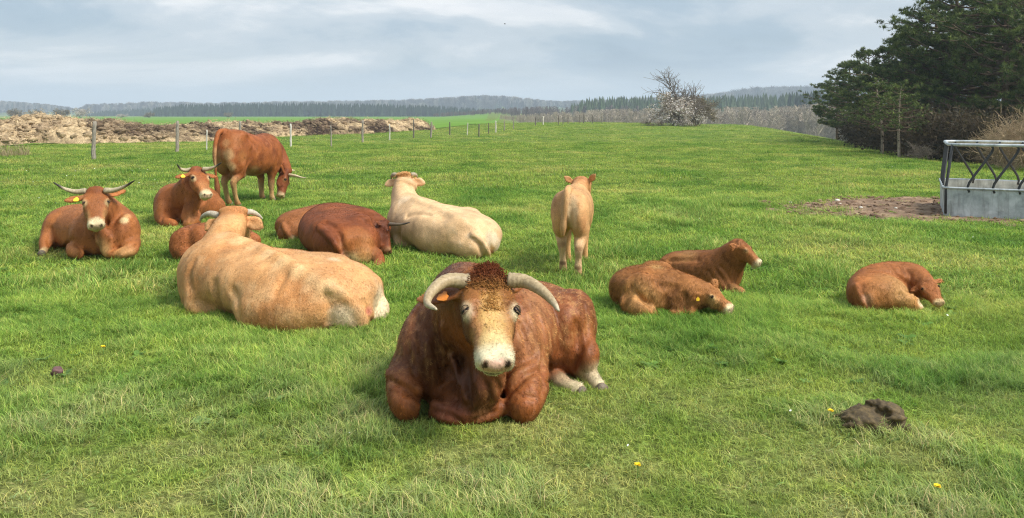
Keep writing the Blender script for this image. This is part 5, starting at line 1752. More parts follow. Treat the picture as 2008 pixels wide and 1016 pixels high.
# --- 12: calf behind it, head up
def build_alert_calf():
    sk = Skin()
    base = S(168, 100, 58)
    q = zoomed(1160, 440, 4.618)
    torso(sk, [(w2(1312, 7.72), 7.72, .25, .15), (w2(1330, 7.74), 7.74, .30, .21), (w2(1364, 7.68), 7.68, .325, .25), (w2(1398, 7.58), 7.58, .335, .24), (w2(1422, 7.48), 7.48, .335, .19), (w2(1436, 7.42), 7.42, .29, .14)], k=.06)
    sk.tube([(W(1395, 522, 7.52), .15, .13, .2), (W(1420, 510, 7.42), .13, .12, .19), (W(1440, 493, 7.34), .10, .10, .15), (W(1450, 482, 7.30), .09, .08, .12)], up=(-.5, 0, 1), k=.07, cap=.5)
    sk.ell(W(1418, 548, 7.38), (.13, .09, .14), (1, -.2, .2), k=.06)
    sk.limb([(W(1424, 562, 7.32), .07), (W(1444, 570, 7.24), .055), (W(1454, 573, 7.22), .042)], k=.04)
    sk.ell(W(1345, 508, 7.86), (.16, .09, .06), (1, -.1, 0), k=.06)
    sk.stroke(q((700, 330), (820, 320), (960, 320)), .012, .006, k=.05)
    for pts in (((1120, 400), (1180, 480), (1230, 560), (1250, 640)), ((1170, 380), (1230, 450), (1270, 520)), ((1060, 420), (1120, 520), (1180, 600)), ((1330, 440), (1310, 530), (1300, 600))):
        sk.stroke(q(*pts), .008, .004, k=.03)
    poll, muz = W(1454, 474, 7.28), W(1494, 515, 7.18)
    head(sk, poll, muz, VN(1475, .66, .72, .22), pal(ear_in=S(200, 144, 104)), scale_w=1.22, muzzle_col=S(234, 210, 184), nose_col=S(218, 186, 166), eye_ring=S(210, 156, 110), depth=1.32, ear_out=.24, mw=1.12,
         ears={-1: (.75, -.62, -.25, .9, -.4, .1), 1: (.8, -.35, -.75)}, ear_len=.42, ear_w=.13, face=[(.7, 0, -.2, (.2, .3, .3), S(190, 124, 80), .5), (0, 0, 0, (.2, .3, .3), S(142, 82, 48), .6)])
    for x, y, r_, c_, a_ in ((870, 270, .10, S(210, 146, 96), .7), (720, 330, .1, S(190, 122, 76), .5), (850, 430, .12, S(146, 86, 52), .5), (1000, 430, .1, S(150, 88, 52), .4), (1200, 280, .08, S(140, 82, 48), .5), (1280, 600, .07, S(206, 146, 100), .6), (1380, 630, .05, S(200, 136, 90), .6)):
        P = q((x, y))[0]
        sk.dab(P[0], P[1], r_, c_, a_, .6)
    mat = coat_material('coat_calf_e', S(206, 140, 92), .25, 11, (1, 1, .5), dark=.75)
    return finish(sk, 'calf', 'brown calf with raised head in profile, behind the sleeping calf', 'calf', GROUP_K, (w2(1380, 7.5), 7.5, 0), .0105, mat, base,
                  hair=24000, hair_len=.026, hair_w=.0015, flow_dir=(-.5, -.1, -.8), lift=.26, relief=.008, relief_scale=10)

# --- 13: calf curled up on the right
def build_curled_calf():
    sk = Skin()
    base = S(186, 110, 65)
    q = zoomed(1620, 480, 5.975)
    torso(sk, [(w2(1697, 6.64), 6.64, .25, .14), (w2(1704, 6.76), 6.76, .295, .18), (w2(1726, 6.93), 6.93, .325, .205), (w2(1753, 7.03), 7.03, .335, .20), (w2(1780, 7.03), 7.03, .315, .175), (w2(1798, 6.95), 6.95, .28, .145)], k=.05)
    sk.ell(W(1738, 578, 6.64), (.21, .12, .155), (1, .25, -.1), (0, .25, 1), k=.04)
    sk.ell(W(1775, 588, 6.58), (.12, .08, .095), (1, .2, -.3), k=.04)
    sk.ell(W(1695, 588, 6.62), (.08, .12, .12), (1, .3, 0), k=.05)
    sk.limb([(W(1785, 598, 6.58), .05), (W(1802, 602, 6.57), .036), (W(1775, 606, 6.56), .03)], k=.03)
    sk.tube([(W(1785, 545, 7.02), .14, .12, .15), (W(1803, 550, 6.90), .11, .10, .13), (W(1811, 558, 6.80), .09, .085, .12)], k=.06, cap=.5)
    sk.stroke(q((360, 480), (390, 590), (450, 700), (540, 800)), [.024, .022, .02, .018], -.002, 'add', k=.02)
    sk.stroke(q((470, 600), (500, 700), (540, 770)), .012, .004, k=.03)
    sk.stroke(q((500, 320), (700, 310), (840, 370), (980, 480), (1060, 600), (1110, 690)), .012, .006, k=.04)
    sk.stroke(q((860, 590), (960, 560), (1030, 560)), .008, .005, k=.05)
    for pts in (((770, 270), (800, 310), (830, 350)), ((860, 260), (900, 310), (920, 360)), ((950, 290), (980, 350), (990, 410))):
        sk.stroke(q(*pts), .007, .004, k=.03)
    poll, muz = W(1815, 549, 6.76), W(1844, 594, 6.56)
    head(sk, poll, muz, VN(1830, .28, .5, .8), pal(ear_in=S(210, 156, 110)), scale_w=1.22, muzzle_col=S(222, 182, 144), nose_col=S(206, 158, 128), eye_ring=S(196, 132, 86), depth=1.0,
         ears={1: (1, -.30, -.1), -1: (1, .25, -.45)}, ear_len=.38, ear_w=.13, face=[(.3, 0, 0, (.4, .3, .3), S(158, 88, 50), .6)])
    for x, y, r_, c_, a_ in ((850, 450, .14, S(222, 158, 104), .8), (960, 600, .12, S(220, 156, 102), .75), (640, 420, .12, S(200, 128, 80), .6), (300, 650, .12, S(150, 84, 50), .7), (330, 500, .1, S(164, 94, 56), .5),  # sunlit haunch and shaded left end painted into the coat
                             (480, 640, .04, S(222, 160, 138), .8), (530, 740, .04, S(206, 136, 116), .8), (620, 640, .10, S(160, 104, 62), .5), (700, 760, .08, S(150, 98, 58), .5), (1110, 690, .045, S(240, 212, 184), .8), (900, 270, .12, S(156, 88, 50), .6)):
        P = q((x, y))[0]
        sk.dab(P[0], P[1], r_, c_, a_, .6)
    mat = coat_material('coat_calf_f', S(216, 146, 94), .3, 11, (1, 1, .5), dark=.78)
    return finish(sk, 'calf', 'brown calf curled up alone on the right, head on its flank', 'calf', GROUP_K, G(1745, 605), .010, mat, base,
                  hair=30000, hair_len=.022, hair_w=.0014, flow_dir=(.2, -.35, -.8), lift=.26, relief=.006, relief_scale=10)

BUILDERS = [build_bull, build_pale_cow, build_left_cow, build_second_cow, build_grazing_cow, build_hidden_calf, build_dark_cow, build_back_calf,
            build_cream_cow, build_standing_calf, build_sleeping_calf, build_alert_calf, build_curled_calf]
for _b in BUILDERS:
    _b()
print('herd built', round(time.time() - T0, 1))
# ------------------------------------------------------------------ muck and straw heaps behind the fence
def rows_mesh(V):
    ny, nx = V.shape[:2]
    i = np.arange(ny * nx).reshape(ny, nx)
    return np.stack([i[:-1, :-1], i[:-1, 1:], i[1:, 1:], i[1:, :-1]], -1).reshape(-1, 4)

def heap_material():
    m, nt, b = new_mat('straw_muck')
    at = nd(nt, 'ShaderNodeAttribute', attribute_name='Col')
    tc = nt.nodes.new('ShaderNodeTexCoord')
    n = tex_noise(nt, tc.outputs['Object'], 6, 8, .75, .5)
    r = color_ramp(nt, n.outputs['Fac'], [(.3, (.45, .42, .38)), (.5, (.95, .93, .9)), (.7, (1.35, 1.32, 1.25))])
    nt.links.new(mix_rgb(nt, 1.0, at.outputs['Color'], r.outputs[0], 'MULTIPLY'), b.inputs['Base Color'])
    b.inputs['Roughness'].default_value = .95
    b.inputs['Specular IOR Level'].default_value = .1
    n2 = tex_noise(nt, tc.outputs['Object'], 10, 8, .8)
    bump(nt, n2.outputs['Fac'], 1.0, .12, b)
    return m
M_HEAP = heap_material()
M_STRAW = hair_material('loose_straw', .8)
STRAW, STRAW2, MUCK, BROWN = S(208, 184, 146), S(178, 154, 126), S(58, 45, 38), S(124, 102, 84)

def windrow(name, label, px, basey, topy, seed, pale, nlump, ends):
    base_y = CAMH * F / (np.asarray(basey, float) - HZ)
    Yc = base_y + 1.7
    s_px = np.linspace(px[0], px[-1], int((px[-1] - px[0]) / 840 * 420) + 20)
    yc = np.interp(s_px, px, Yc)
    yc = np.convolve(np.pad(yc, 12, mode='edge'), np.ones(25) / 25, 'valid')
    xc = (s_px - CX) / F * yc
    ht = CAMH - (np.interp(s_px, px, topy) - HZ) / F * yc
    ht = np.maximum(ht * 1.0 - .05, .15)
    C = np.stack([xc, yc], 1)
    tg = np.gradient(C, axis=0); tg /= np.linalg.norm(tg, axis=1)[:, None]
    nm = np.stack([tg[:, 1], -tg[:, 0]], 1)          # towards the camera side
    nm = nm * np.sign(-nm[:, 1:2] + 1e-9)
    fade = np.ones(len(xc))
    k = 14
    if ends[0]: fade[:k] = np.sin(np.linspace(.12, 1.57, k))
    if ends[1]: fade[-k:] = np.sin(np.linspace(1.57, .12, k))
    wv = np.linspace(-1.15, 1.15, 54)
    V = np.zeros((len(xc), len(wv), 3))
    hw = 2.0 + .25 * fbm(np.stack([np.arange(len(xc)) * .05, np.zeros(len(xc)), np.full(len(xc), seed)], 1), 2)
    for j, w in enumerate(wv):
        p = C + nm * (w * hw * fade)[:, None]
        prof = max(0, 1 - abs(w) ** 1.7) ** .85
        z = ht * fade * prof
        V[:, j, :2] = p
        V[:, j, 2] = z
    q = V.reshape(-1, 3)
    big = fbm(q * np.array([.9, .9, 1.4]) + seed, 4)
    rid = 1 - np.abs(fbm(q * 2.1 + seed * 2, 4)) * 2
    inside = sstep(0, .25, q[:, 2])
    q[:, 2] += inside * (.20 * big + .20 * (rid - .5) + .10 * fbm(q * 4.5 + 3, 3))
    q[:, :2] += (inside * .18 * fbm(q * 2.7 + 40, 3))[:, None] * np.repeat(nm, len(wv), 0)
    gz = ground_z(q[:, 0], q[:, 1])
    q[:, 2] = q[:, 2] + gz - .06 * (1 - inside)
    mixn = fbm(q * np.array([.45, .45, .9]) + 77 + seed, 4)
    w1 = sstep(-.22, .18, mixn + pale - .14)[:, None]
    cols = MUCK * (1 - w1) + STRAW * w1
    w2_ = sstep(.0, .5, fbm(q * 1.7 + 13, 3))[:, None] * .6
    cols = cols * (1 - w2_) + BROWN * w2_
    root = thing(name, (xc[len(xc) // 2], yc[len(xc) // 2], 0), label, 'manure heap', 'heaps of straw manure')
    o3 = np.array(root.location)
    add_obj('mound', make_mesh('mound', q - o3, rows_mesh(V), True, cols), M_HEAP, root)
    # clumps of packed straw lying on it, and loose straw
    r = np.random.default_rng(seed)
    sv, sf = ico(2)
    VV, FF, CC, off = [], [], [], 0
    cgrid = cols.reshape(len(xc), len(wv), 3)
    Vg = q.reshape(len(xc), len(wv), 3)
    for i in range(nlump):
        a, j = r.integers(2, len(xc) - 2), r.integers(12, 50)
        p = Vg[a, j].copy()
        sc = np.array([r.uniform(.12, .30), r.uniform(.10, .24), r.uniform(.07, .15)]) * r.uniform(.6, 1.3)
        an = r.uniform(0, 3.14)
        M = np.array([[math.cos(an), -math.sin(an), 0], [math.sin(an), math.cos(an), 0], [0, 0, 1]])
        tl = r.normal(0, .5)
        M = M @ np.array([[1, 0, 0], [0, math.cos(tl), -math.sin(tl)], [0, math.sin(tl), math.cos(tl)]])
        dsp = 1 + .75 * fbm(sv * 2.0 + r.uniform(0, 90), 3)[:, None]
        v = (sv * dsp * sc) @ M.T + p
        VV.append(v); FF.append(sf + off); off += len(v)
        CC.append(np.tile(cgrid[a, j] * r.uniform(.75, 1.25) * .6 + .4 * STRAW2 * r.uniform(.6, 1.1), (len(v), 1)))
    add_obj('clump', make_mesh('clump', np.concatenate(VV) - o3, np.concatenate(FF), True, np.concatenate(CC)), M_HEAP, root, kind='stuff')
    ns = nlump * 16
    a, j = r.integers(1, len(xc) - 1, ns), r.integers(8, 52, ns)
    p = Vg[a, j] + r.normal(0, .09, (ns, 3)) + np.array([0, 0, .05])
    d = nrm_rows(r.normal(0, 1, (ns, 3)) * np.array([1, 1, .45])) * r.uniform(.08, .26, (ns, 1))
    sd = nrm_rows(np.cross(d, r.normal(0, 1, (ns, 3)))) * .013
    Vs = np.stack([p - d - sd, p - d + sd, p + d], 1).reshape(-1, 3)
    base = cgrid[a, j] * .45 + .55 * np.where(r.random((ns, 1)) < .72, STRAW, BROWN)
    add_obj('loose_straw', make_mesh('loose_straw', Vs - o3, np.arange(ns * 3).reshape(-1, 3), False, np.repeat(base * r.uniform(.6, 1.25, (ns, 1)), 3, 0)), M_STRAW, root, kind='stuff')

windrow('manure_heap', 'tall pale straw heap at the left edge behind the fence', [-90, 0, 20, 60, 100, 130, 160, 186], [292, 287, 286, 285, 284, 284, 284, 283], [262, 246, 238, 227, 229, 232, 240, 258], 3, .42, 260, (False, True))
windrow('manure_heap', 'long low windrow of clumped straw manure along the fence', [150, 166, 190, 250, 290, 340, 390, 455, 530, 600, 630, 665, 720, 780, 810, 842],
        [284, 284, 283, 282, 281, 280, 277, 272, 268, 266, 265, 264, 262, 259, 258, 257], [246, 236, 240, 243, 249, 250, 246, 242, 244, 240, 235, 234, 236, 240, 236, 246], 9, .10, 1100, (True, True))

# ------------------------------------------------------------------ fence posts
def wood_material(name, c0, c1):
    m, nt, b = new_mat(name)
    tc = nt.nodes.new('ShaderNodeTexCoord')
    mp = nt.nodes.new('ShaderNodeMapping')
    mp.inputs['Scale'].default_value = (14, 14, 1.6)
    nt.links.new(tc.outputs['Object'], mp.inputs[0])
    n = tex_noise(nt, mp.outputs[0], 3, 7, .7, .4)
    r = color_ramp(nt, n.outputs['Fac'], [(.3, c0), (.68, c1)])
    nt.links.new(r.outputs[0], b.inputs['Base Color'])
    b.inputs['Roughness'].default_value = .9
    bump(nt, n.outputs['Fac'], .8, .02, b)
    return m
M_POST = wood_material('weathered_wood', S(84, 76, 66), S(172, 162, 146))
M_POST_W = wood_material('whitish_wood', S(150, 142, 128), S(226, 220, 206))
M_POST_D = wood_material('dark_wood', S(70, 62, 54), S(126, 116, 102))

def fence_post(px, topy, basey, wpx, mat, label, lean=0.0, seed=0, zoff=None, Y=None):
    if Y is None:
        Y = CAMH * F / (basey - HZ)
        for _ in range(12):
            Y = (CAMH - float(ground_z(w2(px, Y), Y))) * F / (basey - HZ)
    x = w2(px, Y)
    z0 = float(ground_z(x, Y))
    h = CAMH - (topy - HZ) / F * Y - z0
    r = max(wpx * Y / F * .42, .016)
    rr = np.random.default_rng(seed + int(px))
    n = 9
    ts = np.linspace(0, 1, n)
    pts = [(lean * h * t + rr.normal(0, .12 * r), rr.normal(0, .12 * r), -.12 + (h + .12) * t) for t in ts]
    rad = [r * (1.12 - .22 * t) * rr.uniform(.93, 1.07) for t in ts]
    V, Fc, _ = sweep(pts, rad, 8)
    V[:-2] += rr.normal(0, .05 * r, (len(V) - 2, 3))
    V[-1, 2] += r * rr.uniform(-.2, .5)
    me = make_mesh('fence_post', V, Fc, True)
    add_obj('fence_post', me, mat, loc=(x, Y, z0), label=label, category='fence post', group='posts of the pasture fence')

POSTS = [(183, 238, 313, 9, M_POST, 'thick weathered post, leftmost, in front of the pale straw heap', .03),
         (347, 238, 299, 7.5, M_POST, 'thick grey post above the brown cow looking right', .02),
         (405, 255, 294, 3, M_POST_W, 'slim white stake just left of the grazing cow', .02),
         (471, 238, 290, 6, M_POST, 'grey post rising behind the back of the grazing cow', 0),
         (570, 243, 289, 4.5, M_POST_W, 'whitish post, first one right of the grazing cow', 0),
         (650, 246, 288, 3, M_POST, 'slim leaning post, second one right of the grazing cow', -.03),
         (711, 236, 279, 5, M_POST, 'stout post, third one right of the grazing cow', 0),
         (764, 244, 275, 3, M_POST_W, 'thin pale post, fourth one right of the grazing cow', 0),
         (811, 235, 272, 3, M_POST_D, 'dark thin post in front of the right end of the windrow', 0),
         (845, 239, 270, 4.5, M_POST, 'stout grey post just past the end of the windrow', .05),
         (882, 239, 266, 3, M_POST_D, 'dark post, second past the end of the windrow', 0),
         (916, 241, 265, 2.2, M_POST_W, 'thin pale leaning post, third past the end of the windrow', .06),
         (939, 243, 268, 3, M_POST_D, 'dark short post, fourth past the end of the windrow', .02),
         (958, 241, 264, 2.4, M_POST_D, 'dark slim post, fifth past the end of the windrow', .02),
         (972, 237, 260, 3.2, M_POST_W, 'pale post, sixth past the end of the windrow', 0),
         (989, 236, 257, 2.4, M_POST, 'slim grey post, seventh past the end of the windrow', 0),
         (1007, 236, 254, 2, M_POST, 'thin grey post, eighth past the end of the windrow', 0)]
for i, p_ in enumerate(POSTS):
    fence_post(p_[0], p_[1], p_[2], p_[3], p_[4], p_[5], p_[6], i)
FAR = [(1050, 229, 246, 2.2, M_POST_D, 88), (1065, 228, 246, 3, M_POST_W, 90), (1095, 226, 243, 2, M_POST_D, 95), (1104, 225, 241, 1.6, M_POST_D, 98), (1114, 225, 240.5, 2, M_POST_D, 100), (1124, 226, 240, 1.5, M_POST, 102),
       (1137, 225, 239.5, 1.6, M_POST_D, 104), (1144, 224, 239.5, 2, M_POST_D, 105), (1162, 225, 239, 2, M_POST_D, 107), (1180, 226, 239, 1.6, M_POST, 109), (1194, 227, 239, 1.5, M_POST, 111)]
ORD = ['first', 'second', 'third', 'fourth', 'fifth', 'sixth', 'seventh', 'eighth', 'ninth', 'tenth', 'eleventh']
for i, (px_, t_, b_, w_, m_, Y_) in enumerate(FAR):
    fence_post(px_, t_, b_, w_, m_, 'far thin post on the crest, %s from the left of that row' % ORD[i], 0, 60 + i, Y=Y_)

# ------------------------------------------------------------------ galvanised feeder
def galvanised():
    m, nt, b = new_mat('galvanised_steel')
    tc = nt.nodes.new('ShaderNodeTexCoord')
    n = tex_noise(nt, tc.outputs['Object'], 5, 7, .65, .4)
    r = color_ramp(nt, n.outputs['Fac'], [(.3, S(138, 144, 146)), (.5, S(176, 181, 182)), (.7, S(208, 211, 212))])
    mp = nt.nodes.new('ShaderNodeMapping')
    mp.inputs['Scale'].default_value = (6, 6, .8)
    nt.links.new(tc.outputs['Object'], mp.inputs[0])
    n2 = tex_noise(nt, mp.outputs[0], 2.5, 6, .7)
    r2 = color_ramp(nt, n2.outputs['Fac'], [(.48, (0, 0, 0)), (.68, (1, 1, 1))])
    c = mix_rgb(nt, math_node(nt, 'MULTIPLY', r2.outputs[0], .45), r.outputs[0], S(96, 92, 84))
    nt.links.new(c, b.inputs['Base Color'])
    b.inputs['Metallic'].default_value = .2
    b.inputs['Roughness'].default_value = .55
    bump(nt, n.outputs['Fac'], .25, .02, b)
    return m
M_GALV = galvanised()
M_BAR = plain_material('worn_steel_bar', S(62, 62, 62), .7, .2, .3, 25)
M_HAY = plain_material('hay', S(206, 186, 140), .95, .1, .35, 20, .05)

def build_feeder():
    X0, X1, Y0, Y1, HT, HR = 6.98, 10.1, 12.75, 14.75, .47, 1.165
    root = thing('cattle_feeder', (X0, Y0, 0), 'grey galvanised hay feeder with slanted bars on bare earth', 'feeder')
    o3 = np.array(root.location)
    root.rotation_euler = (0, 0, math.radians(-27))
    ch = .10
    def ring(x0, x1, y0, y1, c, z, m=4):
        out = []
        for cx, cy_, a0 in ((x0 + c, y0 + c, math.pi), (x1 - c, y0 + c, 1.5 * math.pi), (x1 - c, y1 - c, 0), (x0 + c, y1 - c, .5 * math.pi)):
            for j in range(m + 1):
                a = a0 + (math.pi / 2) * j / m
                out.append((cx + c * math.cos(a), cy_ + c * math.sin(a), z))
        return np.array(out)
    gz = lambda a: ground_z(a[:, 0], a[:, 1])
    # trough wall: a folded sheet with thickness, slightly dented
    def shell(c_, z0, z1, nz=7):
        O = ring(X0, X1, Y0, Y1, c_, 0)
        I = ring(X0 + .02, X1 - .02, Y0 + .02, Y1 - .02, c_ - .015, 0)
        V = []
        for t in np.linspace(0, 1, nz):
            a = O.copy(); a[:, 2] = z0 + (z1 - z0) * t
            V.append(a)
        for t in np.linspace(1, 0, nz):
            a = I.copy(); a[:, 2] = z0 + (z1 - z0) * t
            V.append(a)
        V = np.array(V)
        m = V.shape[1]
        j = np.arange(m)
        Q = [np.stack([i * m + j, i * m + (j + 1) % m, (i + 1) * m + (j + 1) % m, (i + 1) * m + j], 1) for i in range(len(V) - 1)]
        return V.reshape(-1, 3), np.concatenate(Q)
    V, Q = shell(ch, -.03, HT)
    V[:, :2] += (.006 * fbm(V * 2.5, 2))[:, None]
    add_obj('trough', make_mesh('trough', V - o3, Q, False), M_GALV, root)
    def pipe(name, pts, r, mat, sides=8, closed=False):
        if closed:
            pts = np.concatenate([pts, pts[:2]])
        V, Fc, _ = sweep(pts, [r] * len(pts), sides)
        return add_obj(name, make_mesh(name, V - o3, Fc), mat, root)
    pipe('rim', ring(X0 - .004, X1 + .004, Y0 - .004, Y1 + .004, ch, HT), .018, M_GALV, closed=True)
    i_ = .07
    pipe('top_rail', ring(X0 + i_, X1 - i_, Y0 + i_, Y1 - i_, .22, HR, 6), .026, M_GALV, 10, closed=True)
    # seam strip near the left corner
    V = np.array([(X0 + .10, Y0 - .006, .0), (X0 + .13, Y0 - .006, .0), (X0 + .13, Y0 - .006, HT - .02), (X0 + .10, Y0 - .006, HT - .02)])
    V = np.concatenate([V, V + np.array([0, .005, 0])])
    add_obj('seam', make_mesh('seam', V - o3, np.array([[0, 1, 2, 3], [5, 4, 7, 6], [0, 4, 5, 1], [3, 2, 6, 7], [0, 3, 7, 4], [1, 5, 6, 2]]), False), M_GALV, root)
    # corner posts
    for cx, cy_, dx, dy in ((X0, Y0, 1, 1), (X0, Y1, 1, -1), (X1, Y0, -1, 1), (X1, Y1, -1, -1)):
        pipe('corner_post', np.array([(cx + .03 * dx, cy_ + .03 * dy, .05), (cx + .035 * dx, cy_ + .035 * dy, HT), (cx + .13 * dx, cy_ + .13 * dy, HR)]), .022, M_BAR)
    # slanted bars: short upright, long diagonal, short upright
    def bar(x, y, slant, inset):
        z = [HT - .06, HT + .09, HR - .12, HR]
        xs = [x, x, x + slant, x + slant]
        ys = [y, y, y + inset * .9, y + inset]
        p = catmull(np.array([xs, ys, z]).T, 3)
        pipe('bar', p, .0195, M_BAR, 7)
    k = 0
    while X0 + .36 + .345 * k < X1 - .15:
        bar(X0 + .36 + .345 * k, Y0 + .012, .31 if X0 + .36 + .345 * k + .31 < X1 - .1 else .1, i_)
        bar(X0 + .52 + .345 * k, Y1 - .012, -.27, -i_)
        k += 1
    for k in range(4):
        for xx, sg in ((X0 + .012, 1), (X1 - .012, -1)):
            y = Y0 + .35 + .40 * k
            p = catmull(np.array([[xx, xx, xx + sg * i_ * .9, xx + sg * i_], [y, y, y + .28, y + .28], [HT - .06, HT + .09, HR - .12, HR]]).T, 3)
            pipe('bar', p, .0165, M_BAR, 7)
    # a little hay in the trough
    xs, ys = np.linspace(X0 + .05, X1 - .05, 60), np.linspace(Y0 + .05, Y1 - .05, 40)
    X, Y = np.meshgrid(xs, ys)
    Z = .30 + .10 * fbm(np.stack([X * 2, Y * 2, X * 0], -1), 4) + .10 * sstep(8.0, 9.4, X)
    V = np.stack([X, Y, Z], -1)
    add_obj('hay', make_mesh('hay', V.reshape(-1, 3) - o3, rows_mesh(V)), M_HAY, root, kind='stuff')
build_feeder()

# pale stones on the trodden earth
M_STONE = plain_material('stone', S(206, 198, 184), .9, .2, .2, 12, .01)
for i, (px_, py_, d_, lab) in enumerate([(1642, 397, .05, 'largest pale stone on the bare earth, near its back edge'), (1647, 404, .03, 'small pale stone just below the largest one'), (1688, 412, .035, 'pale stone at the front edge of the bare earth'), (1550, 401, .03, 'pale stone at the left tip of the bare earth'), (1757, 412, .028, 'pale stone nearest the feeder on the bare earth')]):
    sv, sf = ico(2)
    r_ = np.random.default_rng(i)
    v = sv * (1 + .25 * fbm(sv * 1.4 + i * 7, 2)[:, None]) * np.array([1, .8, .55]) * d_
    g_ = G(px_, py_)
    add_obj('stone', make_mesh('stone', v, sf), M_STONE, loc=(g_[0], g_[1], float(ground_z(g_[0], g_[1])) + .02 + d_ * .3), label=lab, category='stone', group='pale stones on the bare earth')

# ------------------------------------------------------------------ dung, clod, dandelions, bird
def build_dung():
    sk = Skin()
    g = G(1722, 848)
    g[1] += .06
    def D(a, b, c):
        return g + np.array([a, b, c])
    sk.ell(D(-.055, .0, .035), (.115, .10, .075), (1, 0, 0), k=.03)
    sk.ell(D(.095, .02, .05), (.085, .085, .085), (1, .3, 0), k=.02)
    sk.ell(D(.0, -.06, .02), (.15, .05, .045), (1, 0, 0), k=.03)
    r = np.random.default_rng(2)
    for i in range(34):
        a = r.uniform(-.15, .16); b = r.uniform(-.09, .08)
        z = .115 * math.sqrt(max(0, 1 - (a / .19) ** 2 - (b / .13) ** 2)) * (.8 if a < .02 else 1.08)
        c = D(a, b, max(z, .015))
        an = r.normal(.6, .6)
        dv = np.array([math.cos(an), -.4 * math.sin(an), -.5 * math.sin(an)]) * r.uniform(.03, .06)
        sk.tube([(c - dv, .009), (c + np.array([0, -.008, .008]), .017), (c + dv, .009)], up=(0, -1, .5), k=.008, n=3)
    sk.stroke([(1738, 800), (1742, 815), (1752, 835), (1770, 850)], .012, .004, k=.02)
    v, q = sk.build(.0055, 1)
    v = g + (v - g) * np.array([.95, .95, .95])
    N = vert_normals(v, q)
    v = v + N * (.006 * fbm(v * 45, 3))[:, None]
    m, nt, b = new_mat('dung')
    tc = nt.nodes.new('ShaderNodeTexCoord')
    n = tex_noise(nt, tc.outputs['Object'], 30, 7, .7)
    rr = color_ramp(nt, n.outputs['Fac'], [(.3, S(44, 34, 18)), (.55, S(86, 70, 40)), (.75, S(120, 100, 62))])
    nt.links.new(rr.outputs[0], b.inputs['Base Color'])
    b.inputs['Roughness'].default_value = .8
    bump(nt, n.outputs['Fac'], .6, .01, b)
    add_obj('dung_pile', make_mesh('dung_pile', v - g, q), m, loc=tuple(g), label='fresh dark brown dung pile on the grass at lower right', category='dung')
    sv, sf = ico(3)
    v = sv * (1 + .5 * fbm(sv * 2.2, 3)[:, None]) * np.array([.035, .03, .028])
    g2 = G(112, 738)
    add_obj('earth_clod', make_mesh('earth_clod', v, sf), plain_material('purple_clod', S(104, 78, 76), .9, .2, .35, 60, .004), loc=(g2[0], g2[1], .03), label='small dark purplish clod lying in the grass at left', category='clod')
build_dung()

M_PETAL = plain_material('dandelion_petals', S(240, 206, 40), .6, .2)
M_STEM = plain_material('flower_stem', (.16, .26, .06), .6, .2)
for i, (px_, py_, lab) in enumerate([(1249, 937, 'yellow dandelion below the bull, nearest the bottom centre'), (1836, 984, 'yellow dandelion in the bottom right corner'), (202, 698, 'yellow dandelion in the grass at the left'), (1628, 829, 'small yellow dandelion left of the dung pile')]):
    g_ = G(px_, py_)
    g_[2] = float(ground_z(g_[0], g_[1]))
    root = thing('dandelion', g_, lab, 'dandelion', 'dandelions in the grass')
    V, Fc, _ = sweep([(0, 0, -.01), (.004, 0, .03), (.002, -.004, .062)], [.0022, .002, .0018], 6)
    add_obj('stem', make_mesh('stem', V, Fc), M_STEM, root)
    VV, FF, off = [], [], 0
    r_ = np.random.default_rng(i)
    for j in range(46):
        a = r_.uniform(0, 6.28); e = r_.uniform(.1, .9); R = .017 * r_.uniform(.7, 1.1)
        d_ = np.array([math.cos(a) * math.cos(e), math.sin(a) * math.cos(e), math.sin(e) * .7]); sd_ = np.array([-math.sin(a), math.cos(a), 0]) * .0028
        c0 = np.array([.002, -.004, .062])
        VV += [c0 + d_ * .002 - sd_, c0 + d_ * .002 + sd_, c0 + d_ * R + sd_, c0 + d_ * R - sd_]
        FF.append([off, off + 1, off + 2, off + 3]); off += 4
    add_obj('flower_head', make_mesh('flower_head', np.array(VV), np.array(FF), False), M_PETAL, root)

def build_bird():
    c = W(990, 47, 120)
    V, Fc, _ = sweep([(-.16, 0, 0), (-.08, 0, .0), (0, 0, .01), (.08, 0, 0), (.15, 0, 0)], [.01, .045, .06, .045, .01], 8)
    m = plain_material('dark_feathers', (.03, .03, .035), .8, .2)
    root = thing('bird', c, 'tiny dark bird flying high in the cloudy sky', 'bird')
    add_obj('body', make_mesh('body', V, Fc), m, root)
    for sg in (1, -1):
        P = [(.06, sg * .03, .01), (-.06, sg * .03, .01), (.05, sg * .18, .10), (-.05, sg * .18, .09), (-.02, sg * .36, .06), (-.05, sg * .36, .055)]
        P = np.array(P)
        V = np.concatenate([P, P + np.array([0, 0, .012])])
        Q = np.array([[0, 1, 3, 2], [2, 3, 5, 4], [7, 6, 8, 9], [9, 8, 10, 11], [0, 2, 8, 6], [2, 4, 10, 8], [1, 7, 9, 3], [3, 9, 11, 5], [4, 5, 11, 10], [0, 6, 7, 1]])
        add_obj('wing', make_mesh('wing', V, Q, False), m, root)
build_bird()

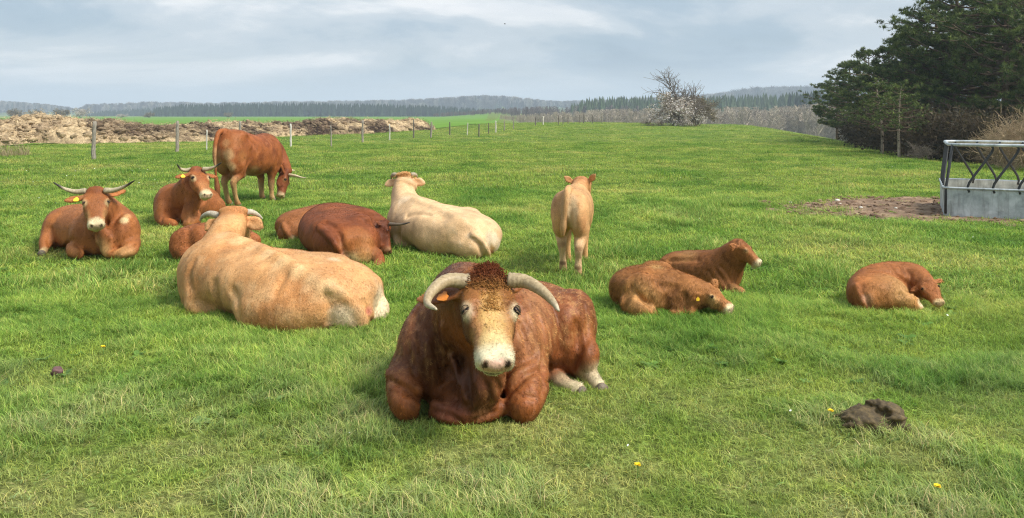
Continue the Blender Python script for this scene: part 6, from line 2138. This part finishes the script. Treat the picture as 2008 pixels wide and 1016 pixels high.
# white flowers sprinkled over the turf
def build_daisies():
    r = np.random.default_rng(8)
    V, Fc, off = [], [], 0
    for i in range(900):
        y = math.sqrt(r.uniform(3.2 ** 2, 26 ** 2)); x = r.uniform(-.68, .68) * y
        if fbm(np.array([[x * .5, y * .5, 9.0]]), 2)[0] < .02 or dirt_d(x, y) < 1.1:
            continue
        z = float(ground_z(x, y)) + r.uniform(.03, .07)
        R = r.uniform(.004, .0075) * (1 + y * .03)
        a0 = r.uniform(0, 6)
        tx, ty = r.normal(0, .4), r.normal(-.3, .4)
        ring = [(x + R * math.cos(a0 + k * 1.047), y + R * math.sin(a0 + k * 1.047), z + R * (tx * math.cos(a0 + k * 1.047) + ty * math.sin(a0 + k * 1.047))) for k in range(6)]
        V += ring
        Fc.append([off + k for k in range(6)])
        off += 6
    me = make_mesh('daisies', np.array(V), np.array(Fc), False)
    add_obj('daisies', me, plain_material('daisy_white', S(236, 236, 226), .7, .2), kind='stuff', label='tiny white flowers sprinkled through the grass', category='flowers')
build_daisies()
print('props', round(time.time() - T0, 1))
# ------------------------------------------------------------------ trees and shrubs
def bark_material(name, c0, c1):
    m, nt, b = new_mat(name)
    tc = nt.nodes.new('ShaderNodeTexCoord')
    n = tex_noise(nt, tc.outputs['Object'], 5, 6, .7, .3)
    r = color_ramp(nt, n.outputs['Fac'], [(.3, c0), (.7, c1)])
    nt.links.new(r.outputs[0], b.inputs['Base Color'])
    b.inputs['Roughness'].default_value = .95
    b.inputs['Specular IOR Level'].default_value = .1
    bump(nt, n.outputs['Fac'], .8, .03, b)
    return m

def leaf_material(name, rough=.6, trans=.2):
    m, nt, b = new_mat(name)
    at = nd(nt, 'ShaderNodeAttribute', attribute_name='Col')
    nt.links.new(at.outputs['Color'], b.inputs['Base Color'])
    b.inputs['Roughness'].default_value = rough
    b.inputs['Specular IOR Level'].default_value = .2
    if trans:
        tr = nt.nodes.new('ShaderNodeBsdfTranslucent')
        nt.links.new(at.outputs['Color'], tr.inputs['Color'])
        mx = nt.nodes.new('ShaderNodeMixShader')
        mx.inputs[0].default_value = trans
        nt.links.new(b.outputs[0], mx.inputs[1]); nt.links.new(tr.outputs[0], mx.inputs[2])
        nt.links.new(mx.outputs[0], nt.nodes['Material Output'].inputs['Surface'])
    return m

M_PBARK = bark_material('pine_bark', S(70, 58, 48), S(132, 112, 94))
M_PBARK_P = bark_material('pale_pine_bark', S(120, 104, 88), S(186, 170, 150))
M_NEEDLE = leaf_material('pine_needles', .6, .12)
M_TWIG = bark_material('grey_twigs', S(84, 76, 68), S(140, 128, 114))
M_TWIG_T = bark_material('tan_twigs', S(128, 108, 84), S(186, 164, 132))
M_TWIG_D = bark_material('dark_twigs', S(58, 50, 40), S(104, 90, 72))
M_BLOOM = leaf_material('blossom', .7, .25)

class Sticks:
    """thin tapered limbs joined into one mesh"""
    def __init__(self):
        self.V, self.Q, self.n = [], [], 0
    def add(self, pts, rad, sides=4):
        V, Fc, _ = sweep(pts, rad, sides, close=False)
        self.V.append(V); self.Q.append(Fc[0] + self.n); self.n += len(V)
    def mesh(self, name):
        return make_mesh(name, np.concatenate(self.V), np.concatenate(self.Q))

def pine_parts(seed, h, R, low=.16, tufts=1500, lean=0.0, tone=1.0, tsize=.2):
    r = np.random.default_rng(seed)
    trunk, limb = Sticks(), Sticks()
    tp = [np.array([lean * h * t * t + .08 * math.sin(3 * t + seed), .06 * math.cos(2.5 * t + seed), h * t - .2 * (t == 0)]) for t in np.linspace(0, .97, 9)]
    rt = .022 * h
    trunk.add(tp, [rt * (1 - .82 * i / 8) for i in range(9)], 9)
    def tpos(t):
        i = min(int(t / .97 * 8), 7); f = t / .97 * 8 - i
        return tp[i] * (1 - f) + tp[i + 1] * f
    tips = []
    nwh = int(8 + h)
    for k in range(nwh):
        t = low + (.96 - low) * (k + r.uniform(-.3, .3)) / (nwh - 1)
        t = min(max(t, low), .96)
        prof = math.sin(min(1, (1.02 - t) / .55) * math.pi / 2) * (.75 + .25 * min(1, (t - low) / .15 + .3))
        m = r.integers(3, 6)
        a0 = r.uniform(0, 6.28)
        for j in range(m):
            a = a0 + 6.28 * j / m + r.normal(0, .3)
            L = R * prof * r.uniform(.55, 1.15)
            if L < .25:
                continue
            d = np.array([math.cos(a), math.sin(a), 0])
            rise = r.uniform(-.15, .25) + .5 * (t > .8)
            b0 = tpos(t)
            pts = [b0 + d * L * s + np.array([0, 0, L * (rise * s - .22 * s * (1 - s) + .12 * s * s)]) for s in (0, .33, .66, 1)]
            limb.add(pts, [.010 * h * (1 - t * .6), .007 * h * (1 - t * .6), .004 * h, .012], 5)
            nb = int(2 + L * 1.5)
            for q in range(nb):
                s = r.uniform(.38, 1.0)
                i = min(int(s * 3), 2); f = s * 3 - i
                c = pts[i] * (1 - f) + pts[i + 1] * f
                an = a + r.choice([-1, 1]) * r.uniform(.4, 1.1)
                l2 = L * r.uniform(.16, .36)
                e = c + np.array([math.cos(an), math.sin(an), r.uniform(.0, .5)]) * l2
                limb.add([c, (c + e) / 2 + np.array([0, 0, -.03]), e], [.018, .012, .006], 3)
                tips.append((c, e))
            tips.append((pts[2], pts[3]))
    V, T, C, off = [], [], [], 0
    per = max(1, tufts // max(len(tips), 1))
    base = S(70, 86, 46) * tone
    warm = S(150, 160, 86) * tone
    for c, e in tips:
        # needles stand in dense flattened pads at the ends of the shoots, with air between the pads
        pad = r.uniform(.16, .34) * (.7 + .1 * R)
        padc = r.uniform(.75, 1.25)
        mid = c + (e - c) * .85
        for q in range(per):
            o = r.normal(0, 1, 3)
            o = o / np.linalg.norm(o) * pad * r.random() ** .5 * np.array([1, 1, .5])
            p = mid + o
            up = nrm(nrm(o + np.array([0, 0, .02])) * .5 + np.array([0, 0, .8]) + r.normal(0, .3, 3))
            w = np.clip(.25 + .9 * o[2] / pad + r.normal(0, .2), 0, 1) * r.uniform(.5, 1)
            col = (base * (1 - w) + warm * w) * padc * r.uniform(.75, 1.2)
            nn = 15
            dirs = nrm_rows(up[None, :] * .8 + r.normal(0, .75, (nn, 3)))
            ln = tsize * .8 * r.uniform(.6, 1.15, (nn, 1))
            sd = nrm_rows(np.cross(dirs, r.normal(0, 1, (nn, 3)))) * .014
            v = np.stack([p - sd, p + sd, p + dirs * ln], 1).reshape(-1, 3)
            V.append(v); T.append(np.arange(nn * 3).reshape(-1, 3) + off); off += nn * 3
            C.append(np.repeat(col[None, :] * r.uniform(.85, 1.15, (nn, 1)), 3, 0))
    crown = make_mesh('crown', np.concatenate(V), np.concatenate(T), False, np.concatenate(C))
    return trunk.mesh('trunk'), limb.mesh('limbs'), crown

def plant(name, parts, mats, loc, label, category, group, rz=0.0, sc=1.0, names=('trunk', 'limbs', 'crown'), sz=None):
    root = thing(name, loc, label, category, group)
    root.rotation_euler = (0, 0, rz)
    root.scale = (sc, sc, sc if sz is None else sz)
    first = None
    for nm, me, mt in zip(names, parts, mats):
        if not len(me.materials):
            me.materials.append(mt)
        o = bpy.data.objects.new(nm, me)
        COL.objects.link(o)
        o.parent = first if (first is not None and nm in ('limbs', 'blossom', 'budding_leaves', 'withered_leaves')) else root
        first = first or o
    return root

PINE = [pine_parts(1, 9.5, 3.4, .22, 4600, tsize=.25), pine_parts(2, 9.8, 3.0, .30, 3000, .02, tsize=.25), pine_parts(3, 6.5, 2.7, .20, 3600, .02, .95, tsize=.22), pine_parts(4, 3.6, 1.35, .36, 700, .05, 1.05, tsize=.16), pine_parts(5, 7.5, 3.1, .20, 4200, -.01, tsize=.23)]
PINES = [(1643, 68, 4, .80, .4, 'leftmost pine of the wood, its low boughs reaching the slope'),
         (1668, 60, 2, .93, 2.1, 'rounded pine second from the left end of the wood'),
         (1703, 53, 4, .86, 3.9, 'broad pine third from the left end of the wood'),
         (1742, 47, 4, .82, 5.0, 'broad pine fourth from the left end, behind the small pines'),
         (1795, 45, 0, .80, 1.0, 'tall pine where the crowns step up towards the right'),
         (1838, 45, 1, 1.08, 2.6, 'tall open pine with bare limbs against the sky'),
         (1878, 42, 1, 1.12, 4.4, 'tall dark pine with straight trunk above the feeder corner'),
         (1925, 41, 0, 1.15, .3, 'tall dense pine directly behind the feeder'),
         (1975, 38, 0, 1.10, 3.1, 'tall dense pine near the right edge behind the feeder'),
         (2035, 37, 1, 1.10, 5.6, 'tall pine cut by the right edge of the picture'),
         (1772, 56, 0, .88, 2.2, 'pine deep in the wood behind the step in the crowns'),
         (1905, 54, 0, 1.2, 1.9, 'pine deep in the wood, highest crown behind the feeder'),
         (1990, 52, 0, 1.2, 4.0, 'pine deep in the wood at the far right'),
         (1764, 31, 3, .84, .5, 'small thin pine with a pale bare trunk at the edge of the wood'),
         (1727, 34, 3, .9, 2.7, 'small thin pine just left of the pale trunked one')]
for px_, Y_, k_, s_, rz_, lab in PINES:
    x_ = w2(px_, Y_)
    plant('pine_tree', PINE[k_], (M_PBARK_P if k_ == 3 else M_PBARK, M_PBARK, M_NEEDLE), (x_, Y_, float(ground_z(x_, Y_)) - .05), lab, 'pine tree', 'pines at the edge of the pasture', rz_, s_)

def shrub_parts(seed, h, R, stems, levels=3, bloom=0, bloom_size=.06, bloom_cols=None, rad=.02, spread=.9, kids=4, minr=.006):
    r = np.random.default_rng(seed)
    st = Sticks()
    ends = []
    def grow(p, d, L, rd, lv):
        bend = r.normal(0, .22, 3)
        pts = [p]
        dd = d.copy()
        for i in range(3):
            dd = nrm(dd + bend * .5 + np.array([0, 0, .05]))
            pts.append(pts[-1] + dd * L / 3)
        st.add(pts, [rd, rd * .8, rd * .62, max(rd * .45, minr * .7)], 5 if lv == 0 else 3)
        if lv >= levels:
            ends.append((pts[1], pts[3]))
            return
        for i in range(kids):
            f = r.uniform(.3, 1.0)
            k = min(int(f * 3), 2)
            q = pts[k] + (pts[k + 1] - pts[k]) * (f * 3 - k)
            nd_ = nrm(dd + r.normal(0, .75, 3) * np.array([1, 1, .7]))
            grow(q, nd_, L * r.uniform(.5, .8), max(rd * .55, minr), lv + 1)
    for i in range(stems):
        a = r.uniform(0, 6.28)
        d = nrm([math.cos(a) * spread * r.uniform(.2, 1), math.sin(a) * spread * r.uniform(.2, 1), 1])
        grow(np.array([math.cos(a) * R * .15 * r.random(), math.sin(a) * R * .15 * r.random(), -.1]), d, h * r.uniform(.4, .55), rad * r.uniform(.7, 1.2), 0)
    parts = [st.mesh('branches')]
    if bloom:
        V, Q, C = [], [], []
        n = bloom
        idx = r.integers(0, len(ends), n)
        for i, e in enumerate(idx):
            a, b = ends[e]
            p = a + (b - a) * r.uniform(-.1, 1.15) + r.normal(0, bloom_size * 1.3, 3)
            u = nrm(r.normal(0, 1, 3)); w = nrm(np.cross(u, r.normal(0, 1, 3)))
            s = bloom_size * r.uniform(.5, 1.3)
            V += [p - u * s, p + w * s * .7, p + u * s, p - w * s * .7]
            Q.append([4 * i, 4 * i + 1, 4 * i + 2, 4 * i + 3])
            c = bloom_cols[r.integers(0, len(bloom_cols))] * r.uniform(.75, 1.1)
            C += [c] * 4
        parts.append(make_mesh('blossom', np.array(V), np.array(Q), False, np.array(C)))
    return parts

def put_shrub(name, parts, mats, names, px_, Y_, label, category, group=None, rz=0, sc=1.0, dz=0.0, sz=None):
    x_ = w2(px_, Y_)
    return plant(name, parts, mats, (x_, Y_, float(ground_z(x_, Y_)) + dz), label, category, group, rz, sc, names, sz)

WHITE = [S(238, 230, 222), S(226, 214, 204), S(196, 182, 164), S(152, 138, 112)]
DULL = [S(142, 126, 96), S(120, 108, 78), S(160, 146, 116), S(104, 96, 66)]
# the lone bare tree on the crest with blossoming bushes under it
bare = shrub_parts(31, 8.2, 1.0, 3, 3, 0, rad=.17, spread=.95, kids=6, minr=.020)
put_shrub('bare_tree', bare, (M_TWIG,), ('branches',), 1336, 92, 'bare dark twiggy tree rising above the white bush on the crest', 'tree', rz=.6)
wb = shrub_parts(32, 4.6, 1.6, 13, 3, 9000, .09, WHITE, .04, 1.05, 4, .015)
put_shrub('blossom_bush', wb, (M_TWIG, M_BLOOM), ('branches', 'blossom'), 1322, 90, 'large rounded bush in white blossom on the crest', 'bush', sc=.95)
db = shrub_parts(33, 4.4, 1.6, 12, 3, 7000, .085, DULL, .04, 1.0, 4, .015)
put_shrub('thorn_bush', db, (M_TWIG, M_BLOOM), ('branches', 'budding_leaves'), 1368, 93, 'dull brown bush right of the white blossoming one', 'bush', sc=1.0)
lb = shrub_parts(34, 1.6, .9, 7, 3, 900, .05, DULL + [S(190, 184, 176)], .02, 1.3, 4, .01)
put_shrub('low_scrub', lb, (M_TWIG, M_BLOOM), ('branches', 'budding_leaves'), 1268, 89, 'low grey scrub left of the white blossoming bush', 'bush', sc=.75, sz=.55)
put_shrub('low_scrub', lb, (M_TWIG, M_BLOOM), ('branches', 'budding_leaves'), 1296, 88, 'low scrub at the foot of the white blossoming bush', 'bush', sc=.7, rz=2, sz=.5)
lw = shrub_parts(35, 1.5, .9, 7, 3, 700, .06, WHITE, .02, 1.3, 4, .01)
put_shrub('blossom_bush', lw, (M_TWIG, M_BLOOM), ('branches', 'blossom'), 1345, 87, 'low white spray at the foot of the big blossoming bush', 'bush', sc=.8, rz=1)
# blossoming trees far off at the field edge on the left
ft = shrub_parts(36, 5.5, 2.0, 7, 3, 2200, .16, WHITE, .06, .9, 4, .03)
put_shrub('blossom_bush', ft, (M_TWIG, M_BLOOM), ('branches', 'blossom'), 158, 345, 'far white blossoming bush above the straw heap at left', 'bush')
put_shrub('blossom_bush', ft, (M_TWIG, M_BLOOM), ('branches', 'blossom'), 238, 420, 'small far white bush at the edge of the crop field', 'bush', rz=2, sc=.8, sz=.45)
fd = shrub_parts(37, 4.5, 3.0, 9, 3, 2000, .2, DULL, .06, 1.2, 4, .03)
for i, (px_, Y_, s_, lab) in enumerate([(30, 360, 1.1, 'far brown hedge bush at the left edge of the field'), (75, 355, 1.0, 'far brown hedge bush, second from the left edge'), (118, 350, 1.1, 'far brown hedge bush left of the white one'), (292, 430, .8, 'far low brown bush before the spruces'), (448, 470, .8, 'far low brown bush behind the grazing cow')]):
    put_shrub('hedge_bush', fd, (M_TWIG_D, M_BLOOM), ('branches', 'budding_leaves'), px_, Y_, lab, 'bush', 'far bushes at the field edge', rz=i * 1.3, sc=s_)
# bare shrubs along the wood
tan = shrub_parts(41, 2.6, 1.3, 16, 3, 0, rad=.025, spread=1.0, kids=5, minr=.009)
put_shrub('bare_shrub', tan, (M_TWIG_T,), ('branches',), 1978, 24, 'tan leafless shrub behind the right part of the feeder', 'bush', sc=.74)
put_shrub('bare_shrub', tan, (M_TWIG_T,), ('branches',), 2030, 25, 'tan leafless shrub cut by the right edge behind the feeder', 'bush', rz=2, sc=.85)
sm = shrub_parts(42, 1.1, .6, 12, 3, 0, rad=.014, spread=1.1, kids=4, minr=.007)
put_shrub('bare_shrub', sm, (M_TWIG,), ('branches',), 1803, 29, 'small pale grey leafless shrub below the pines', 'bush', sc=.75)
th = shrub_parts(43, 2.6, 1.4, 16, 3, 1700, .07, [S(66, 58, 40), S(84, 74, 50), S(54, 52, 34), S(96, 84, 60)], .022, 1.1, 5, .009)
for i, (px_, Y_, s_, lab) in enumerate([(1690, 52, .85, 'dark brush under the leftmost pines'), (1715, 45, .9, 'dark brush under the third pine from the left'), (1735, 40, 1.0, 'dark brush behind the small thin pines'),
                                   (1785, 35, 1.0, 'dark brush right of the pale trunked pine'), (1815, 33, .95, 'dark brush between the pale trunk and the feeder'), (1850, 31, .9, 'dark brush just left of the feeder top'),
                                   (1890, 30, .9, 'dark brush seen through the left bars of the feeder'), (1935, 29, .9, 'dark brush seen through the middle bars of the feeder'), (1760, 40, 1.1, 'dark brush deep behind the pale trunked pine'), (1830, 40, 1.2, 'dark brush deep under the tall open pine'),
                                   (1880, 38, 1.2, 'dark brush deep under the tall pines left of the feeder'), (1940, 36, 1.2, 'dark brush deep under the tall pines behind the feeder')]):
    put_shrub('undergrowth_shrub', th, (M_TWIG_D, M_BLOOM), ('branches', 'withered_leaves'), px_, Y_, lab, 'bush', 'undergrowth below the pines', rz=i * 1.7, sc=s_)
# dead tussock at the left edge
tu = tuft_mesh('dead_stems', 420, .9, .25, .75, .008, .55, 77, 3)
_m = plain_material('dead_grass', S(150, 134, 102), .9, .1, .3, 3)
g_ = G(10, 306)
root = thing('dead_tussock', (g_[0], g_[1], 0), 'dry brownish tussock of dead stems at the left edge', 'tussock')
add_obj('stems', tu, _m, root)
print('trees', round(time.time() - T0, 1))

# ------------------------------------------------------------------ far woods (read as masses)
def conifer_mesh(seed, h=12.0, R=2.0, col=(.030, .050, .026)):
    r = np.random.default_rng(seed)
    V, T, C, off = [], [], [], 0
    lay = 9
    for k in range(lay):
        t = k / lay
        z0, z1 = h * (.06 + .9 * t), h * min(1.0, .06 + .9 * t + .26)
        rad = R * (1 - t) ** .9 + .12
        m = 9
        a0 = r.uniform(0, 6.28)
        for j in range(m):
            a = a0 + 6.28 * j / m + r.normal(0, .2)
            w = 3.14 / m * 1.25
            R1 = rad * r.uniform(.7, 1.2)
            V += [(math.cos(a - w) * R1 * .7, math.sin(a - w) * R1 * .7, z0 + r.normal(0, .25)), (math.cos(a) * R1, math.sin(a) * R1, z0 - .5 + r.normal(0, .25)), (math.cos(a + w) * R1 * .7, math.sin(a + w) * R1 * .7, z0 + r.normal(0, .25)), (0, 0, z1)]
            T += [[off, off + 1, off + 3], [off + 1, off + 2, off + 3]]
            off += 4
            C += [np.array(col) * r.uniform(.65, 1.4)] * 4
    return make_mesh('spruce', np.array(V), np.array(T), False, np.array(C))

def bare_mesh(seed, h=12.0, R=2.4, col=(.20, .165, .14), n=120, wid=.10):
    r = np.random.default_rng(seed)
    V, T, C, off = [], [], [], 0
    def blade(p, q, w, c):
        nonlocal off
        d = nrm(np.asarray(q) - np.asarray(p))
        for sd in (nrm(np.cross(d, (1, .2, .1))), nrm(np.cross(d, (.1, 1, .1)))):
            V.extend([p - sd * w, p + sd * w, np.asarray(q)])
            T.append([off, off + 1, off + 2]); off += 3
            C.extend([c] * 3)
    col = np.array(col)
    blade(np.array([0, 0, -1.0]), np.array([r.normal(0, .3), 0, h * .95]), .16, col * 1.2)
    for i in range(n):
        t = r.uniform(.2, .92)
        a = r.uniform(0, 6.28)
        L = R * math.sin(min(1, (1.03 - t) / .6) * 1.57) * r.uniform(.5, 1.1)
        p = np.array([r.normal(0, .3), r.normal(0, .3), h * t]) * np.array([1, 1, 1])
        q = p + np.array([math.cos(a) * L, math.sin(a) * L, L * r.uniform(.5, 1.3)])
        blade(p, q, wid * r.uniform(.6, 1.3), col * r.uniform(.7, 1.3))
    return make_mesh('bare_wood_tree', np.array(V), np.array(T), False, np.array(C))

M_FAR = leaf_material('far_foliage', .9, 0)
SPR = [proto('spruce_a', conifer_mesh(1), M_FAR), proto('spruce_b', conifer_mesh(2, 12, 1.7), M_FAR), proto('spruce_c', conifer_mesh(3, 12, 2.3), M_FAR)]
BAR = [proto('bare_a', bare_mesh(4), M_FAR), proto('bare_b', bare_mesh(5, 12, 2.0, (.24, .20, .175)), M_FAR), proto('bare_c', bare_mesh(6, 12, 3.0, (.18, .14, .125), 150, .13), M_FAR)]
YNG = [proto('young_a', conifer_mesh(7, 12, 1.9, (.060, .095, .036)), M_FAR), proto('young_b', conifer_mesh(8, 12, 2.2, (.075, .105, .045)), M_FAR)]
PALE = [proto('pale_a', bare_mesh(9, 12, 1.9, (.45, .38, .28), 130, .09), M_FAR), proto('pale_b', bare_mesh(10, 12, 1.6, (.37, .31, .23), 110, .09), M_FAR)]
DOME = [proto('dome_a', bare_mesh(11, 12, 4.5, (.12, .105, .095), 260, .22), M_FAR), proto('dome_b', bare_mesh(12, 12, 4.0, (.21, .19, .16), 240, .22), M_FAR), proto('dome_c', bare_mesh(13, 12, 4.2, (.36, .33, .27), 240, .22), M_FAR), proto('dome_d', conifer_mesh(14, 12, 2.4), M_FAR)]

def wood(name, protos, n, pxr, Yr, hfun, label, seed, keep=None):
    """trees scattered over a belt; hfun(px, Y) -> height of a tree there"""
    r = np.random.default_rng(seed)
    px = r.uniform(pxr[0], pxr[1], n); Y = r.uniform(Yr[0], Yr[1], n)
    if keep is not None:
        k = keep(px, Y, r)
        px, Y = px[k], Y[k]
    n = len(px)
    x = (px - CX) / F * Y
    z = ground_z(x, Y)
    h = hfun(px, Y) * r.uniform(.68, 1.12, n)
    sx = h / 12 * r.uniform(.85, 1.2, n)
    k = r.integers(0, len(protos), n)
    gs = []
    for i in range(len(protos)):
        m = k == i
        gs.append((np.stack([x, Y, z], 1)[m], np.stack([np.zeros(n), np.zeros(n), r.uniform(0, 6.28, n)], 1)[m], np.stack([sx, sx, h / 12], 1)[m]))
    scatter_object(name, protos, gs, kind='stuff', label=label, category='wood')

def to_top(pxs, tops):
    """height so that the tree top shows at a given photo row"""
    def f(px, Y):
        x = (px - CX) / F * Y
        return np.maximum(CAMH - (np.interp(px, pxs, tops) - HZ) / F * Y - ground_z(x, Y), 2.0)
    return f

wood('spruce_wood', SPR, 1500, (300, 1010), (640, 700), to_top([300, 340, 480, 620, 720, 800, 900, 1010], [212, 205, 203, 202, 204, 205, 210, 216]), 'dark spruce wood along the far edge of the crop field', 1)
wood('spruce_wood', SPR, 420, (150, 345), (840, 900), to_top([150, 200, 260, 345], [224, 217, 213, 209]), 'fainter spruce wood further left behind the field', 2)
wood('hill_wood', DOME, 2600, (-60, 1060), (1180, 1500), to_top([-60, 0, 60, 110, 150, 175, 300, 420, 520, 620, 700, 780, 860, 920, 980, 1060], [198, 199, 202, 207, 213, 205, 201, 203, 201, 200, 199, 197, 194, 190, 189, 196]), 'hazy leafless wood on the far ridge at the left', 3)
wood('hill_wood', DOME, 2600, (1040, 1960), (1250, 1650), to_top([1040, 1100, 1200, 1300, 1400, 1440, 1480, 1520, 1600, 1960], [196, 199, 197, 192, 186, 180, 175, 172, 172, 172]), 'hazy leafless wood on the far hill at the right', 4)
wood('bare_wood', BAR, 520, (850, 1250), (430, 520), to_top([850, 950, 1000, 1100, 1250], [222, 214, 211, 209, 209]), 'brownish leafless wood in the middle distance, centre', 5)
wood('young_conifer_wood', YNG, 1100, (1120, 1640), (440, 520), to_top([1120, 1150, 1200, 1300, 1400, 1450, 1640], [205, 196, 193, 191, 191, 189, 187]), 'green conifer wood behind the bare tree on the crest', 6)
wood('dark_spruce_stand', SPR, 160, (1548, 1640), (400, 430), to_top([1548, 1640], [187, 184]), 'block of dark spruces left of the pines', 7)
wood('birch_wood', PALE, 1500, (980, 1680), (250, 340), to_top([980, 1040, 1120, 1200, 1300, 1400, 1450, 1500, 1560, 1680], [228, 223, 219, 215, 214, 213, 211, 212, 207, 205]), 'pale leafless birch wood in the valley beyond the crest', 8)

# ------------------------------------------------------------------ the air
def build_haze():
    import bmesh
    bm = bmesh.new()
    bmesh.ops.create_cube(bm, size=1)
    me = bpy.data.meshes.new('haze')
    bm.to_mesh(me)
    bm.free()
    m = bpy.data.materials.new('haze')
    m.use_nodes = True
    nt = m.node_tree
    nt.nodes.clear()
    out = nt.nodes.new('ShaderNodeOutputMaterial')
    v = nt.nodes.new('ShaderNodeVolumePrincipled')
    v.inputs['Color'].default_value = (.78, .90, 1.0, 1)
    v.inputs['Density'].default_value = .00052
    v.inputs['Anisotropy'].default_value = .0
    nt.links.new(v.outputs[0], out.inputs['Volume'])
    o = add_obj('haze', me, m, kind='stuff', label='thin blue haze over the far woods', category='haze')
    lo, hi = np.array([-2600, -40, -16]), np.array([2600, 2300, 66])
    o.location = tuple((lo + hi) / 2)
    o.scale = tuple(hi - lo)
build_haze()
print('done', round(time.time() - T0, 1))
